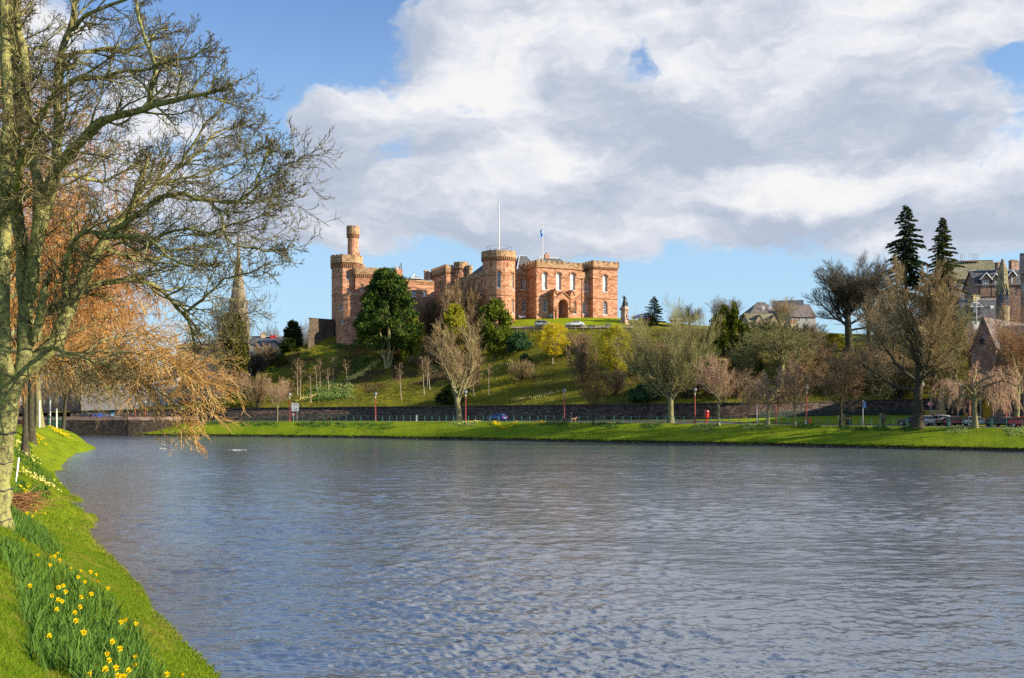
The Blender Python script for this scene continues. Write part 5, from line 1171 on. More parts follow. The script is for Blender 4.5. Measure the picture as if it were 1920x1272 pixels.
T('shrub', 1310, 660, 612, 40, 'brown hilltop thicket between the castle car park and the yew', mb_dark, mt_brown, D=222, name='bare_shrub', cat='shrub', rz=5.0)
for px, yb, yt, hw, mt, lab in ((1482, 722, 650, 52, mt_tan, 'tan thicket filling the slope behind the tree with the dense oval head'), (1538, 714, 640, 54, mt_brown, 'tall brown thicket in the middle of the slope right of the wide mossy tree'), (1606, 742, 664, 54, mt_brown, 'brown thicket just above the wall right of the dark trunked tree'),
        (1682, 748, 668, 56, mt_tan, 'tan thicket just above the wall behind the huge dark trunk'), (1385, 748, 690, 44, mt_brown, 'brown thicket above the wall between the pink tree and the weeping tree'), (1225, 700, 640, 46, mt_brown, 'brown thicket high on the slope behind the fan shaped tree')):
    T('shrub', px, yb, yt, hw, lab, mb_dark, mt, name='bare_shrub', cat='shrub', rz=px*.37)
# slender birches planted on the slope
for i, (px, yb, yt, lab) in enumerate(((558, 742, 672, 'beside a brown patch of slope'), (563, 748, 676, 'close to another birch trunk'), (594, 735, 685, 'at the top of the daffodil drift'), (600, 725, 672, 'above the leafy daffodil drift'), (617, 735, 690, 'leaning, inside the green daffodil leaves'),
        (625, 716, 668, 'high on the slope, left of the pine'), (651, 720, 672, 'nearest the left side of the pine'), (583, 755, 700, 'lowest of those left of the pine'), (752, 748, 680, 'below the pine trunk, leaning left'),
        (795, 741, 668, 'leaning strongly, right of the pine'), (801, 728, 668, 'upright, one of a close pair right of the pine'), (806, 731, 676, 'short, one of a close pair right of the pine'), (916, 740, 680, 'with a shrubby foot, right of the tall bare tree'), (888, 743, 700, 'short, directly behind the tall bare tree'),
        (442, 738, 690, 'thin, at the left foot of the hill'), (453, 742, 696, 'pale, at the left foot of the hill'))):
    bt = T('birch', px, yb, yt, 11, 'slender pale birch on the slope, '+lab, mb_birch, mt_brown, rz=i*1.7, name='birch_tree', group='young birches on the castle slope'); bt.rotation_euler = (0.03*math.sin(i*2.3), -0.05-0.09*math.sin(i*1.9), i*1.7)
# ------------------------------------------------------------------ the big bare tree on the near bank
T0D = 25.6
mb_near = M_bark('bark_lichen', (0.055, 0.048, 0.03), (0.17, 0.15, 0.085), (0.36, 0.35, 0.125), 3.6, 0.53)
mt_near = M_twig('twig_near', (0.045, 0.036, 0.024), (0.12, 0.10, 0.048), (0.24, 0.215, 0.09))
def spline(pts, step=0.28):
    pts = [Vector(p) for p in pts]; q = [pts[0]*2-pts[1]]+pts+[pts[-1]*2-pts[-2]]; out = []
    for i in range(1, len(q)-2):
        n = max(2, int((q[i+1]-q[i]).length/step))
        for k in range(n):
            t = k/n; a, b_, c, d = q[i-1], q[i], q[i+1], q[i+2]
            out.append(0.5*((2*b_)+(c-a)*t+(2*a-5*b_+4*c-d)*t*t+(3*b_-a-3*c+d)*t*t*t))
    out.append(pts[-1]); return [tuple(v) for v in out]
# main limbs: (column, row, distance behind(+) or before(-) the trunk in metres), thick and thin radius in metres
LIMBS = [
 ([(-4, 1014, 0), (-4, 950, 0), (-2, 880, 0), (4, 810, 0), (13, 750, 0), (24, 700, 0)], .25, .29),
 ([(26, 712, 0), (50, 690, .1), (74, 668, .2), (104, 644, .3), (122, 600, .4), (138, 556, .5), (160, 513, .6), (187, 460, .7), (215, 424, .8), (236, 402, .9), (254, 372, 1), (262, 335, 1.2), (275, 310, 1.4)], .25, .06),
 ([(18, 735, 0), (10, 690, -.2), (6, 640, -.3), (6, 560, -.4), (8, 470, -.5), (6, 380, -.6), (10, 283, -.7), (14, 180, -.8), (8, 80, -.9), (12, -60, -1)], .21, .10),
 ([(40, 700, 0), (48, 640, 0), (46, 560, .1), (42, 500, .2), (36, 450, .3), (30, 390, .3), (26, 300, .5), (34, 210, .6), (28, 120, .7), (22, 0, .8), (20, -80, .9)], .20, .09),
 ([(54, 560, 0), (62, 500, -.1), (68, 440, -.1), (74, 380, -.2), (64, 300, -.3), (60, 250, -.3), (47, 204, -.4), (46, 130, -.5), (32, 40, -.6), (28, -60, -.7)], .17, .07),
 ([(66, 640, 0), (76, 590, -.2), (84, 540, -.3)], .13, .1),
 ([(64, 470, .1), (86, 400, .1), (104, 324, .2), (107, 283, .2), (110, 220, .3), (107, 157, .4), (116, 94, .5), (135, 38, .6), (146, -30, .8)], .16, .07),
 ([(78, 410, 0), (88, 362, -.2), (104, 324, -.4), (135, 283, -.7), (163, 252, -1), (195, 226, -1.2), (233, 214, -1.4), (270, 204, -1.6), (314, 192, -1.8), (362, 185, -2), (409, 176, -2.2), (440, 168, -2.3)], .17, .035),
 ([(268, 205, -1.6), (278, 190, -1.6), (287, 163, -1.5), (290, 120, -1.4), (280, 95, -1.3), (264, 55, -1.2), (256, 10, -1.1)], .075, .03),
 ([(290, 126, -1.4), (315, 116, -1.5), (343, 110, -1.7), (376, 106, -1.9), (410, 92, -2)], .055, .018),
 ([(112, 170, .4), (135, 152, .3), (165, 144, .2), (201, 145, 0), (239, 130, -.2), (283, 128, -.4), (310, 116, -.6)], .08, .03),
 ([(112, 112, .5), (140, 100, .8), (190, 92, 1.2), (232, 96, 1.5), (270, 80, 1.8), (330, 62, 2.1)], .07, .025),
 ([(130, 60, .6), (150, 40, .3), (180, 20, .1), (230, 0, 0), (280, -20, -.2)], .06, .03),
 ([(72, 588, .2), (98, 578, .5), (126, 562, .9), (166, 540, 1.4), (214, 526, 1.9), (267, 527, 2.3), (307, 546, 2.6), (332, 568, 2.7), (356, 589, 2.8), (374, 612, 2.8), (382, 640, 2.7)], .12, .03),
 ([(356, 589, 2.8), (378, 576, 2.6), (400, 560, 2.4), (424, 545, 2.2), (452, 523, 2), (473, 518, 1.9), (511, 511, 1.7), (540, 500, 1.5)], .05, .018),
 ([(332, 566, 2.7), (360, 582, 2.6), (380, 612, 2.4), (412, 640, 2.2), (436, 660, 2.1)], .04, .015),
 ([(124, 600, .4), (124, 520, 0), (128, 480, -.3), (140, 448, -.5), (165, 434, -.7), (190, 438, -1), (214, 444, -1.3), (240, 440, -1.6), (275, 448, -2), (320, 480, -2.3), (370, 500, -2.6), (420, 492, -2.8)], .09, .025),
 ([(200, 445, -1.1), (215, 430, -1.2), (255, 405, -1.5), (300, 372, -1.8), (345, 366, -2), (385, 372, -2.2), (440, 377, -2.3), (470, 380, -2.4), (500, 370, -2.4), (522, 352, -2.4), (538, 314, -2.3), (548, 290, -2.3)], .075, .022),
 ([(418, 376, -2.2), (440, 400, -2.3), (452, 432, -2.4), (470, 456, -2.4), (512, 465, -2.5), (548, 470, -2.5), (560, 466, -2.5)], .04, .014),
 ([(240, 400, .9), (280, 360, 1.4), (320, 330, 1.9), (360, 306, 2.3), (400, 280, 2.6), (430, 250, 2.8), (470, 240, 3), (510, 226, 3.1)], .07, .018),
 ([(300, 345, 1.6), (350, 336, 1.7), (400, 330, 1.7), (450, 312, 1.8), (490, 300, 1.8), (530, 280, 1.9)], .045, .015),
 ([(340, 318, 2.1), (380, 270, 1.9), (410, 230, 1.8), (440, 206, 1.7), (456, 180, 1.6)], .04, .014),
 ([(210, 428, .8), (260, 470, .5), (310, 440, .2), (370, 430, 0), (420, 436, -.1), (470, 420, -.3), (520, 412, -.4), (560, 400, -.5)], .055, .015),
 ([(500, 372, -2.4), (540, 380, -2.3), (560, 372, -2.2), (576, 358, -2.2)], .025, .01),
 ([(530, 345, -2.4), (560, 330, -2.3), (574, 318, -2.2), (588, 304, -2.2)], .022, .009),
 ([(96, 648, .3), (120, 660, -.6), (160, 672, -1.4), (210, 690, -2)], .07, .02),
 ([(104, 330, .2), (140, 330, 1), (180, 340, 1.8), (220, 330, 2.6), (260, 300, 3.2)], .07, .02),
 ([(190, 460, .7), (230, 480, 1.6), (280, 490, 2.4), (330, 470, 3), (400, 462, 3.4), (450, 470, 3.6)], .06, .016),
 ([(8, 380, -.6), (-80, 300, -1), (-200, 240, -1.4), (-330, 220, -1.6)], .13, .03), ([(14, 640, 0), (-70, 560, .8), (-180, 500, 1.6), (-330, 480, 2.2)], .15, .03), ([(24, 330, .4), (-20, 230, 2), (-30, 120, 3.6), (10, 20, 4.6)], .11, .03), ([(30, 400, .3), (40, 300, -2), (90, 200, -3.6), (130, 120, -4.6)], .10, .025),
]
tree0 = empty('bare_tree', P(6, 1012, T0D), 'big lichen covered bare tree with wide arching limbs on the near riverbank', 'tree')
o0 = tree0.location
rgn = random.Random(77); outs = [[], [], [], []]; trunkb = []
LT = [Lv(), Lv(seg=8, wob=0.16, tip=0.3), Lv(n=7, ln=0.46, a=38, av=12, seg=6, wob=0.18, trop=0.2, t0=0.15, rr=0.55, tip=0.4, fall=0.35, lv=0.4), Lv(n=5, ln=0.5, a=40, av=12, seg=5, wob=0.2, trop=0.25, t0=0.15, rr=0.65, tip=0.5, fall=0.3, lv=0.4), Lv(n=3, ln=0.6, a=34, av=12, seg=4, wob=0.18, trop=0.3, t0=0.25, rr=0.75, tip=0.6, fall=0.2)]
outl = [[] for _ in LT]
for li, (pp, ra, rb) in enumerate(LIMBS):
    pts = spline([tuple(P(x-0.19*max(0, x-290), y, T0D+d)-o0) for x, y, d in pp]); n = len(pts)
    pts = [(p[0]+rgn.gauss(0, .018), p[1]+rgn.gauss(0, .018), p[2]+rgn.gauss(0, .018)) for p in pts]
    rad = [ra+(rb-ra)*(i/(n-1))**0.8 for i in range(n)]
    if li == 0: rad = [r*(1+0.5*max(0, 1-i/4)) for i, r in enumerate(rad)]
    trunkb.append((pts, [r*(1+rgn.uniform(-.06, .10)) for r in rad]))
    if li == 0: continue
    L_ = sum(math.dist(pts[i], pts[i+1]) for i in range(n-1)); big = ra > 0.14
    cnt = int(L_*(2.9 if not big else 2.1)); az = rgn.random()*6
    for k in range(cnt):
        t = (0.16 if not big else 0.28)+(0.84 if not big else 0.72)*(k+rgn.random()*0.7)/cnt; i = min(n-2, int(t*(n-1)))
        d = vnorm(tuple(pts[i+1][j]-pts[i][j] for j in range(3))); az += 2.4+rgn.uniform(-.6, .6); an = math.radians(rgn.gauss(42, 12)); pv_ = perp(d, az)
        nd = vnorm(tuple(d[j]*math.cos(an)+pv_[j]*math.sin(an) for j in range(3)))
        nd = vnorm((nd[0]+0.42, nd[1], nd[2]+0.16))
        ln = rgn.uniform(1.0, 2.3)*(1.2-0.68*t)
        branch(rgn, outl, 1, LT, pts[i], nd, ln, min(rad[i]*0.55, 0.034))
    d = vnorm(tuple(pts[-1][j]-pts[-3][j] for j in range(3))); branch(rgn, outl, 1, LT, pts[-1], d, 0.4, rb*0.9)
    if li > 6: branch(rgn, outl, 1, LT, pts[-3], vnorm((d[0]+.3, d[1]-.3, d[2]+.25)), 0.6, rb*0.8); branch(rgn, outl, 1, LT, pts[-2], vnorm((d[0], d[1]+.4, d[2]-.25)), 0.55, rb*0.8)
V, Fc = tubes_mesh(trunkb, 12); V2, F2 = tubes_mesh(outl[1], 5, 0.008)
# bark relief
nrm = vnoise(V[:, 0]*9+V[:, 1]*5, V[:, 2]*5)*0.05; V[:, 0] += nrm*0.5; V[:, 1] += nrm*0.5
mesh_obj('trunk', V, [Fc], mb_near, tree0, True)
mesh_obj('branch', V2, [F2], mb_near, tree0, True)['kind'] = 'stuff'
V, Fc = merge(tubes_mesh(outl[2], 4, 0.0068), tubes_mesh(outl[3], 3, 0.0056), tubes_mesh(outl[4], 3, 0.0046)); mesh_obj('crown', V, [Fc], mt_near, tree0)
cb = MB()      # cable bands tied round the trunk
for y in (812, 868, 918, 975):
    c = P(0, y, T0D)
    i = min(range(len(trunkb[0][0])), key=lambda q: abs(trunkb[0][0][q][2]+o0.z-c.z)); p = trunkb[0][0][i]; r = trunkb[0][1][i]+0.02
    pts = [(o0.x+p[0]+r*math.cos(a*math.pi/8), o0.y+p[1]+r*math.sin(a*math.pi/8), c.z+0.03*math.sin(a*1.7)) for a in range(17)]; cb.tube(pts, 0.017, 5)
cb.build('cable', m_iron, tree0)

# ---- weeping limes along the near bank behind it
WL = [Lv(seg=5, wob=0.05, tip=0.6), Lv(n=14, ln=1.15, a=52, av=18, seg=8, wob=0.09, trop=0.25, t0=0.42, rr=0.45, tip=0.25, fall=0.1, droop=0.22), Lv(n=12, ln=0.42, a=46, av=14, seg=6, wob=0.12, trop=0.0, t0=0.18, rr=0.45, fall=0.3, droop=0.5),
      Lv(n=10, ln=0.5, a=38, seg=5, wob=0.12, t0=0.1, rr=0.5, tip=0.5, fall=0.25, droop=0.7), Lv(n=6, ln=0.6, a=30, seg=4, wob=0.12, t0=0.15, rr=0.7, tip=0.6, droop=0.5)]
mt_gold = M_twig('twig_gold', (0.30, 0.13, 0.025), (0.54, 0.315, 0.085), (0.70, 0.51, 0.22))
mt_orange = M_twig('twig_orange', (0.22, 0.085, 0.025), (0.42, 0.18, 0.048), (0.56, 0.30, 0.11))
bare('lime_a', 101, WL, H=8.5, r0=0.34, tw=0.014); bare('lime_b', 104, WL, H=8.5, r0=0.22, tw=0.014); bare('lime_c', 109, WL, H=8.5, r0=0.22, tw=0.015)
def near_tree(key, px, D, ytop, hwpx, label, mb_, mt_, rz):
    X = (px-CX)/F*D; z = nz(X, D); return put_tree(key, (X, D, z), zat(ytop, D)-z, hwpx*D/F, label, mb_, mt_, rz, name='lime_tree', group=None)
near_tree('lime_a', -60, 52, 40, 310, 'orange twigged bare lime tree filling the gaps behind the big lichen covered tree', mb_sunny, mt_orange, 0.5)
near_tree('lime_b', 46, 84, 190, 240, 'golden twigged bare lime tree whose trunk stands beside the red lifebuoy post', mb_dark, mt_gold, 2.5)
near_tree('lime_c', 60, 108, 290, 235, 'golden twigged bare lime tree farther along the near bank, third in the row', mb_dark, mt_gold, 1.2)
near_tree('lime_a', 74, 132, 420, 200, 'small looking golden bare lime tree at the far end of the near bank', mb_grey, mt_tan, 3.0)
near_tree('lime_b', 118, 149, 470, 170, 'pale tan bare lime tree above the tip of the near bank, beside the green railing', mb_dark, mt_tan, 0.4)
# the long golden limb that hangs out over the river
RLD = 50.0; limb = empty('lime_tree', P(-80, 900, RLD), 'weeping lime with a long golden limb hanging low over the river', 'tree'); ol = limb.location
wpts = spline([tuple(P(x, y, RLD+d)-ol) for x, y, d in ((-80, 905, 0), (-70, 800, 0), (-40, 700, -.2), (10, 662, -.6), (70, 660, -1), (126, 668, -1.3), (180, 680, -1.6), (215, 684, -1.8), (240, 692, -2), (268, 718, -2.2), (306, 738, -2.4), (342, 768, -2.6))], 0.4)
wl2 = spline([tuple(P(x, y, RLD+d)-ol) for x, y, d in ((150, 674, -1.4), (190, 640, -1), (240, 630, -.4), (290, 650, 0), (330, 690, .2))], 0.4)
wl3 = spline([tuple(P(x, y, RLD+d)-ol) for x, y, d in ((180, 680, -1.6), (230, 660, -2.4), (290, 672, -3), (340, 700, -3.4), (380, 730, -3.6))], 0.4)
HT = [Lv(), Lv(seg=7, wob=0.10, tip=0.35, droop=0.35), Lv(n=9, ln=0.5, a=30, av=12, seg=6, wob=0.11, t0=0.1, rr=0.55, tip=0.5, fall=0.2, droop=0.45, lv=0.5), Lv(n=6, ln=0.5, a=30, seg=4, wob=0.12, t0=0.1, rr=0.7, tip=0.6, trop=0.3, lv=0.5)]
oh = [[] for _ in HT]; rgh = random.Random(5); tb_ = []
for pts, ra, rb, cnt, t_lo in ((wpts, .26, .04, 66, 0.42), (wl2, .08, .03, 26, 0.15), (wl3, .07, .03, 30, 0.15)):
    n = len(pts); rad = [ra+(rb-ra)*(i/(n-1))**0.7 for i in range(n)]; tb_.append((pts, rad))
    for k in range(cnt):
        t = t_lo+(1-t_lo)*(k+rgh.random())/cnt; i = min(n-2, int(t*(n-1))); a = rgh.uniform(-1.5, 1.5)
        nd = vnorm((0.75+rgh.gauss(0, .3), rgh.gauss(0, .5), rgh.gauss(-0.35, .5)))
        branch(rgh, oh, 1, HT, pts[i], nd, rgh.uniform(1.0, 2.9), min(.03, rad[i]*.5))
for x, y, d in ((389, 848, -2.6), (345, 826, -2.4), (318, 826, -2.0), (297, 832, -1.8), (360, 812, -2.9)):   # lowest trailing twigs
    s0_ = P(300+rgh.uniform(-20, 20), 748, RLD-2.3)-ol; e_ = P(x, y, RLD+d)-ol; pts = spline([tuple(s0_), tuple(s0_.lerp(e_, .45)+Vector((-.3, 0, -.25))), tuple(e_)], 0.35); oh[1].append((pts, [.028*(1-.6*i/len(pts)) for i in range(len(pts))]))
    for k in range(5): i = int(len(pts)*(0.4+0.12*k)); branch(rgh, oh, 2, HT, pts[min(i, len(pts)-1)], vnorm((.7, rgh.gauss(0, .3), -.5)), rgh.uniform(.4, .9), .014)
V, Fc = tubes_mesh(tb_, 9); mesh_obj('trunk', V, [Fc], mb_sunny, limb, True)
V, Fc = merge(tubes_mesh(oh[1], 4, .012), tubes_mesh(oh[2], 3, .011), tubes_mesh(oh[3], 3, .010)); mesh_obj('crown', V, [Fc], mt_gold, limb)

# ---- grass blades on the near bank
def blades(name, X, Y, hmin, hmax, w, mat, label, seed, lean=0.5, nseg=1, hdroop=0.0, kind='stuff', cat=None):
    g = np.random.default_rng(seed); n = len(X); Z = near_z(X, Y); h = hmin+(hmax-hmin)*g.random(n); a = g.random(n)*2*np.pi
    lx, ly = g.normal(size=n)*lean*h, g.normal(size=n)*lean*h; wx, wy = np.cos(a)*w*0.5, np.sin(a)*w*0.5
    B = np.stack([X, Y, Z-0.01], 1); W = np.stack([wx, wy, 0*wx], 1); Tt = B+np.stack([lx, ly, h], 1)
    if nseg == 1:
        V = np.stack([B-W, B+W, Tt], 1).reshape(-1, 3); Fc = [np.arange(3*n).reshape(-1, 3)]
    else:
        rows = []
        for k in range(nseg+1):
            f = k/nseg; c = B+np.stack([lx*f**1.8, ly*f**1.8, h*f-hdroop*h*f**3], 1); ww = W*(1 if f < 0.7 else (1-f)/0.3+0.05)
            rows += [c-ww, c+ww]
        V = np.stack(rows, 1).reshape(-1, 3); m = 2*(nseg+1); o_ = np.arange(n)[:, None]*m
        Fc = [np.concatenate([o_+np.array([[2*k, 2*k+1, 2*k+3, 2*k+2]]) for k in range(nseg)])]
    o = mesh_obj(name, V, Fc, mat); o['kind'] = kind; o['label'] = label
    return o
m_blade = M_leaf('grass_blades', (0.08, 0.19, 0.012), (0.28, 0.36, 0.03), 0.4, (0.15, 0.275, 0.014), dry=(0.36, 0.34, 0.06), dscale=1.1, lo=0.50, hi=0.68)
m_daff = M_leaf('daffodil_blades', (0.035, 0.105, 0.022), (0.17, 0.28, 0.05), 0.35, (0.08, 0.18, 0.035))
g = np.random.default_rng(12)
def scatter(D0, D1, n, dmax=6.0):
    Y = D0+(D1-D0)*g.random(n)**0.8; X = np.interp(Y, _ys, _xs)-g.random(n)*dmax
    px = CX+F*X/Y; py = HY+(ZC-near_z(X, Y))*F/Y
    k = (px > -60) & (px < 1000) & (py < 1330) & (near_d(X, Y) > 0.12); return X[k], Y[k]
Xa, Ya = scatter(7.5, 17, 330000); Xb, Yb = scatter(17, 34, 240000); Xc, Yc = scatter(34, 80, 90000, 8)
gx = [blades('lawn_grass', Xa, Ya, .025, .085, .010, m_blade, 'short sunlit grass covering the near riverbank', 1)]
blades('lawn_grass', Xb, Yb, .03, .09, .016, m_blade, 'short grass farther along the near riverbank', 2); blades('lawn_grass', Xc, Yc, .04, .11, .035, m_blade, 'distant short grass on the near riverbank', 3)
# straw coloured tussocks and moss where the turf breaks off at the water
Ye = 8+62*g.random(60000)**1.3; Xe = np.interp(Ye, _ys, _xs)+1.2-2.4*g.random(60000); de = near_d(Xe, Ye); k = (de > -.02) & (de < .10+.35*(vnoise(Xe/1.3, Ye/1.3, 8)+.5)); blades('bank_edge_grass', Xe[k], Ye[k], .04, .16, .016, M_leaf('edge_straw', (.07, .07, .012), (.46, .40, .12), .3, (.22, .22, .03)), 'straw coloured tussocks and moss along the water edge of the near bank', 9, .7)
def stones(name, pts, smin, smax, mat, label, seed):
    g_ = random.Random(seed); b = MB()
    for (x, y, z) in pts:
        r = g_.uniform(smin, smax); a0 = g_.random()*6; n0 = len(b.v)
        for zz_, rr in ((-.5, .7), (.0, 1.0), (.35, .7)):
            for i in range(6): a = a0+i*1.047; q = r*rr*g_.uniform(.75, 1.2); b.v.append((x+q*math.cos(a)*1.25, y+q*math.sin(a), z+zz_*r*.8))
        for k in range(2):
            for i in range(6): j = (i+1) % 6; b.f.append((n0+k*6+i, n0+k*6+j, n0+k*6+6+j, n0+k*6+6+i))
        b.f.append(tuple(n0+12+i for i in range(6)))
    o = b.build(name, mat, None, recalc=False); o['kind'] = 'stuff'; o['label'] = label
m_pebble = M_mottle('river_stone', (.10, .09, .07), (.34, .31, .25), 3.0, .8, .01)
ys2 = [8+90*g.random()**1.4 for _ in range(420)]; stones('bank_stones', [(float(np.interp(y, _ys, _xs))+q, y, .02) for y, q in ((y, g.normal()*.55) for y in ys2) if abs(near_d([np.interp(y, _ys, _xs)+q], [y])[0]) < .16], .025, .085, m_pebble, 'small wet stones along the water edge of the near bank', 3)
stones('bank_stones', [((px-CX)/F*(rowat(W_D, px)+.05), rowat(W_D, px)+.05+g.normal()*.12, .06+.08*g.random()) for px in (240+1720*g.random(900))], .05, .20, m_pebble, 'small stones and mud along the water edge of the far bank', 4)
# ---- daffodil leaves
def inpoly(px, py, poly):
    x, y = np.array([p[0] for p in poly]), np.array([p[1] for p in poly]); r = np.zeros(len(px), bool); j = len(x)-1
    for i in range(len(x)):
        c = ((y[i] > py) != (y[j] > py)) & (px < (x[j]-x[i])*(py-y[i])/(y[j]-y[i]+1e-9)+x[i]); r ^= c; j = i
    return r
def zz(pts): return [(x/3.42, 900+y/3.42) for x, y in pts]
BEDS = [(zz([(70, 560), (120, 500), (240, 520), (380, 590), (520, 680), (690, 770), (760, 900), (860, 990), (950, 1160), (1010, 1300), (1120, 1400), (520, 1400), (470, 1260), (230, 1230), (200, 1080), (150, 900), (120, 700)]), 3000, .28, .44, 'dense dark green daffodil leaves in the foreground bed'),
        (zz([(60, 270), (130, 250), (250, 300), (330, 400), (400, 490), (330, 510), (200, 420), (70, 360)]), 1000, .28, .42, 'daffodil leaves beside the foot of the big lichen covered tree'),
        (zz([(15, 440), (60, 430), (140, 470), (120, 540), (30, 540)]), 160, .26, .4, 'small tuft of daffodil leaves at the left edge'),
        ([(30, 905), (60, 912), (90, 918), (100, 930), (95, 945), (60, 940), (40, 950), (36, 985), (24, 980)], 500, .26, .4, 'daffodil leaves beside the heap of brushwood'),
        ([(24, 822), (50, 828), (64, 850), (84, 880), (104, 912), (80, 905), (60, 890), (40, 870), (24, 850)], 1200, .26, .4, 'daffodil leaves in a drift behind the big trunk')]
FLW = []
for bi, (poly, n, h0, h1, lab) in enumerate(BEDS):
    xs, ys_ = np.array([p[0] for p in poly]), np.array([p[1] for p in poly])
    gy = g.random(n*3)*(ys_.max()-ys_.min())+ys_.min(); gxx = g.random(n*3)*(xs.max()-xs.min())+xs.min(); k = inpoly(gxx, gy, poly); gxx, gy = gxx[k][:n], gy[k][:n]
    # clump the blades
    pts = np.array([nhit(a, b_)[:2] for a, b_ in list(zip(gxx, gy))[:max(60, n//6)]])
    idx = g.integers(0, len(pts), n); X = pts[idx, 0]+g.normal(size=n)*0.07; Y = pts[idx, 1]+g.normal(size=n)*0.07
    ok = near_d(X, Y) > 0.35
    o = blades('daffodil_leaves', X[ok], Y[ok], h0, h1, 0.020 if bi < 3 else 0.03, m_daff, lab, 30+bi, 0.26, 4, 0.12)
# distant flower drifts on the near bank
m_petal = M_leaf('daffodil_yellow', (0.75, 0.50, 0.005), (0.90, 0.68, 0.02), 0.35); m_petal_and_sun = M_leaf('daffodil_and_sunlit_pale', (0.78, 0.66, 0.12), (0.88, 0.80, 0.35), 0.35); m_cup = M_leaf('daffodil_cup', (0.86, 0.58, 0.0), (0.90, 0.68, 0.01), 0.3)
def drift(label, pts, n, spread, size, mat, h=0.36, near=True):
    """flower heads of a drift too far to count, and painted flecks of sunlit grass"""
    V = []; c0 = [nhit(*p) if near else hit(*p) for p in pts]
    for i in range(n):
        k = rgn.random()*(len(c0)-1); j = int(k); p = c0[j].lerp(c0[min(j+1, len(c0)-1)], k-j); x, y = p.x+rgn.gauss(0, spread), p.y+rgn.gauss(0, spread)
        z = (nz(x, y) if near else far_z(pxof(x, y), y))+h*rgn.uniform(.75, 1.1); a = rgn.random()*6.28; s_ = size*rgn.uniform(.7, 1.2)
        u_ = Vector((math.cos(a), math.sin(a), rgn.uniform(-.3, .3))).normalized(); n_ = Vector((rgn.gauss(.4, .5), rgn.gauss(-.6, .5), .5)).normalized(); u_ = (u_-n_*u_.dot(n_)).normalized(); v_ = n_.cross(u_); c = Vector((x, y, z))
        V += [c+u_*s_, c+v_*s_*.8, c-u_*s_, c-v_*s_*.8]
    o = mesh_obj('daffodil_and_sunlit_drift', np.array([tuple(v) for v in V]), [np.arange(len(V)).reshape(-1, 4)], mat); o['kind'] = 'stuff'; o['label'] = label
drift('pale cream daffodils in a drift behind the big trunk', [(30, 830), (45, 842), (58, 866)], 150, .45, .06, m_petal_and_sun); drift('yellow and cream daffodils strung along the bank past the white stake', [(40, 886), (60, 902), (80, 906), (98, 918)], 130, .35, .05, m_petal_and_sun)
drift('yellow daffodils below the heap of brushwood', [(48, 930), (62, 945), (60, 972)], 40, .2, .05, m_petal); drift('yellow daffodils on the bank top near the red lifebuoy post', [(56, 812), (70, 824), (78, 832)], 70, .5, .09, m_petal); drift('yellow daffodils on the far tip of the near bank', [(98, 805), (112, 815), (126, 823)], 110, .4, .10, m_petal)
# ---- single daffodils that can be counted
def petal_ring(mb, c, n_, r, k=6, cup=False):
    n_ = n_.normalized(); u_ = perp(tuple(n_), 0.3); u_ = Vector(u_); v_ = n_.cross(u_)
    if not cup:
        for i in range(k):
            a = 2*math.pi*i/k; d = u_*math.cos(a)+v_*math.sin(a); e = n_.cross(d); mb.poly([c, c+d*r*.55+e*r*.34+n_*r*.06, c+d*r+n_*r*.12, c+d*r*.55-e*r*.34+n_*r*.06])
    else:
        base = len(mb.v)
        for rr, zz_ in ((.22, .02), (.30, .5), (.46, .8)):
            for i in range(8): a = 2*math.pi*i/8; mb.v.append(tuple(c+(u_*math.cos(a)+v_*math.sin(a))*rr*r+n_*zz_*r))
        for q in range(2):
            for i in range(8): j = (i+1) % 8; mb.f.append((base+q*8+i, base+q*8+j, base+q*8+8+j, base+q*8+8+i))
HEADS = [(243, 478), (325, 495), (350, 490), (367, 468), (383, 515), (320, 547), (452, 563), (515, 585), (500, 625), (543, 657), (580, 592), (617, 608), (628, 650), (692, 700), (190, 680), (375, 690), (405, 680), (420, 720), (333, 743), (370, 770), (395, 780), (520, 755), (585, 733), (513, 815), (478, 852), (360, 830), (485, 905), (535, 980), (775, 915), (868, 925), (805, 898), (313, 1000), (718, 1040), (768, 1085), (688, 1118), (700, 1160), (870, 1140), (860, 1190), (672, 1215), (742, 1207), (822, 1222), (585, 1247), (755, 1262), (790, 1262), (1070, 1250), (1175, 1252), (155, 385), (172, 212), (208, 232)]
SPECIAL = {46: 'single yellow daffodil alone in short grass beside the trunk foot', 14: 'single yellow daffodil at the left edge of the foreground leaf bed', 45: 'yellow daffodil at the right end of the foreground bed, nearest the water', 44: 'large yellow daffodil near the lower right end of the foreground bed', 0: 'topmost left yellow daffodil of the foreground leaf bed', 13: 'yellow daffodil on the right rim of the leaf bed, halfway down', 29: 'yellow daffodil at the right rim of the leaf bed beside a pair', 47: 'orange yellow daffodil beside the heap of brushwood'}
m_stem = M_plain('stem_green', (0.10, 0.20, 0.03), 0.6)
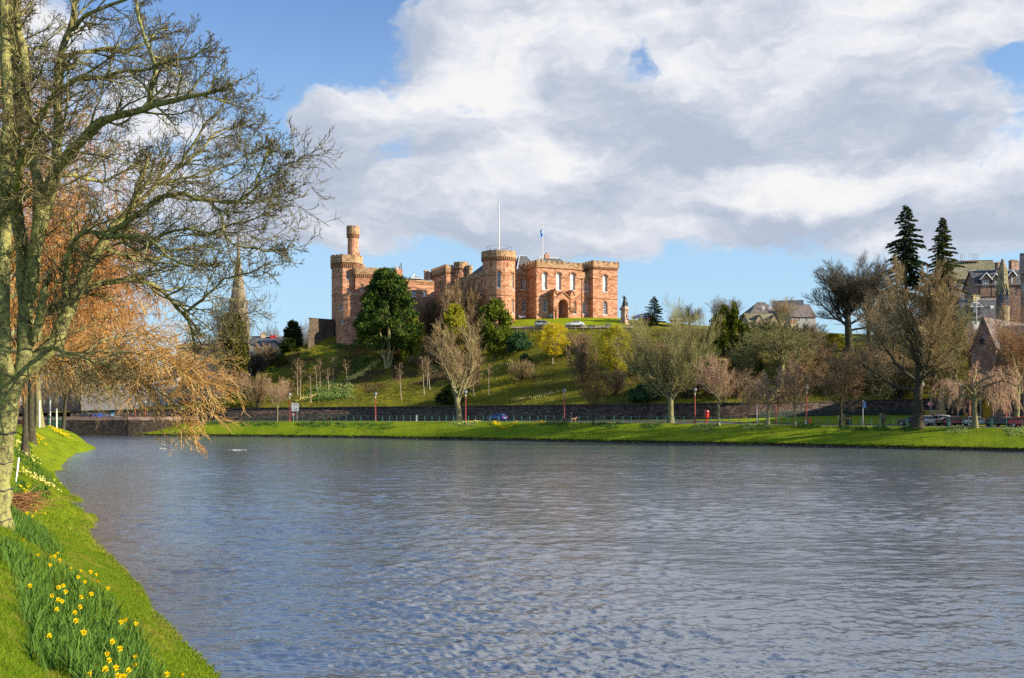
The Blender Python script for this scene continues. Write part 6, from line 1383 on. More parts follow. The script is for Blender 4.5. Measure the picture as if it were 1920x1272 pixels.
for i, (hx2, hy2) in enumerate(HEADS):
    px, py = hx2/3.42, 900+hy2/3.42; hh = rgn.uniform(.34, .42); gp = nhit(px, py, hh); c = Vector((gp.x, gp.y, gp.z+hh)); lean_ = Vector((rgn.gauss(0, .03), rgn.gauss(0, .03), 0))
    t_ = empty('daffodil', (gp.x-lean_.x, gp.y-lean_.y, gp.z), SPECIAL.get(i, 'yellow daffodil in bloom among the dark leaves of the foreground bed'), 'flower', 'daffodils in bloom on the near bank')
    dirn = Vector((rgn.gauss(.55, .5), rgn.gauss(-.75, .4), rgn.gauss(0.05, .25))).normalized(); r = rgn.uniform(.042, .055)
    b = MB(); b.tube([(gp.x-lean_.x, gp.y-lean_.y, gp.z-.02), (gp.x-lean_.x*.4, gp.y-lean_.y*.4, gp.z+hh*.6), c-dirn*.05, c-dirn*.01], .006, 5); b.build('stem', m_stem, t_)
    b = MB(); petal_ring(b, c, dirn, r); b.build('petals', m_petal, t_, recalc=False); b = MB(); petal_ring(b, c, dirn, r, cup=True); b.build('trumpet', m_cup, t_, recalc=False)

# ---- things on the near bank
sk_ = empty('stake', nhit(29, 905), 'white wooden stake standing in the grass behind the big trunk', 'stake'); b = MB(); p = sk_.location; D_ = p.y; b.tube([(p.x, p.y, p.z-.1), tuple(P(35, 858, D_))], [.045, .045], 6); b.build('post', m_white, sk_)
# brushwood heap
br = empty('brushwood', nhit(34, 960), 'heap of reddish brown cut brushwood beside the big trunk', 'brushwood'); out = []
for i in range(260):
    a = rgn.random()*6.28; c = br.location+Vector((rgn.gauss(0, .28), rgn.gauss(0, .5), rgn.uniform(.0, .55)*1.0)); d = Vector((math.cos(a), math.sin(a), rgn.gauss(0, .3))).normalized(); ln = rgn.uniform(.25, .6)
    out.append(([tuple(c-d*ln-br.location), tuple(c+Vector((0, 0, .06))-br.location), tuple(c+d*ln-br.location)], [.008, .012, .006]))
V, Fc = tubes_mesh(out, 4); mesh_obj('twigs', V, [Fc], mt_rust, br)
m_red = M_paint('red_paint', (0.55, 0.02, 0.02), 0.35)
lb = empty('lifebuoy_post', nhit(44, 812), 'red lifebuoy housing on a red post beside the row of lime trunks', 'lifebuoy post'); p = lb.location; b = MB(); b.tube([p-Vector((0, 0, .2)), (p.x, p.y, zat(796, p.y))], .07, 8); b.build('post', m_red, lb)
b = MB(); zb_, zt_ = zat(799, p.y), zat(784, p.y); hw_ = 2.6*p.y/F; b.tube([(p.x, p.y-.1, zb_), (p.x, p.y-.1, zb_+.1), (p.x, p.y-.1, zt_-.15), (p.x, p.y-.1, zt_)], [hw_*.7, hw_, hw_, hw_*.6], 10); b.build('housing', m_red, lb)
m_green = M_paint('green_paint', (0.02, 0.16, 0.10), 0.4)
D_ = 150.0
gr = empty('railing', P(104, 797, D_), 'green metal railing on the tip of the near bank', 'railing'); b = MB()
g0, g1 = P(72, 800, D_), P(123, 800, D_); zb_, zt_ = 3.2, 3.2+1.15
for z in (zb_+.15, zt_): b.tube([(g0.x, D_, z), (g1.x, D_, z)], .05, 5)
b.build('rail', m_green, gr)
for i in range(12):
    q = MB(); x = g0.x+(g1.x-g0.x)*i/11; q.box((x, D_, (zb_+zt_)/2-.1), (.07, .07, zt_-zb_+.2)); q.build('post', m_green, gr)
for px, yt in ((74, 752), (94, 748), (106, 768)):
    lab = {74: 'white pole on the near bank, left of the three', 94: 'white pole behind the green railing, tallest of the three', 106: 'white pole in front of the green railing, right of the three'}[px]
    q0 = nhit(px, 802) if px != 94 else Vector((P(94, 795, 152).x, 152, 3.2)); b = MB(); o = empty('pole', q0, lab, 'pole', 'white poles on the near bank'); b.tube([q0-Vector((0, 0, .2)), (q0.x, q0.y, zat(yt, q0.y))], .11, 8); b.build('shaft', m_white, o)
    b = MB(); b.lathe((q0.x, q0.y, zat(yt, q0.y)), [(.14, 0), (.14, .08), (.02, .12)], 8); b.build('cap', m_lead, o)
# ------------------------------------------------------------------ vehicles
m_tyre = M_plain('tyre_rubber', (0.02, 0.02, 0.02), 0.8); m_rim = M_plain('alloy_rim', (0.55, 0.55, 0.56), 0.3, 0.8); m_carglass = M_glass('car_glass', (0.02, 0.025, 0.03), 0.04)
m_lamp_red = M_plain('tail_lamp_red', (0.45, 0.01, 0.01), 0.2); m_lamp_clear = M_plain('headlamp_clear', (0.75, 0.75, 0.72), 0.1); m_plate_y = M_plain('plate_yellow', (0.75, 0.55, 0.03), 0.4); m_black = M_plain('black_trim', (0.02, 0.02, 0.022), 0.5)
STN = {  # x, belt height, roof height, half width
 'hatch': [(-2.0, .62, .62, .74), (-1.98, .92, .95, .80), (-1.75, .97, 1.30, .84), (-1.35, .97, 1.44, .85), (-.5, .96, 1.48, .86), (.25, .95, 1.42, .86), (1.02, .93, .97, .86), (1.6, .84, .86, .83), (1.95, .68, .69, .76), (2.02, .5, .5, .70)],
 'sedan': [(-2.25, .62, .62, .76), (-2.22, .92, .93, .80), (-1.7, .97, 1.0, .84), (-1.0, .97, 1.36, .86), (-.4, .96, 1.43, .87), (.25, .95, 1.40, .87), (1.05, .92, .96, .86), (1.75, .82, .84, .84), (2.15, .66, .67, .78), (2.25, .5, .5, .72)],
 'carrier': [(-2.1, .65, .65, .78), (-2.08, 1.0, 1.05, .83), (-1.9, 1.04, 1.45, .86), (-1.5, 1.04, 1.60, .87), (-.4, 1.03, 1.65, .88), (.5, 1.0, 1.55, .88), (1.35, .96, 1.0, .87), (1.8, .84, .86, .83), (2.08, .68, .69, .76), (2.14, .5, .5, .70)],
 'van': [(-2.4, .8, .8, .90), (-2.38, 1.2, 1.85, .93), (-2.2, 1.2, 2.0, .94), (-1.0, 1.2, 2.05, .95), (.3, 1.2, 2.05, .95), (1.0, 1.18, 1.9, .95), (1.65, 1.1, 1.15, .93), (2.1, .95, .97, .88), (2.35, .75, .76, .82), (2.42, .5, .5, .76)]}
def car(kind, mat, loc, rz, label, group=None, cat='car', name=None):
    o = empty(name or ('van' if kind == 'van' else 'parked_car'), loc, label, cat, group, rz if rz else 1e-6); ORG[o.name] = Vector((0, 0, 0))
    st_ = STN[kind]; b = MB(); rings = []
    for (x, zb, zr, hw) in st_:
        up = max(0.0, zr-zb); rw = hw*(0.99-0.26*min(1, up/.45)); zb0 = .24 if abs(x) < 1.9 else .34
        half = [(hw*.90, zb0), (hw, .45), (hw*1.0, (zb+.45)/2), (hw*.965, zb), (rw, zb+up*.9), (rw*.86, zr+.005)]
        rings.append([(x, y, z) for y, z in half]+[(x, -y, z) for y, z in reversed(half)])
    n = 12; base = 0
    for r in rings: b.v += r
    for i in range(len(rings)-1):
        for k in range(n): j = (k+1) % n; b.f.append((i*n+k, i*n+j, (i+1)*n+j, (i+1)*n+k))
    b.f.append(tuple(range(n))); b.f.append(tuple((len(rings)-1)*n+k for k in reversed(range(n))))
    for p in ():pass
    body = b.build('body', mat, o, smooth=False, local=True)
    me = body.data
    for p in me.polygons: p.use_smooth = True
    bev = body.modifiers.new('round', 'SUBSURF'); bev.levels = 1; bev.render_levels = 1
    # windows: side panes between pillars, windscreen and rear screen
    R_ = lambda i, k: Vector(rings[i][k])
    gi = [i for i in range(len(st_)) if st_[i][2]-st_[i][1] > .25]
    def pane(quad, grow=.02):
        c = sum(quad, Vector())/4; nn = (quad[1]-quad[0]).cross(quad[3]-quad[0]).normalized()
        if nn.dot(c-Vector((0, 0, .8))) < 0: nn = -nn
        q = MB(); q.poly([c+(p-c)*.86+nn*grow for p in quad]); q.build('window', m_carglass, o, local=True, recalc=False)
    for s_ in (0, 1):
        for a, e in zip(gi[:-1], gi[1:]):
            ks = (3, 4) if s_ == 0 else (8, 7); pane([R_(a, ks[0]), R_(e, ks[0]), R_(e, ks[1]), R_(a, ks[1])], .015)
        a, e = gi[-1], gi[-1]+1; ks = (3, 4) if s_ == 0 else (8, 7)
        pane([R_(a, ks[0]), R_(a, ks[0]).lerp(R_(e, ks[0]), .75), R_(a, ks[1]).lerp(R_(e, ks[1]), .6), R_(a, ks[1])], .015)
    a, e = gi[-1], gi[-1]+1; pane([R_(e, 4), R_(e, 7), R_(a, 7), R_(a, 4)], .03)
    a, e = gi[0], gi[0]-1; pane([R_(e, 4), R_(e, 7), R_(a, 7), R_(a, 4)], .03)
    L0, L1 = st_[0][0], st_[-1][0]
    for x in (L0+.75, L1-.82):
        for s_ in (-1, 1):
            q = MB(); y = s_*(st_[5][3]-.10)
            q.tube([(x, y-.11, .32), (x, y-.09, .32), (x, y+.09, .32), (x, y+.11, .32)], [.27, .32, .32, .27], 16); w = q.build('wheel', m_tyre, o, local=True)
            q = MB(); yo = y+s_*.115
            for k in range(5):
                a0 = k*1.2566; q.poly([(x+.04*math.cos(a0-1), yo, .32+.04*math.sin(a0-1)), (x+.21*math.cos(a0-.32), yo, .32+.21*math.sin(a0-.32)), (x+.21*math.cos(a0+.32), yo, .32+.21*math.sin(a0+.32)), (x+.04*math.cos(a0+1), yo, .32+.04*math.sin(a0+1))])
            q.tube([(x, yo-s_*.02, .32), (x, yo+s_*.012, .32)], .07, 8); q.build('rim', m_rim, w, local=True, recalc=False)
    for s_ in (-1, 1):
        zb = st_[-2][1]; q = MB(); q.box((L1-.14, s_*.58, zb-.04), (.26, .30, .16)); q.build('headlight', m_lamp_clear, o, local=True)
        zr = st_[1][1]; q = MB(); q.box((L0+.07, s_*.66, zr-.10), (.14, .20, .26)); q.build('tail_light', m_lamp_red, o, local=True)
        q = MB(); q.box((.85 if kind != 'van' else 1.35, s_*(st_[5][3]+.09), st_[5][1]+.07), (.12, .2, .14)); q.build('wing_mirror', mat, o, local=True)
    q = MB(); q.box((L0-.01, 0, .62), (.03, .5, .12)); q.build('number_plate', m_plate_y, o, local=True)
    q = MB(); q.box((L1-.02, 0, .42), (.06, .9, .12)); q.box((L1-.015, 0, .56), (.04, .5, .06)); q.build('grille', m_black, o, local=True)
    return o
pc_ = lambda n, c: M_paint(n, c)
m_silver = pc_('silver_paint', (0.64, 0.65, 0.66)); m_champ = pc_('champagne_paint', (0.55, 0.51, 0.43)); m_blue = pc_('blue_paint', (0.01, 0.05, 0.30)); m_black_p = pc_('black_paint', (0.012, 0.012, 0.016)); m_maroon = pc_('maroon_paint', (0.16, 0.015, 0.03)); m_redp = pc_('car_red_paint', (0.45, 0.015, 0.02)); m_grey_p = pc_('blue_grey_paint', (0.22, 0.27, 0.33)); m_navy = pc_('navy_paint', (0.015, 0.025, 0.06)); m_wht = pc_('white_van_paint', (0.75, 0.75, 0.72))
def driveline(px): 
    D = rowat(H3_D, px)+1.0; return Vector(((px-CX)/F*D, D, far_z(px, D)+0.30))
car('carrier', m_champ, driveline(1019.5), math.radians(-8), 'champagne silver people carrier parked on the castle drive', 'cars parked at the castle')
car('sedan', m_silver, driveline(1077.5), math.radians(187), 'silver saloon car parked on the castle drive, right of the people carrier', 'cars parked at the castle')
car('sedan', m_blue, onfar(1201, 246)+Vector((0, 0, .3)), math.radians(200), 'blue car half hidden behind the statue pedestal', 'cars parked at the castle')
car('hatch', m_redp, onfar(1212, 252)+Vector((0, 0, .3)), math.radians(170), 'red car in the castle car park beside the open conifer', 'cars parked at the castle')
car('hatch', m_wht, onfar(1270, 250)+Vector((0, 0, .3)), math.radians(10), 'white car in the castle car park behind the fan shaped tree', 'cars parked at the castle')
car('hatch', m_redp, onfar(1664, 222)+Vector((0, 0, .2)), math.radians(180), 'red car on the hilltop road behind the huge bare tree', 'cars on the hilltop road')
def roadcar(kind, mat, px, D, rz, label, group='cars parked along the riverside road'):
    k = onfar(px, D); return car(kind, mat, k+Vector((0, 0, 0.02)), rz, label, group)
ang = lambda px: math.atan2(rowat(R_D, px+60)-rowat(R_D, px-60), (px+60-CX)/F*rowat(R_D, px+60)-(px-60-CX)/F*rowat(R_D, px-60))
roadcar('hatch', m_blue, 932, rowat(R_D, 932)+4.0, ang(932)+math.pi-0.12, 'bright blue hatchback driving along the riverside road', None)
for px, dd, kind, mat, a, lab in ((1711, 5, 'sedan', m_navy, 2.55, 'dark navy car behind the huge dark trunk'), (1730, 6.8, 'hatch', m_wht, 2.6, 'white car partly hidden behind the red lamp post and the huge dark trunk'), (1757, 5, 'carrier', m_silver, 2.5, 'grey silver people carrier in front of the stone statue'),
        (1783, 4.6, 'sedan', m_black_p, 0.35, 'black car with a dark bonnet, right of the stone statue'), (1796, 3.6, 'hatch', m_maroon, -0.25, 'maroon red car between the black car and the weeping tree'), (1836, 4.2, 'hatch', m_silver, -0.5, 'silver hatchback behind the trunk of the weeping tree'),
        (1876, 3.4, 'hatch', m_black_p, -0.35, 'black hatchback, nearest the railing, with a pale car behind it'), (1893, 6.2, 'sedan', m_champ, -0.5, 'pale cream saloon partly hidden behind the black hatchback'), (1921, 3.6, 'hatch', m_redp, -0.6, 'red car cut by the right edge of the picture')):
    roadcar(kind, mat, px, rowat(R_D, px)+dd, a, lab)

# ------------------------------------------------------------------ street furniture
m_lampred = M_paint('lamp_red', (0.36, 0.04, 0.03), 0.4); m_galv = M_plain('galvanised_steel', (0.42, 0.43, 0.44), 0.45, 0.4); m_lens = M_plain('lamp_lens', (0.36, 0.37, 0.37), 0.25)
lp = None
def lamp_post(px, D, ytop, label, z=None):
    global lp
    base = onfar(px, D); h = zat(ytop, D)-base.z
    if lp is None:
        lp = empty('lamp_post', base, label, 'lamp post', 'red lamp posts along the riverside road', 1e-9); ORG[lp.name] = Vector((0, 0, 0))
        b = MB(); b.lathe((0, 0, 0), [(.16, -.3), (.16, .5), (.13, .55), (.115, 1.6), (.09, 4.55)], 10); b.build('pole', m_lampred, lp, local=True)
        b = MB(); b.lathe((0, 0, 0), [(.10, 4.55), (.12, 4.7), (.09, 4.95), (.17, 5.05), (.05, 5.1)], 10); b.build('bracket', m_galv, lp, local=True)
        b = MB(); b.lathe((0, 0, 0), [(.10, 5.1), (.30, 5.35), (.32, 5.55), (.22, 5.75)], 12); lh = b.build('lamp_head', m_lens, lp, local=True)
        b = MB(); b.lathe((0, 0, 0), [(.34, 5.75), (.36, 5.80), (.12, 5.95), (.03, 6.05)], 12); b.build('lamp_cap', m_iron, lh, local=True)
        for ch in lp.children_recursive: ch.location = (0, 0, 0)
        o = lp; lp.scale = (1, 1, h/6.0)
    else: o = dup(lp, base, 1e-9, label, (1, 1, h/6.0))
    return o
for px, yt, dd, lab in ((543, 735, .5, 'red lamp post just left of the white direction sign'), (704, 734, .5, 'red lamp post in the open stretch of railing below the large pine'), (873, 730, .5, 'red lamp post beside the trunk of the tall bare tree left of the blue car'), (1058, 727, .5, 'red lamp post beside the person walking dogs'),
                (1303, 725, .5, 'red lamp post with white bands, left of the red litter bin'), (1512, 720, .8, 'red lamp post right of the tree with the dense pink brown oval head'), (1729, 714, .6, 'red lamp post against the huge dark trunk'), (1887, 722, 9.0, 'lamp post in front of the church, right of its yellow door'),
                (254, 752, 4, 'red lamp post on the quay, left one behind the hanging golden limb'), (272, 750, 8, 'red lamp post on the quay, right one behind the hanging golden limb')):
    lamp_post(px, rowat(R_D, px)+dd, yt, lab)
def simple_post(px, D, yt, mat, label, name='post', cat='post', r=.08, cap=True):
    b0 = onfar(px, D); o = empty(name, b0, label, cat); b = MB(); b.tube([b0-Vector((0, 0, .3)), (b0.x, b0.y, zat(yt, D))], r, 8); b.build('pole', mat, o); return o
simple_post(1455, rowat(R_D, 1455)+3, 752, m_lampred, 'plain red post beside the weeping tree and its thick pale trunk')
gp = simple_post(1618, rowat(R_D, 1618)+.9, 751, m_galv, 'grey post with a small blue sign, left of the spiky plant', 'sign_post', 'sign'); p = gp.location; b = MB(); b.box((p.x+.25, p.y-.1, zat(759, p.y)), (.42, .04, 1.0)); b.build('sign_panel', M_plain('sign_blue', (0.05, 0.16, 0.42), 0.4), gp)
simple_post(1419, rowat(R_D, 1419)+4, 757, m_galv, 'plain grey post left of the weeping tree and its thick pale trunk')
# white direction sign with two legs
def px_m(D): return D/F
Dg = rowat(R_D, 553)+.9; sg = empty('direction_sign', onfar(553, Dg), 'square white direction sign with arrows on two grey legs', 'sign'); b = MB()
for px in (549.8, 556.8): q = P(px, 790, Dg); b.tube([(q.x, Dg, sg.location.z-.3), (q.x, Dg, zat(756, Dg))], .06, 8)
b.build('leg', m_galv, sg); b = MB(); c = P(553.3, 763.8, Dg-.1); W_, H_ = 13.6*px_m(Dg), 15.2*px_m(Dg); b.box(c, (W_, .05, H_)); sp = b.build('panel', m_white, sg)
b = MB(); y = c.y-.03
for dx, dz, w, h in ((-.45, .52, .16, .12), (-.2, .53, .1, .12), (-.05, .52, .2, .12), (.2, .53, .12, .12), (.38, .52, .2, .12), (0, .2, .28, .06), (.02, -.22, .70, .05), (.02, -.56, .60, .08)): b.box((c.x+dx, y, c.z+dz), (w, .01, h))
b.poly([(c.x+.30, y-.006, c.z-.10), (c.x+.30, y-.006, c.z-.34), (c.x+.48, y-.006, c.z-.22)]); b.box((c.x+.30, y, c.z-.38), (.05, .012, .34)); b.build('marking', m_black, sp)
Dw = Dg-.5; ws = empty('warning_sign', onfar(550, Dw), 'red bordered triangular warning sign in front of the white direction sign', 'sign'); q = ws.location; b = MB(); b.tube([q-Vector((0, 0, .3)), (q.x, q.y, zat(775, Dw))], .06, 8); b.build('pole', m_galv, ws)
def tri(mb, cx, y, cz, r, th): 
    P3 = [(cx+r*math.cos(a), cz+r*math.sin(a)) for a in (math.pi/2, math.pi*7/6, -math.pi/6)]; n = len(mb.v); mb.v += [(x, y, z) for x, z in P3]+[(x, y+th, z) for x, z in P3]; mb.f += [(n, n+1, n+2), (n+5, n+4, n+3)]+[(n+i, n+3+i, n+3+(i+1) % 3, n+(i+1) % 3) for i in range(3)]
c = P(550, 777.5, Dw-.12); b = MB(); tri(b, c.x, c.y, c.z, .50, .04); pn = b.build('panel', m_red, ws); b = MB(); tri(b, c.x, c.y-.012, c.z, .33, .01); b.build('inner_panel', m_white, pn); b = MB(); b.box((c.x, c.y-.02, c.z), (.06, .008, .26)); b.build('symbol', m_black, pn)
def disc(mb, c, r, th, n=20): mb.tube([(c.x, c.y+th/2, c.z), (c.x, c.y-th/2, c.z)], r, n)
for px, py, D, lab in ((1744.5, 757.5, rowat(R_D, 1744)+9.5, 'red and white no entry sign left of the stone statue'), (1795.5, 758, rowat(R_D, 1795)+9.0, 'red and white no entry sign right of the stone statue')):
    o = empty('no_entry_sign', onfar(px, D), lab, 'sign', 'no entry signs by the stone statue'); q = o.location; b = MB(); b.tube([q-Vector((0, 0, .2)), (q.x+.1, q.y, zat(py-3, D))], .05, 8); b.build('pole', m_galv, o)
    c = P(px, py, D-.12); b = MB(); disc(b, c, .40, .04); pn = b.build('panel', m_red, o); b = MB(); b.box((c.x, c.y-.03, c.z), (.56, .012, .13)); b.build('bar', m_white, pn); b = MB()
    for k in range(20): a0, a1 = k*math.pi/10, (k+1)*math.pi/10; f = lambda a, r: (c.x+r*math.cos(a), c.y-.026, c.z+r*math.sin(a)); b.poly([f(a0, .36), f(a1, .36), f(a1, .40), f(a0, .40)])
    b.build('border', m_white, pn)
D = rowat(R_D, 1818)+6.5; o = empty('round_sign', onfar(1818.5, D), 'round white sign on a tall red post left of the weeping tree trunk', 'sign'); q = o.location; b = MB(); b.tube([q-Vector((0, 0, .2)), (q.x, q.y, zat(724, D))], .09, 8); b.build('pole', m_lampred, o); c = P(1819.5, 740.5, D-.15); b = MB(); disc(b, c, .33, .04); pn = b.build('panel', m_white, o); b = MB(); disc(b, c+Vector((0, -.03, 0)), .21, .02); b.build('symbol', m_iron, pn)
# red litter bin on a post
D = rowat(R_D, 1325)+.7; rb_ = empty('litter_bin', onfar(1325, D), 'bright red rounded litter bin on a short post by the railing', 'litter bin'); q = rb_.location; b = MB(); b.tube([q-Vector((0, 0, .3)), (q.x, q.y, zat(783, D))], .10, 8); b.build('post', m_red, rb_)
b = MB(); z0, z1 = zat(784.5, D), zat(769.8, D); w = 4.7*D/F
for k in range(1): 
    prof = [(w*.82, 0), (w, .12), (w, (z1-z0)-.2), (w*.9, (z1-z0)-.05), (w*.6, z1-z0)]; b.lathe((q.x, q.y, z0), prof, 14)
bo = b.build('bin_body', m_red, rb_); b = MB(); b.box((q.x-.12, q.y-w-.0, z1-.38), (.5, .06, .16)); b.build('opening', m_black, bo)
D = rowat(R_D, 1516)+.7; o = empty('bollard', onfar(1517, D), 'short red bollard at the foot of a red lamp post', 'bollard'); q = o.location; b = MB(); b.lathe(tuple(q), [(.22, -.2), (.22, .75), (.26, .8), (.26, .9), (.12, .98)], 12); b.build('shaft', m_red, o)
D = rowat(R_D, 1511)+.5; o = empty('bollard', onfar(1511, D), 'short white bollard beside a red one at the foot of a red lamp post', 'bollard'); q = o.location; b = MB(); b.lathe(tuple(q), [(.16, -.2), (.16, .65), (.18, .7), (.05, .78)], 12); b.build('shaft', m_white, o)
for px, lab in ((777, 'short white marker post by the railing below the large pine'),):
    D = rowat(R_D, px)+.6; o = empty('marker_post', onfar(781, D), lab, 'post'); q = o.location; b = MB(); b.box((q.x, q.y, q.z+.45), (.16, .16, 1.1)); b.build('shaft', m_white, o); b = MB(); b.box((q.x, q.y, q.z+1.08), (.3, .2, .3)); b.build('cap', m_lead, o)
D = rowat(R_D, 1591)+2.2; o = empty('litter_bin', onfar(1591, D), 'black litter bin with a yellow band behind the dark trunked tree', 'litter bin'); q = o.location; b = MB(); b.box((q.x, q.y, q.z+.62), (.75, .7, 1.3)); b.build('bin_body', m_black, o); b = MB(); b.box((q.x, q.y, q.z+1.06), (.79, .74, .12)); b.build('band', m_plate_y, o); b = MB(); b.box((q.x, q.y, q.z+1.36), (.85, .8, .1)); b.build('lid', m_black, o)
def bench(loc, rz, label, mat, w=1.5):
    o = empty('park_bench', loc, label, 'bench', None, rz); ORG[o.name] = Vector((0, 0, 0))
    b = MB(); b.box((0, 0, .45), (w, .4, .06)); b.build('seat', mat, o, local=True); b = MB(); b.box((0, .22, .75), (w, .06, .34)); b.build('backrest', mat, o, local=True)
    for s_ in (-1, 1): b = MB(); b.box((s_*(w/2-.12), -.12, .2), (.08, .08, .5)); b.box((s_*(w/2-.12), .2, .38), (.08, .08, .86)); b.build('leg', m_iron, o, local=True)
    return o
hz = lambda px, dd: Vector(((px-CX)/F*(rowat(H3_D, px)+dd), rowat(H3_D, px)+dd, far_z(px, rowat(H3_D, px)+dd)))
bench(hz(1108.5, -1.0)+Vector((0, 0, .3)), .1, 'dark bench on the hilltop edge below the silver saloon car', m_iron, 1.7); bench(hz(1141, .2)+Vector((0, 0, .35)), .3, 'dark bench on the hilltop edge next to the statue', m_iron, 1.2)
bench(onfar(980, 247.2)+Vector((0, 0, .3)), .4, 'white bench against the castle wall, right of the round tower', m_white, 1.8)
bench(onfar(1693, rowat(R_D, 1693)+1.2), ang(1693), 'blue green bench at the left end of the row of parked cars', m_navy, 1.4)
o = empty('litter_bin', C2(Uof(1034, -1.4), -1.4)+(28.0,), 'green topped litter bin left of the castle porch', 'litter bin'); q = o.location; b = MB(); b.box((q.x, q.y, q.z+.4), (.9, .7, 1.0)); b.build('bin_body', m_iron, o); b = MB(); b.box((q.x, q.y, q.z+.98), (1.0, .8, .3)); b.build('lid', M_plain('bin_green', (0.10, 0.26, 0.20), 0.5), o)
o = empty('litter_bin', C2(Uof(1148, -2.2), -2.2)+(27.8,), 'dark litter bin with a pale side at the right corner of the castle', 'litter bin'); q = o.location; b = MB(); b.box((q.x, q.y, q.z+.4), (.8, .7, 1.0)); b.build('bin_body', m_iron, o); b = MB(); b.box((q.x+.42, q.y, q.z+.5), (.05, .6, .7)); b.build('panel', m_white, o)
# post and wire fence on the hilltop edge
pf = empty('wire_fence', hz(1050, -1), 'low post and wire fence along the hilltop edge below the castle drive', 'fence'); wr_ = MB(); prev = None
for i, px in enumerate(np.arange(955, 1160, 15.5)):
    q = hz(px, -1.2)+Vector((0, 0, .1)); b = MB(); b.box((q.x, q.y, q.z+.5), (.07, .07, 1.2)); b.build('post', M_plain('pale_wood', (0.42, 0.38, 0.30), .8) if i == 0 else bpy.data.materials['pale_wood'], pf)
    if prev is not None:
        for dz in (.45, .85): wr_.tube([prev+Vector((0, 0, dz)), q+Vector((0, 0, dz))], .012, 4)
    prev = q
wr_.build('wire', m_galv, pf)
# green railing along the far bank
m_teal = M_paint('railing_teal', (0.05, 0.20, 0.16), 0.45)
def railing(px0, px1, step, label, hgt, th, boards=(), mat=m_teal):
    pxs = np.linspace(px0, px1, 600); Ds = np.array([rowat(R_D, p)+.15 for p in pxs]); X = (pxs-CX)/F*Ds; L_ = np.concatenate(([0], np.cumsum(np.hypot(np.diff(X), np.diff(Ds)))))
    n = int(L_[-1]/step)+1; rr = empty('railing', onfar((px0+px1)/2, rowat(R_D, (px0+px1)/2)+.15), label, 'railing'); rb = MB(); prev = None
    for i in range(n):
        px = float(np.interp(i*step, L_, pxs)); q = onfar(px, rowat(R_D, px)+.15); w = th if i not in boards else .34
        b = MB(); a = ang(px); b.box((q.x, q.y, q.z+hgt/2-.1), (w, .08, hgt+.2), a); b.build('post', mat, rr)
        if prev is not None:
            for dz in (hgt-.03, hgt*.5): rb.tube([prev+Vector((0, 0, dz)), q+Vector((0, 0, dz))], .022, 4)
        prev = q
    rb.build('rail', mat, rr); return rr
railing(432, 1150, 1.72, 'long thin green railing along the far bank below the castle', 1.12, .08); railing(1152, 1648, 1.62, 'thin green railing along the far bank below the fan shaped tree', 1.12, .09)
railing(1650, 1990, 1.95, 'sturdier green railing in front of the parked cars', 1.25, .10, (2, 5, 8, 12, 15))
# picket fence at the foot of the wall
pk = empty('picket_fence', onfar(1560, rowat(L_D, 1560)-1.0), 'low grey green picket fence at the foot of the wall, behind the sunlit lawn', 'fence'); b = MB(); m_pick = M_plain('fence_green', (0.06, 0.11, 0.085), .7); prev = None
for px in np.arange(1424, 1822, 2.6):
    D = rowat(L_D, px)-.9; q = onfar(px, D); b.box((q.x, q.y, q.z+.55), (.10, .03, 1.3), .2)
    if prev is not None: b.tube([prev+Vector((0, 0, .3)), q+Vector((0, 0, .3))], .03, 4); b.tube([prev+Vector((0, 0, .95)), q+Vector((0, 0, .95))], .03, 4)
    prev = q
b.build('palings', m_pick, pk)
# flagpoles
def flagpole(x, y, z0, z1, label, r=.11):
    o = empty('flagpole', (x, y, z0), label, 'flagpole'); b = MB(); b.tube([(x, y, z0), (x, y, z1)], [r*1.2, r*.7], 8); b.build('pole', m_white, o); b = MB(); b.lathe((x, y, z1), [(r*.7, 0), (r*1.6, .08), (r*1.6, .2), (.02, .3)], 8); b.build('finial', m_white, o); return o
flagpole(hx_, hy_, zat(475, hy_), zat(376, hy_), 'tall bare white flagpole on the big round castle tower', .15)
fx, fy = C2(Uof(1017.5, 4), 4); fo = flagpole(fx, fy, zat(492, fy), zat(421, fy), 'white flagpole with a limp blue flag above the castle porch', .10)
b = MB(); n0 = 0
for i in range(7):
    for k in range(5): z = zat(428, fy)-i*.32; b.v.append((fx+.05-.16*k-.05*math.sin(i*.9), fy-.1+.13*math.sin(k*2.2+i*.5), z-.14*k))
for i in range(6):
    for k in range(4): b.f.append((i*5+k, i*5+k+1, (i+1)*5+k+1, (i+1)*5+k))
fl = b.build('flag', M_plain('flag_blue', (0.06, 0.30, 0.70), .7), fo, recalc=False); b = MB(); b.v = [(fx-.02, fy-.26, zat(433, fy)), (fx-.3, fy-.28, zat(433, fy)-.2), (fx-.5, fy-.26, zat(437, fy)-.3), (fx-.2, fy-.26, zat(437, fy))]; b.f = [(0, 1, 2, 3)]; b.build('cross', m_white, fl, recalc=False)

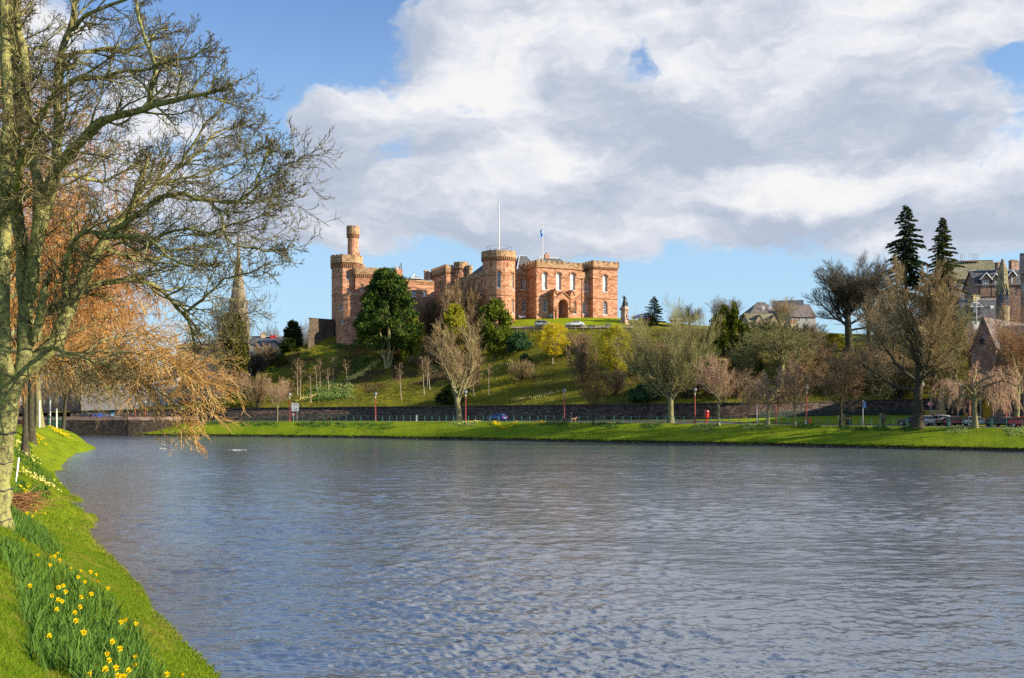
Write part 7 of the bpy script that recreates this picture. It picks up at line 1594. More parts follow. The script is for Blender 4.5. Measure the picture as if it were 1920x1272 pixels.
# ------------------------------------------------------------------ people, dogs, statues
def skin_body(name, pts, edges, rad, mat, parent, levels=2):
    me = bpy.data.meshes.new(name); me.from_pydata(pts, edges, []); me.materials.append(mat); o = bpy.data.objects.new(name, me); COL.objects.link(o); o.parent = parent
    m = o.modifiers.new('skin', 'SKIN'); m.use_smooth_shade = True
    for i, v in enumerate(me.skin_vertices[0].data): r = rad[i]; v.radius = r if hasattr(r, '__len__') else (r, r); v.use_root = (i == 0)
    s_ = o.modifiers.new('sub', 'SUBSURF'); s_.levels = levels; s_.render_levels = levels; return o
def M_bands(name, bands):
    m, t, out = newmat(name); z = N(t, 'ShaderNodeSeparateXYZ', ins={0: N(t, 'ShaderNodeTexCoord').outputs['Object']}).outputs[2]
    r = RAMP(t, MA(t, 'DIVIDE', z, 2.0), bands); r.node.color_ramp.interpolation = 'CONSTANT'; princ(t, out, r, .8, 0, .2); return m
def person(loc, rz, label, mat, stride=.2, arms=((.25, .05, .95), (-.25, .05, .95)), h=1.74, hair=None):
    o = empty('person', loc, label, 'person', None, rz if rz else 1e-6); ORG[o.name] = Vector((0, 0, 0)); k = h/1.74
    pts = [(0, 0, .95), (0, .0, 1.2), (0, 0, 1.42), (0, 0, 1.52), (0, -.02, 1.64), (.10, 0, .92), (.11, -stride*.45, .50), (.11, -stride*.8, .09), (.11, -stride*.8-.14, .05), (-.10, 0, .92), (-.11, stride*.25, .50), (-.11, stride, .10), (-.11, stride-.14, .05),
           (.20, 0, 1.42), (.27, .03, 1.14), (arms[0][0], -arms[0][1], arms[0][2]), (-.20, 0, 1.42), (-.27, .03, 1.14), (arms[1][0], -arms[1][1], arms[1][2]), (0, -.01, 1.72)]
    ed = [(0, 1), (1, 2), (2, 3), (3, 4), (4, 19), (0, 5), (5, 6), (6, 7), (7, 8), (0, 9), (9, 10), (10, 11), (11, 12), (2, 13), (13, 14), (14, 15), (2, 16), (16, 17), (17, 18)]
    rad = [(.16, .12), (.15, .11), (.15, .10), .06, (.085, .10), .095, .065, .05, .045, .095, .065, .05, .045, .065, .05, .04, .065, .05, .04, .07]
    b_ = skin_body('body', [(x*k, y*k, z*k) for x, y, z in pts], ed, rad, mat, o)
    q = MB(); q.lathe((0, .015*k, 1.66*k), [(.095*k, 0), (.112*k, .05), (.09*k, .12), (.03*k, .15)], 10); q.build('hair', hair or m_black, o, smooth=True, local=True); return o
mp_dark = M_bands('dark_clothes', [(0, (.02, .02, .02)), (.05, (.02, .022, .03)), (.46, (.025, .025, .03)), (.74, (.35, .22, .16)), (.86, (.03, .02, .015))]); mp_grey = M_bands('grey_clothes', [(0, (.02, .02, .02)), (.05, (.03, .03, .04)), (.46, (.05, .05, .055)), (.74, (.38, .24, .18)), (.86, (.05, .035, .02))])
D = rowat(R_D, 1070)+1.1; person(onfar(1071, D), 1.2, 'person in dark clothes walking dogs along the railing', mp_dark, .3)
person(onfar(956.5, 246.5)+Vector((0, 0, .25)), -.4, 'person in dark clothes standing at the foot of the round castle tower', mp_dark, .15); person(onfar(1100, 245.2)+Vector((0, 0, .25)), .4, 'person in dark clothes leaning by the castle window right of the porch', mp_grey, .1, arms=((.12, .28, 1.3), (-.14, .26, 1.28)))
q = P(90, 790, 153); person((q.x, 153, 3.2), .8, 'person in dark clothes behind the green railing on the near bank', mp_dark, .1)
def dog(loc, rz, label, mat, s_=1.0):
    o = empty('dog', loc, label, 'dog', None, rz); ORG[o.name] = Vector((0, 0, 0)); o.scale = (s_,)*3
    pts = [(0, 0, .48), (.28, 0, .50), (-.26, 0, .50), (.42, 0, .66), (.50, 0, .74), (.64, 0, .70), (-.42, 0, .60), (-.58, 0, .70), (.28, .09, .32), (.27, .09, .16), (.29, .09, .03), (.26, -.09, .32), (.32, -.09, .16), (.36, -.09, .03), (-.28, .09, .36), (-.37, .09, .19), (-.33, .09, .03), (-.26, -.09, .36), (-.34, -.09, .19), (-.25, -.09, .03)]
    ed = [(0, 1), (0, 2), (1, 3), (3, 4), (4, 5), (2, 6), (6, 7), (1, 8), (8, 9), (9, 10), (1, 11), (11, 12), (12, 13), (2, 14), (14, 15), (15, 16), (2, 17), (17, 18), (18, 19)]
    skin_body('body', pts, ed, [(.13, .14), (.14, .16), .115, .085, .085, .045, .035, .02, .06, .035, .03, .06, .035, .03, .07, .038, .03, .07, .038, .03], mat, o)
    for y in (-.06, .06): q = MB(); q.poly([(.44, y, .80), (.50, y*1.5, .80), (.45, y*1.9, .67)]); q.poly([(.44, y, .80), (.45, y*1.9, .67), (.40, y*1.2, .78)]); q.build('ear', mat, o, local=True)
    return o
dog(onfar(1075.5, D-.3), .15, 'light tan dog trotting beside the dark clothed person', M_mottle('tan_fur', (.30, .18, .09), (.48, .32, .19), 8, .9, obj=True), 1.15); dog(onfar(1060.5, D-.2), .3, 'black dog ahead of the dark clothed person at the red lamp post', M_plain('black_fur', (.015, .014, .013), .8), 1.0)
# bronze statue of a standing woman with a dog on a pedestal
m_bronze = M_mottle('bronze', (.018, .02, .02), (.06, .055, .05), 2.0, .45, .01, .5, .3); m_pink = M_stone('pink_granite', (.30, .19, .14), (.42, .29, .22), (.50, .37, .29), 1.6, .8, (.25, .17, .13), (.2, .14, .1), .3)
Ds = 240.0; sx_ = P(1171, 600, Ds).x; zb_ = zat(611, Ds); sg = empty('statue', (sx_, Ds, zb_-1), 'dark bronze statue of a standing woman on a tall pink stone pedestal beside the castle', 'statue')
b = MB()
for w, z0, z1 in ((30, 620, 611.5), (22, 611.48, 607), (18, 606.98, 603)): b.box((sx_, Ds, (zat(z0, Ds)+zat(z1, Ds))/2), (w*Ds/F*.8, w*Ds/F*.8, zat(z1, Ds)-zat(z0, Ds)), TH+.35)
b.lathe((sx_, Ds, zat(603, Ds)+.002), [(1.22, 0), (1.0, .5), (.92, .6), (.86, 2.3), (.88, 2.5), (1.02, 2.7), (1.22, 2.85), (1.24, 3.1), (.9, 3.4), (.78, 3.6)], 4, TH+.35+math.pi/4); ped = b.build('pedestal', m_pink, sg)
b = MB(); q = Wall((sx_-.4, Ds-.82), (sx_+.4, Ds-.72)); rz_ = TH+.35; c = Vector((sx_+math.sin(rz_)*.645, Ds-math.cos(rz_)*.645, zat(593, Ds))); b.box(c, (.5, .05, .7), rz_); b.build('plaque', m_bronze, ped)
zf = zat(603, Ds)+3.6; b = MB(); nl = 16; prof = [(.72, 0), (.62, .25), (.50, .8), (.40, 1.3), (.30, 1.62), (.33, 1.85), (.34, 2.1), (.22, 2.28), (.10, 2.36)]
for r, z in prof:
    for i in range(nl): a = 2*math.pi*i/nl; rr = r*(1+.10*math.sin(a*5+z*1.1)*(1 if z < 1.5 else .2)); b.v.append((sx_+rr*math.cos(a)*1.0, Ds+rr*math.sin(a)*.8, zf+z))
for k in range(len(prof)-1):
    for i in range(nl): j = (i+1) % nl; b.f.append((k*nl+i, k*nl+j, (k+1)*nl+j, (k+1)*nl+i))
b.build('gown', m_bronze, sg, smooth=True); gz = zf-sg.location.z
skin_body('figure', [(0, 0, gz+1.9), (0, 0, gz+2.25), (0, -.02, gz+2.45), (.02, -.06, gz+2.62), (-.32, 0, gz+2.12), (-.50, -.1, gz+2.3), (-.22, -.22, gz+2.66), (.33, 0, gz+2.1), (.42, -.05, gz+1.75), (.36, -.2, gz+1.45)], [(0, 1), (1, 2), (2, 3), (1, 4), (4, 5), (5, 6), (1, 7), (7, 8), (8, 9)], [.28, .16, .10, .16, .12, .09, .07, .12, .10, .08], m_bronze, sg)
dg = skin_body('dog', [(.55, -.1, gz+.45), (.62, -.15, gz+.75), (.60, -.25, gz+1.0), (.56, -.42, gz+.98), (.60, -.2, gz+.05), (.68, .1, gz+.25), (.66, -.05, gz+.03)], [(0, 1), (1, 2), (2, 3), (0, 4), (0, 5), (5, 6)], [.2, .16, .12, .07, .08, .15, .08], m_bronze, sg)
# classical stone group on a curved pedestal (right)
m_buff = M_mottle('buff_stone', (.36, .26, .12), (.52, .40, .21), 1.0, .9, .01)
Dp = rowat(R_D, 1757)+10.5; pz = onfar(1757, Dp); so_ = empty('statue', pz, 'buff stone statue of a robed figure on a broad rounded pedestal behind the parked cars', 'statue'); b = MB(); z1 = zat(771, Dp)
x0, x1 = P(1743.5, 780, Dp).x, P(1774.5, 780, Dp).x; b.box(((x0+x1)/2-.45, Dp+.6, (pz.z+z1)/2-.2), (x1-x0-.6, 1.8, z1-pz.z+.4)); b.lathe((x1-.5, Dp+.3, pz.z-.3), [(.55, 0), (.55, z1-pz.z+.3-.25), (.68, z1-pz.z+.3-.18), (.68, z1-pz.z+.3)], 16); b.box(((x0+x1)/2-.5, Dp+.6, z1+.05), (x1-x0-.3, 2.0, .2)); b.build('pedestal', m_buff, so_)
b = MB(); fx2, fy2 = x1-.55, Dp+.3; z1 += .02; prof = [(.44, 0), (.40, .3), (.30, 1.0), (.24, 1.5), (.20, 1.72), (.25, 2.0), (.24, 2.2), (.09, 2.35)]; n0 = 0
for r, z in prof:
    for i in range(14): a = 2*math.pi*i/14; rr = r*(1+.14*math.sin(a*4+.5)*(1 if z < 1.3 else .2)); b.v.append((fx2+rr*math.cos(a), fy2+rr*math.sin(a), z1+z))
for k in range(len(prof)-1):
    for i in range(14): j = (i+1) % 14; b.f.append((k*14+i, k*14+j, (k+1)*14+j, (k+1)*14+i))
b.build('robe', m_buff, so_, smooth=True); hz_ = z1-pz.z; hx3, hy3 = fx2-pz.x, fy2-pz.y
skin_body('figure', [(hx3, hy3, hz_+2.1), (hx3, hy3, hz_+2.4), (hx3+.02, hy3-.03, hz_+2.58), (hx3-.3, hy3, hz_+2.1), (hx3-.5, hy3-.2, hz_+2.35), (hx3+.3, hy3, hz_+2.1), (hx3+.36, hy3-.2, hz_+1.75)], [(0, 1), (1, 2), (0, 3), (3, 4), (0, 5), (5, 6)], [.2, .1, .12, .1, .07, .1, .07], m_buff, so_)

# ------------------------------------------------------------------ spiky garden plants
m_phorm = M_leaf('strap_leaves', (.16, .16, .06), (.55, .48, .26), .25, (.32, .30, .13)); m_phorm_y = M_leaf('gold_leaves', (.55, .42, .02), (.75, .62, .06), .3); m_phorm_d = M_leaf('dark_strap_leaves', (.07, .05, .03), (.25, .20, .10), .2)
def spiky(px, D, hp, wp, n, mat, label, seed):
    q = onfar(px, D); o = empty('spiky_plant', q, label, 'plant', None); g_ = random.Random(seed); V = []; h = hp*D/F; w = wp*D/F
    for i in range(n):
        a = g_.random()*6.28; f = g_.random()**.6; dx, dy = math.cos(a)*w*f, math.sin(a)*w*f; ln = g_.uniform(.75, 1.05); z1 = h*ln*(1-.45*f*f); wd = .06*g_.uniform(.8, 1.3); sx, sy = -math.sin(a)*wd, math.cos(a)*wd
        m_ = (dx*.4, dy*.4, z1*.7); V += [(-sx*.6, -sy*.6, 0), (sx*.6, sy*.6, 0), (m_[0]+sx, m_[1]+sy, m_[2]), (m_[0]-sx, m_[1]-sy, m_[2]), (m_[0]-sx, m_[1]-sy, m_[2]), (m_[0]+sx, m_[1]+sy, m_[2]), (dx+sx*.1, dy+sy*.1, z1), (dx-sx*.1, dy-sy*.1, z1)]
    mesh_obj('leaves', np.array(V), [np.arange(len(V)).reshape(-1, 4)], mat, o); return o
spiky(1655, rowat(R_D, 1655)+5.5, 24, 17, 120, m_phorm, 'pale spiky plant on the sunlit lawn, right of the grey sign post', 3); spiky(1579, rowat(R_D, 1579)+5.5, 22, 14, 110, m_phorm, 'spiky plant partly hidden by the dark trunked tree', 4)
spiky(1738, rowat(R_D, 1738)+8.5, 26, 13, 140, m_phorm_y, 'golden leaved plant between the huge dark trunk and the stone statue', 5); spiky(1815, rowat(R_D, 1815)+8, 27, 15, 130, m_phorm_d, 'dark spiky plant left of the weeping tree trunk, near the church', 6)

# ------------------------------------------------------------------ flower beds, drifts and rough growth on the far side
m_leafbed = M_leaf('bed_leaves', (.03, .09, .03), (.16, .26, .05), .3, (.07, .16, .045)); m_leafbed_p = M_leaf('pale_bed_leaves', (.10, .20, .05), (.42, .50, .16), .3, (.22, .32, .09))
def bed(px0, px1, py0, py1, n, mat, label, seed, h=.34, w=.10, name='daffodil_leaves', slope=None):
    g_ = random.Random(seed); V = []
    base = [hit(g_.uniform(px0, px1), g_.uniform(py0, py1)) if slope is None else hit(*(lambda f, e: (px0+(px1-px0)*f+g_.gauss(0, 1.5), py0+(py1-py0)*f+g_.gauss(0, slope)))(g_.random(), 0)) for _ in range(max(20, n//14))]
    for i in range(n):
        p = base[g_.randrange(len(base))]; x, y = p.x+g_.gauss(0, .25), p.y+g_.gauss(0, .3); z = far_z(pxof(x, y), y)-.03; a = g_.random()*6.28; hh = h*g_.uniform(.6, 1.15); lx, ly = g_.gauss(0, .35)*hh, g_.gauss(0, .35)*hh; cx_, cy2 = math.cos(a)*w*.5, math.sin(a)*w*.5
        V += [(x-cx_, y-cy2, z), (x+cx_, y+cy2, z), (x+lx+cx_*.4, y+ly+cy2*.4, z+hh), (x+lx-cx_*.4, y+ly-cy2*.4, z+hh)]
    o = mesh_obj(name, np.array(V), [np.arange(len(V)).reshape(-1, 4)], mat); o['kind'] = 'stuff'; o['label'] = label; return o
bi = 0
for a in ((455, 520, 793, 800, 700, m_leafbed, 'dark leafy clump on the bank top left of the white direction sign'), (560, 640, 793, 801, 900, m_leafbed, 'leafy clump on the bank top right of the white direction sign'), (640, 742, 794, 803, 700, m_leafbed, 'leafy clump on the bank top below the open railing'), (840, 892, 792, 800, 600, m_leafbed_p, 'pale leafy clump at the foot of the tall bare tree'),
          (1010, 1062, 793, 800, 500, m_leafbed, 'dark leafy clump on the bank top left of the person with dogs'), (1120, 1160, 794, 803, 400, m_leafbed, 'dark leafy clump on the bank top right of the small orange brown tree'), (1204, 1240, 796, 805, 500, m_leafbed, 'dark leafy clump left of the fan shaped tree'), (1298, 1342, 796, 812, 700, m_leafbed_p, 'pale green leafy clump below the red litter bin'), (1392, 1446, 797, 810, 800, m_leafbed_p, 'pale green leafy clump below the weeping tree'),
          (1495, 1540, 797, 804, 450, m_leafbed, 'dark leafy clump below the red lamp post by the bollards'), (1580, 1626, 800, 808, 500, m_leafbed, 'dark leafy clump below the grey sign post'), (1640, 1668, 801, 808, 300, m_leafbed, 'small dark leafy clump below the pale spiky plant'), (1690, 1722, 803, 810, 450, m_leafbed, 'dark leafy clump below the huge dark trunk'), (1780, 1812, 802, 815, 500, m_leafbed_p, 'pale green leafy clump below the maroon car'), (1892, 1922, 805, 820, 500, m_leafbed_p, 'pale green leafy clump at the right edge of the bank')):
    bi += 1; bed(*a[:5], a[5], a[6], 200+bi)
def fdrift(label, pts, n, spread, size, mat, h=.3): return drift(label, pts, n, spread, size, mat, h, False)
fdrift('yellow daffodils in a V on the bank below the blue car', [(926, 793), (938, 802), (946, 806), (960, 800), (967, 794)], 230, .22, .10, m_petal); fdrift('short row of yellow daffodils on the bank right of the blue car', [(996, 801), (1010, 796), (1019, 793)], 90, .2, .09, m_petal); fdrift('scattered pale daffodils on the bank by the tall bare tree', [(860, 797), (880, 794), (900, 793)], 80, .4, .09, m_petal_and_sun)
fdrift('pale yellow daffodils in a line up the castle slope left of the pine', [(655, 713), (672, 705), (690, 694), (708, 679)], 620, .55, .19, m_petal_and_sun); fdrift('yellow daffodils at the lower end of the slope drift', [(560, 752), (580, 746), (610, 738), (640, 734)], 160, .6, .13, m_petal_and_sun); fdrift('sunlight on the grass, drawn as a line of pale yellow flecks above the blue car', [(960, 752), (1000, 747), (1030, 741), (1062, 735)], 260, .35, .12, m_petal_and_sun); fdrift('yellow daffodils on the slope right of the glossy tree', [(905, 705), (930, 694), (960, 680)], 120, .6, .12, m_petal_and_sun)  # the line above the blue car paints sunlit grass, not flowers
fdrift('yellow daffodils on the upper left edge of the slope', [(500, 697), (512, 690), (520, 685)], 110, .4, .14, m_petal)
bed(596, 662, 716, 748, 2600, m_leafbed_p, 'green daffodil leaves in a broad drift on the castle slope', 301, .5, .2); bed(575, 650, 730, 752, 1600, m_leafbed, 'dark daffodil leaves low on the castle slope', 302, .5, .2); bed(628, 665, 632, 655, 900, m_leafbed, 'dark ground cover below the round drum of the castle', 303, .6, .25, 'ground_cover'); bed(655, 700, 672, 700, 900, m_leafbed, 'dark green ground cover left of the pine trunk', 305, .5, .22, 'ground_cover')
bed(470, 530, 684, 700, 900, m_leafbed, 'leafy strip on the upper left edge of the slope', 304, .4, .2, 'ground_cover'); bed(430, 470, 712, 750, 1200, m_leafbed, 'dark laurel ground cover at the left foot of the hill', 306, .8, .25, 'ground_cover')
m_rough = M_leaf('rough_grass', (.10, .085, .02), (.30, .29, .04), .25, (.18, .18, .022)); m_litter = M_leaf('dead_bracken', (.07, .042, .022), (.27, .18, .10), .15, (.15, .092, .05))
def rough(label, name, n, mat, seed, px0, px1, f0, f1, h, w, dens=None):
    g_ = np.random.default_rng(seed); px = px0+(px1-px0)*g_.random(n); f = f0+(f1-f0)*g_.random(n); L0, L1 = np.interp(px, S, L_D)+.4, np.interp(px, S, H3_D)+1.5; D = L0+(L1-L0)*f; X = (px-CX)/F*D
    k = vnoise(X/4.0, D/4.0, seed) > (dens if dens is not None else -1); px, D, X = px[k], D[k], X[k]; n = len(px); Z = np.array([far_z(a, b_) for a, b_ in zip(px, D)])+.02
    a = g_.random(n)*6.28; hh = h*(.5+.8*g_.random(n)); cx_, cy2 = np.cos(a)*w/2, np.sin(a)*w/2; lx, ly = g_.normal(size=n)*hh*.5, g_.normal(size=n)*hh*.5-.1*hh
    V = np.stack([np.stack([X-cx_, D-cy2, Z-.15], 1), np.stack([X+cx_, D+cy2, Z-.15], 1), np.stack([X+lx, D+ly, Z+hh], 1)], 1).reshape(-1, 3); o = mesh_obj(name, V, [np.arange(3*n).reshape(-1, 3)], mat); o['kind'] = 'stuff'; o['label'] = label
rough('rough tussocky grass over the castle slope', 'rough_grass', 60000, m_rough, 61, 425, 1900, 0, 1, .35, .16); rough('brown dead bracken in patches on the castle slope', 'dead_bracken', 26000, m_litter, 62, 735, 900, .25, .9, .45, .2, -.12); rough('brown leaf litter in patches among the birches', 'dead_bracken', 24000, m_litter, 63, 500, 735, .12, .9, .32, .18, .02); rough('brown undergrowth on the shaded right part of the slope', 'dead_bracken', 26000, m_litter, 64, 1180, 1830, .15, .9, .5, .2, -.05)
# river edge growth
def edge_growth():
    g_ = np.random.default_rng(71); n = 9000; px = 236+(1960-236)*g_.random(n); D = np.interp(px, S, W_D)+.1+.3*g_.random(n); X = (px-CX)/F*D; Z = .15+.35*g_.random(n); a = g_.random(n)*6.28; h = .25*g_.random(n)
    V = np.stack([np.stack([X-np.cos(a)*.09, D-np.sin(a)*.09, Z], 1), np.stack([X+np.cos(a)*.09, D+np.sin(a)*.09, Z], 1), np.stack([X+g_.normal(size=n)*.12, D-.15-.25*g_.random(n), Z+g_.normal(size=n)*.15], 1)], 1).reshape(-1, 3); o = mesh_obj('bank_edge_grass', V, [np.arange(3*n).reshape(-1, 3)], M_leaf('edge_grass', (.035, .035, .012), (.16, .16, .03), .2)); o['kind'] = 'stuff'; o['label'] = 'ragged dark grass hanging over the water edge of the far bank'
edge_growth()
# white broken water on the shoals
def foam(px, py, w, label, seed):
    D = 5.2*F/(py-HY); c = P(px, py, D); g_ = random.Random(seed); V = []
    for i in range(90):
        x, y = c.x+g_.gauss(0, .35)*w*D/F, c.y+g_.gauss(0, .25); a = g_.random()*6.28; s_ = .10*g_.uniform(.4, 1.2); V += [(x+s_*2*math.cos(a), y+s_*math.sin(a), .03+g_.random()*.10), (x-s_*math.sin(a)*2, y+s_*math.cos(a), .04+g_.random()*.10), (x-s_*2*math.cos(a), y-s_*math.sin(a), .03), (x+s_*2*math.sin(a), y-s_*math.cos(a), .03)]
    o = mesh_obj('foam', np.array(V), [np.arange(len(V)).reshape(-1, 4)], m_white); o['kind'] = 'stuff'; o['label'] = label
foam(445, 845, 22, 'white broken water on the shoal in mid river', 1); foam(320, 834.5, 18, 'white broken water under the hanging golden twigs', 2); foam(305, 842, 8, 'small fleck of white water left of mid river', 3)

# ------------------------------------------------------------------ houses, churches and the quay
m_buffw = M_stone('buff_rubble', (.24, .18, .11), (.36, .28, .18), (.46, .38, .26), .6, .3, (.25, .2, .14), (.18, .14, .09), .4); m_pinkw = M_stone('dull_red_stone', (.20, .125, .095), (.30, .20, .155), (.38, .27, .21), .6, .3, (.14, .09, .07), (.1, .06, .05), .5); m_cream = M_plain('cream_render', (.62, .57, .46), .9); m_greyw = M_plain('grey_render', (.38, .37, .35), .9); m_darkwin = M_glass('dark_window', (.02, .025, .035)); m_yellow = M_mottle('yellow_door', (.42, .26, .02), (.52, .34, .03), 1.5, .6)
m_yst = M_stone('yellow_lichen_stone', (.16, .14, .10), (.29, .25, .16), (.46, .38, .19), .7, .35, (.2, .17, .08), (.16, .15, .05), .4)
def house(name, px0, px1, D, ye, yr, zb, label, wallm, roofm, depth=8.0, yaw=0.0, wins=(), gable='ends', cat='house', overhang=.35, dormers=(), inset=2.5):
    """ridge parallel to the front; px0..px1 eaves; ye eaves row, yr ridge row"""
    a = P(px0, ye, D); Lx = (px1-px0)*D/F/max(.3, math.cos(yaw)); b_ = (a.x+Lx*math.cos(yaw), D+Lx*math.sin(yaw)); o = empty(name, (a.x, D, zb), label, cat); w = Wall((a.x, D), b_)
    ze, zr = zat(ye, D), zat(yr, D+depth/2); vx, vy = -w.nx*depth, -w.ny*depth
    for (px, yt, ys, wp, arch) in wins: w.win(px, yt, ys, wp, arch=arch, rows=4, depth=.2)
    wb = MB(); w.emit(wb, zb, ze); A = w.at(0); B = w.at(w.L); A2, B2 = (A[0]+vx, A[1]+vy), (B[0]+vx, B[1]+vy)
    top = [] if gable == 'hip' else None
    for (p, q) in ((B, B2), (A2, A)):
        if gable == 'ends': m_ = ((p[0]+q[0])/2, (p[1]+q[1])/2); wb.poly([(p[0], p[1], zb), (q[0], q[1], zb), (q[0], q[1], ze), (*m_, zr-.12), (p[0], p[1], ze)])
        else: wb.poly([(p[0], p[1], zb), (q[0], q[1], zb), (q[0], q[1], ze), (p[0], p[1], ze)])
    wb.poly([(*B2, zb), (*A2, zb), (*A2, ze), (*B2, ze)]); wb.build('wall', wallm, o, recalc=False); w.windows(o)
    rb = MB(); g_ = lambda t, s_, z: (A[0]+w.ux*t+vx*s_, A[1]+w.uy*t+vy*s_, z); e = overhang; i0 = inset if gable == 'hip' else -e; sl = (zr-ze)*e/(depth/2); th = .16
    for dz in (0, th):
        pass
    F1 = [g_(-e, -e/depth, ze-sl), g_(w.L+e, -e/depth, ze-sl), g_(w.L-i0, .5, zr), g_(i0, .5, zr)]; F2 = [g_(w.L+e, 1+e/depth, ze-sl), g_(-e, 1+e/depth, ze-sl), g_(i0, .5, zr), g_(w.L-i0, .5, zr)]
    up = lambda q, k=th: [(x, y, z+k) for x, y, z in q]
    for q in (F1, F2): rb.hexa(list(q)+up(q)) if gable != 'hip' else rb.poly(up(q, .05))
    if gable == 'hip':
        rb.poly(up([F1[1], F2[0], F1[2]], .05)); rb.poly(up([F2[1], F1[0], F1[3]], .05))
    r_ = rb.build('roof', roofm, o); rd = MB(); rd.tube([(F1[3][0], F1[3][1], zr+th), (F1[2][0], F1[2][1], zr+th)], .13, 6); rd.build('ridge', m_lead if roofm is m_slate else m_slate, o)
    return o, w, ze, zr
# brown roofed house pair on the skyline
hA, wA, zeA, zrA = house('house', 1407, 1470, 290, 587.5, 568.5, 20, 'house with a brown hipped roof and two roof windows on the skyline', m_buffw, m_slate_br, 9, .12, gable='hip', inset=3.6)
for px in (1431, 1443.5):
    b = MB(); c = P(px, 578, 291.9); b.box((c.x, c.y, c.z), (.9, .12, 1.15)); ro = b.build('roof_window', m_white, hA); ro.rotation_euler = (0, 0, 0); b = MB(); b.box((c.x, c.y-.08, c.z), (.66, .03, .9)); b.build('pane', m_blind, ro)
hB, wB, zeB, zrB = house('house', 1452, 1503, 293, 590, 565.5, 20, 'dark slate roofed house with a pale gable at its right end', m_buffw, m_slate, 9.5, -.22)
hC, wC, zeC, zrC = house('house', 1484, 1532, 286, 593, 572, 20, 'long grey roofed house half hidden by the tall dark skyline tree', m_greyw, m_slate_br, 9, .18, wins=((1498, 597, 603, 3, False), (1512, 597, 603, 3, False)))
hD, wD, zeD, zrD = house('house', 1404, 1456, 281, 603, 588.5, 19, 'stone house with two small front gables below the brown hipped roof', m_buffw, m_slate_moss, 7, .1)
for px in (1423.5, 1452):
    b = MB(); t = wD.t(px); wdt = 1.5; za, z0 = zat(590.5, 281), zat(607, 281); b.poly([wD.at(t-wdt, .3, z0-3), wD.at(t+wdt, .3, z0-3), wD.at(t+wdt, .3, z0), wD.at(t, .3, za), wD.at(t-wdt, .3, z0)]); g_o = b.build('gable', m_buffw, hD, recalc=False); b = MB()
    for s_ in (-1, 1): b.poly([wD.at(t, .45, za+.12), wD.at(t+s_*(wdt+.2), .45, z0-.1), wD.at(t+s_*(wdt+.2), -1.6, z0-.1), wD.at(t, -2.6, za+.12)])
    b.build('gable_roof', m_slate_moss, g_o); b = MB(); b.poly([wD.at(t-.35, .33, z0-1.3), wD.at(t+.35, .33, z0-1.3), wD.at(t+.35, .33, z0+.3), wD.at(t, .33, z0+.7), wD.at(t-.35, .33, z0+.3)]); b.build('window', m_darkwin, g_o, recalc=False)
stack(1436, 276, 625, 610.5, 14, 4, m_potred, hD, m_buffw, 5.5); stack(1466.5, 279, 625, 606, 11, 3, m_potred, hD, m_buffw, 5.0); stack(1488, 279, 625, 606.5, 18, 5, m_potred, hC, m_buffw, 6)
# big mossy roofed hall with scaffolding
hE, wE, zeE, zrE = house('hall', 1780, 1874, 262, 523.5, 491.5, 20, 'large hall with a broad mossy slate roof behind the spruces', m_greyw, m_slate_moss, 16, -.12, wins=((1795, 528, 540, 7, False), (1818, 527, 533, 5, False)), cat='hall')
sc_o = empty('scaffolding', P(1815, 490, 268), 'thin scaffolding standing on the ridge of the mossy hall roof', 'scaffolding'); b = MB()
for px in (1801, 1804.5, 1809, 1818, 1823, 1826, 1830, 1834): q = P(px, 494, 268); b.tube([q, (q.x, q.y, zat(474+abs(px-1818)*.1, 268))], .05, 5)
for y in (478, 483, 488): b.tube([P(1800, y, 268), P(1805, y, 268)], .04, 5); b.tube([P(1824, y, 268), P(1835, y, 268)], .04, 5)
b.build('pole', m_galv, sc_o); b = MB(); c = P(1818, 490.3, 268); b.box(c, (4.6, 1.0, .22)); b.build('plank', M_plain('plank_wood', (.34, .22, .12), .8), sc_o)
# gabled stone house with white barge boards
hF, wF, zeF, zrF = house('house', 1832, 1925, 244, 534, 509, 18, 'dull red stone house with two white trimmed dormer gables below the hall', m_pinkw, m_slate, 9, -.10, wins=((1840.5, 551, 563, 3.2, False), (1845.5, 551, 563, 3.2, False), (1905, 540, 556, 3, False)))
for px, wv, ya, yb in ((1848, 9, 513.5, 524), (1866, 6, 514.5, 524), (1897, 6, 509, 518)):
    t = wF.t(px); ww = wv*244/F; z0, za = zat(yb, 244), zat(ya, 244); b = MB(); b.poly([wF.at(t-ww, .12, z0-4.2), wF.at(t+ww, .12, z0-4.2), wF.at(t+ww, .12, z0), wF.at(t, .12, za), wF.at(t-ww, .12, z0)]); g_o = b.build('gable', m_pinkw, hF, recalc=False); b = MB()
    for s_ in (-1, 1): b.poly([wF.at(t, .4, za+.12), wF.at(t+s_*(ww+.3), .4, z0-.15), wF.at(t+s_*(ww+.3), -2.5, z0-.15), wF.at(t, -4.0, za+.12)])
    b.build('gable_roof', m_slate, g_o); b = MB()
    for s_ in (-1, 1): b.tube([wF.at(t, .45, za+.1), wF.at(t+s_*(ww+.3), .45, z0-.18)], .13, 5)
    b.build('barge_board', m_white, g_o); b = MB()
    for dx in ((-.55, 0, .55) if wv > 7 else (0,)): b.poly([wF.at(t+dx-.2, .16, z0-1.9), wF.at(t+dx+.2, .16, z0-1.9), wF.at(t+dx+.2, .16, z0-.2), wF.at(t+dx-.2, .16, z0-.2)])
    b.build('window', m_blind, g_o, recalc=False)
stack(1871.5, 247, 506, 494, 9, 2, m_pot, hF, m_pinkw, 2.5); stack(1901, 250, 506, 491, 20, 6, m_yst, hF, m_pinkw, 2.5)
hG, wG, zeG, zrG = house('house', 1914, 1990, 226, 512, 478, 18, 'dark stone house with a steep gable at the right edge of the skyline', m_pinkw, m_slate, 10, -.5, wins=((1919, 530, 545, 5, False),))
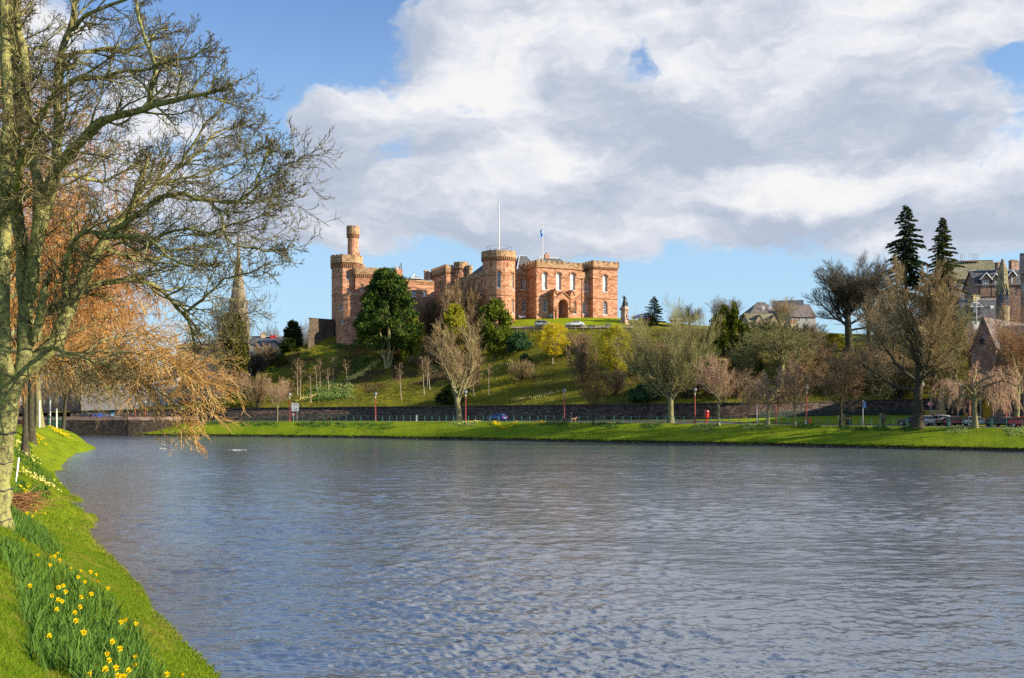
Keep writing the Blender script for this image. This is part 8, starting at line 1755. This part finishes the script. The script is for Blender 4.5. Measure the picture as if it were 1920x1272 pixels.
# low slate roofed cottage with a dormer
hH, wH, zeH, zrH = house('house', 1812, 1876, 212, 596, 564, 16, 'low house with a blue black slate roof and a white framed dormer', m_greyw, m_slate, 9, -.12)
t = wH.t(1831); z0, za = zat(589, 212), zat(571, 212); b = MB(); b.hexa([wH.at(t-1.0, .0, z0), wH.at(t+1.0, .0, z0), wH.at(t+1.0, -3.5, z0), wH.at(t-1.0, -3.5, z0), wH.at(t-1.0, .0, za-.5), wH.at(t+1.0, .0, za-.5), wH.at(t+1.0, -3.5, za-.5), wH.at(t-1.0, -3.5, za-.5)]); dm = b.build('dormer', m_slate, hH); b = MB(); b.poly([wH.at(t-1.25, .25, za-.6), wH.at(t+1.25, .25, za-.6), wH.at(t+1.0, -3.6, za+.35), wH.at(t-1.0, -3.6, za+.35)]); b.build('dormer_roof', m_slate, dm, recalc=False); b = MB()
for p, q in (((t-1.25, .25, za-.6), (t-.6, -.3, za+.45)), ((t-.6, -.3, za+.45), (t+.9, -1.2, za+.35)), ((t+1.25, .25, za-.6), (t+.9, -1.2, za+.35)), ((t-1.25, .25, za-.6), (t+1.25, .25, za-.6))): b.tube([wH.at(*p), wH.at(*q)], .09, 5)
b.build('trim', m_white, dm); b = MB(); b.poly([wH.at(t-.62, .02, z0+.3), wH.at(t+.1, .02, z0+.3), wH.at(t+.1, .02, za-.75), wH.at(t-.62, .02, za-.75)]); b.build('window', m_blind, dm, recalc=False)
b = MB(); c = P(1860, 577, 213.5); b.box(c, (.7, .2, .9)); b.build('roof_window', m_white, hH); stack(1828, 216, 566, 556, 17, 3, m_yst, hH, m_yst, 3)
rs = empty('street_lamp', P(1831, 640, 196), 'slim pale lamp mast with white sign boards in front of the blue black slate roof', 'street lamp'); b = MB(); q = P(1831, 640, 196); b.tube([(q.x, q.y, zat(655, 196)), (q.x, q.y, zat(556, 196))], .10, 6); b.build('mast', m_galv, rs)
for px, py, w, h in ((1825.5, 605.5, 5, 5), (1834, 605.5, 5, 5), (1831.5, 613, 11, 9)): b = MB(); c = P(px, py, 195.8); b.box(c, (w*196/F, .06, h*196/F)); b.build('sign_board', m_white, rs)
# pinnacled stone steeple
Dq = 188.0; st_o = empty('steeple', P(1880, 590, Dq), 'lichen yellow stone steeple with pointed gablets rising behind the red church', 'steeple'); q = P(1880, 590, Dq); b = MB(); R8 = lambda r, y: (r*.86*Dq/F, zat(y, Dq)-st_o.location.z)
b.lathe((q.x, Dq, st_o.location.z), [(R8(14, 600)[0], -6), R8(14, 575), R8(13, 574), R8(12, 545), R8(9.5, 505), R8(10, 504), R8(10, 503), R8(8, 502), R8(3.4, 489), R8(2.6, 486.5)], 8, math.pi/8+.2); tw_ = b.build('spire', m_yst, st_o)
for i in range(8):
    a = math.pi/8+.2+math.pi/8+i*math.pi/4; c = Vector((q.x+math.cos(a)*10.5*Dq/F*.93, Dq+math.sin(a)*10.5*Dq/F*.93, 0)); u_ = Vector((-math.sin(a), math.cos(a), 0)); n_ = Vector((math.cos(a), math.sin(a), 0))
    if n_.y > .3: continue
    b = MB(); z0, z1, za = zat(574, Dq), zat(548, Dq), zat(533, Dq); wv = .42; b.poly([c-u_*wv+n_*.06+Vector((0, 0, z0)), c+u_*wv+n_*.06+Vector((0, 0, z0)), c+u_*wv+n_*.05+Vector((0, 0, z1-.3)), c+n_*.0+Vector((0, 0, z1+.5)), c-u_*wv+n_*.05+Vector((0, 0, z1-.3))]); b.build('louvre', m_darkwin, tw_, recalc=False)
    b = MB(); b.tube([c-u_*.62+n_*.12+Vector((0, 0, z1-.6)), c+n_*-.05+Vector((0, 0, za))], .1, 5); b.tube([c+u_*.62+n_*.12+Vector((0, 0, z1-.6)), c+n_*-.05+Vector((0, 0, za))], .1, 5); b.build('gablet', m_yst, tw_)
# red church: gable facing the river road, with rose window and yellow door
Dc = 158.0; yawc = -.80; A = P(1821, 780, Dc); Lc = Wall((A.x, Dc), (A.x+math.cos(yawc), Dc+math.sin(yawc))).t(1868); ch_o = empty('church', (A.x, Dc, 2.5), 'dull red sandstone church with a pointed gable, small rose window and yellow arched door', 'church'); w = Wall((A.x, Dc), (A.x+Lc*math.cos(yawc), Dc+Lc*math.sin(yawc)))
zec, zac = zat(655, Dc), zat(596.5, Dc); b = MB(); tA = w.t(1837.5)
w.holes.append(dict(t=w.t(1850.5), z0=zat(787, Dc), z1=zat(744.5, Dc), w=1.5, arch='point', style='yellow', rows=1, depth=.35, kind='door', cols=1)); w.holes.append(dict(t=w.t(1835), z0=zat(776, Dc), z1=zat(757, Dc), w=.5, arch='point', style='dark', rows=1, depth=.25, kind='window', cols=1)); w.holes.append(dict(t=w.t(1841), z0=zat(647, Dc), z1=zat(636, Dc), w=.8, arch=True, style='dark', rows=1, depth=.3, kind='window', cols=1))
w.emit(b, 2.0, zec, top=[(w.L, zec), (w.L*.5, zac), (0, zec)]); dep = 26; vx, vy = -w.nx, -w.ny; Aq, Bq, Mq = w.at(0), w.at(w.L), w.at(w.L*.5)
for p in (Aq, Bq): q = (p[0]+vx*dep, p[1]+vy*dep); b.poly([(p[0], p[1], 2), (q[0], q[1], 2), (q[0], q[1], zec), (p[0], p[1], zec)])
b.build('wall', m_pinkw, ch_o, recalc=False); w.windows(ch_o); b = MB()
for p, s_ in ((Aq, -1), (Bq, 1)): e = Vector((w.ux, w.uy, 0))*s_*.25; b.poly([(Mq[0]-vx*.1, Mq[1]-vy*.1, zac+.06), (p[0]-vx*.1+e.x, p[1]-vy*.1+e.y, zec-.2), (p[0]+vx*dep+e.x, p[1]+vy*dep+e.y, zec-.2), (Mq[0]+vx*dep, Mq[1]+vy*dep, zac+.06)])
b.build('roof', m_slate_br, ch_o); b = MB()
for p in (Aq, Bq): b.tube([(Mq[0]-vx*.15, Mq[1]-vy*.15, zac+.05), (p[0]-vx*.15, p[1]-vy*.15, zec)], .16, 5)
b.build('coping', m_pinkw, ch_o)
b = MB(); hh = [h for h in w.holes if h['kind'] == 'door'][0]; ol = w.outline(hh, .18)
for i in range(1, len(ol)-0): p, q = ol[i], ol[(i+1) % len(ol)]; b.tube([w.at(p[0], .05, p[1]), w.at(q[0], .05, q[1])], .11, 5)
b.build('door_surround', m_buffw, ch_o)
# lower aisle wall to the right with a tall dark window
w2 = Wall(w.at(w.L, -.8)[:2], (w.at(w.L, -.8)[0]+16*math.cos(-.62), w.at(w.L, -.8)[1]+16*math.sin(-.62)))
for t in (2.7, 6.0, 9.3): w2.holes.append(dict(t=t, z0=4.6, z1=9.6, w=1.5, arch='point', style='glass', rows=4, depth=.35, kind='window', cols=3))
b = MB(); w2.emit(b, 2.0, 14.8); b.build('wall', m_pinkw, ch_o, recalc=False); w2.windows(ch_o, m_iron); b = MB(); b.poly([w2.at(-.2, .3, 14.7), w2.at(16.2, .3, 14.7), w2.at(16.2, -6, 19.0), w2.at(-.2, -6, 19.0)]); b.build('roof', m_slate_br, ch_o)

# ---- left side: church spire, houses, quay
Dz = 300.0; sp_o = empty('church_spire', P(447, 690, Dz), 'pale stone church tower with a slender spire behind the big bare tree', 'church'); q = P(447, 690, Dz); b = MB(); s_ = lambda px: px*Dz/F
m_spire = M_stone('pale_spire_stone', (.15, .12, .085), (.22, .18, .125), (.28, .23, .165), .7, .35, (.2, .17, .13), (.15, .13, .1), .5)
b.lathe((q.x, Dz, 0), [(s_(21), 5), (s_(21), zat(600, Dz)), (s_(19), zat(598, Dz)), (s_(17.5), zat(580, Dz)), (s_(17.5), zat(566, Dz)), (s_(19), zat(565, Dz)), (s_(19), zat(563, Dz)), (s_(15), zat(562, Dz))], 8, .3); tw_ = b.build('tower', m_spire, sp_o); b = MB(); b.lathe((q.x, Dz, 0), [(s_(14), zat(562, Dz)+.01), (s_(12.5), zat(548, Dz)), (s_(10), zat(532, Dz)), (s_(10.6), zat(531, Dz)), (s_(9.5), zat(529, Dz)), (s_(6.2), zat(505, Dz)), (s_(6.6), zat(504, Dz)), (s_(5.5), zat(502, Dz)), (.12, zat(440, Dz))], 8, .3); b.build('spire', m_spire, sp_o)
for i in range(8):
    a = .3+math.pi/8+i*math.pi/4; c = Vector((q.x+math.cos(a)*s_(17.5)*.925, Dz+math.sin(a)*s_(17.5)*.925, 0))
    if math.sin(a) > .3: continue
    u_ = Vector((-math.sin(a), math.cos(a), 0)); n_ = Vector((math.cos(a), math.sin(a), 0))*.05; b = MB(); b.poly([c+n_-u_*.5+Vector((0, 0, zat(579, Dz))), c+n_+u_*.5+Vector((0, 0, zat(579, Dz))), c+n_+u_*.5+Vector((0, 0, zat(571, Dz))), c+n_+Vector((0, 0, zat(567.5, Dz))), c+n_-u_*.5+Vector((0, 0, zat(571, Dz)))]); b.build('louvre', m_darkwin, tw_, recalc=False)
house('house', 468, 542, 292, 644, 632, 6, 'long low dark slate roofed house left of the bastion wall', m_greyw, m_slate, 9, .05, wins=((480, 647, 652, 3, False), (492, 647, 652, 3, False)))
for o_ in [x for x in COL.objects if x.name.startswith('house') and x.get('label', '').startswith('long low dark')]: stack(493, 296, 636, 627, 9, 3, m_potred, o_, m_buffw, 3); stack(512, 296, 636, 630, 10, 2, m_potred, o_, m_redp, 1.5)
house('house', 474, 502, 262, 648, 640, 6, 'pale cream house wall catching the sun below the long slate roof', m_cream, m_slate, 7, -.3, wins=((482, 653, 660, 3, False),))
house('apartment_building', 330, 412, 270, 650, 645, 4, 'beige flat fronted building with shadows of branches behind the hanging golden limb', M_plain('beige_render', (.42, .35, .26), .9), m_slate, 12, -.05, wins=((345, 668, 682, 8, False), (352, 700, 714, 8, False)), cat='building')
house('terrace', 20, 150, 268, 728, 706, 4, 'long stone terrace seen dimly behind the lime trees on the left', m_pinkw, m_slate, 10, .02, wins=tuple((40+14*i, 738, 752, 5, False) for i in range(8)), cat='terrace'); house('terrace', 152, 330, 262, 708, 690, 4, 'grey terrace with a slate roof behind the hanging golden limb', m_greyw, m_slate, 10, .03, wins=tuple((165+16*i, 720, 734, 5, False) for i in range(10)), cat='terrace')
# quay
sel = np.where((S >= -320) & (S <= 246))[0]; qw = empty('quay_wall', (P(180, 800, 212).x, 212, 0), 'dark stone quay wall above the water at the left bend of the river', 'wall'); b = MB(); pp_ = [((s2-CX)/F*(W_D[i]-.15), W_D[i]-.15) for i, s2 in ((i, S[i]) for i in sel)]
pp_ += [((p-CX)/F*d, d) for p, d in ((262, 211.3), (285, 211.9), (310, 212.7), (340, rowat(R_D, 340)+.2), (372, rowat(R_D, 372)+.25))]
for a, e in zip(pp_[:-1], pp_[1:]): b.obox(a, e, 0, math.dist(a, e), -.6, 0, -1.2, 3.35)
m_quay = M_stone('quay_stone', (.03, .025, .02), (.055, .045, .036), (.09, .07, .055), .6, .3, (.03, .025, .02), (.02, .02, .015), .7)
b.build('wall', m_quay, qw, recalc=False); b = MB()
for a, e in zip(pp_[:-1], pp_[1:]): b.obox(a, e, 0, math.dist(a, e), -.5, .08, 3.352, 4.1)
b.build('parapet', m_pinkw, qw, recalc=False)
for px, kind, mat, lab in ((168, 'hatch', m_black_p, 'black car on the quay, left of the blue car'), (190, 'sedan', m_blue, 'blue car parked on the quay at the left bend'), (206, 'hatch', m_grey_p, 'grey green car on the quay between the blue car and the white van'), (226, 'van', m_wht, 'white van parked on the quay at the left bend'), (160, 'hatch', m_wht, 'white and yellow car at the left end of the quay row')):
    z0 = far_z(px, rowat(R_D, px)+4); car(kind, mat, (P(px, 780, rowat(R_D, px)+4).x, rowat(R_D, px)+4+(2.5 if px == 160 else 0), z0), .25 if px != 190 else 1.3, lab, 'vehicles parked on the quay')
qs = empty('sign_post', onfar(211.5, rowat(R_D, 211)+1.5), 'blue and white sign on a post on the quay beside the white van', 'sign'); q = qs.location; b = MB(); b.tube([q, (q.x, q.y, zat(775, q.y))], .06, 6); b.build('pole', m_galv, qs); b = MB(); b.box((q.x, q.y-.1, zat(777, q.y)), (.75, .05, .75)); pn = b.build('panel', M_plain('sign_sky_blue', (.05, .25, .5), .4), qs); b = MB(); b.box((q.x, q.y-.13, zat(778.5, q.y)), (.6, .02, .2)); b.build('stripe', m_white, pn)
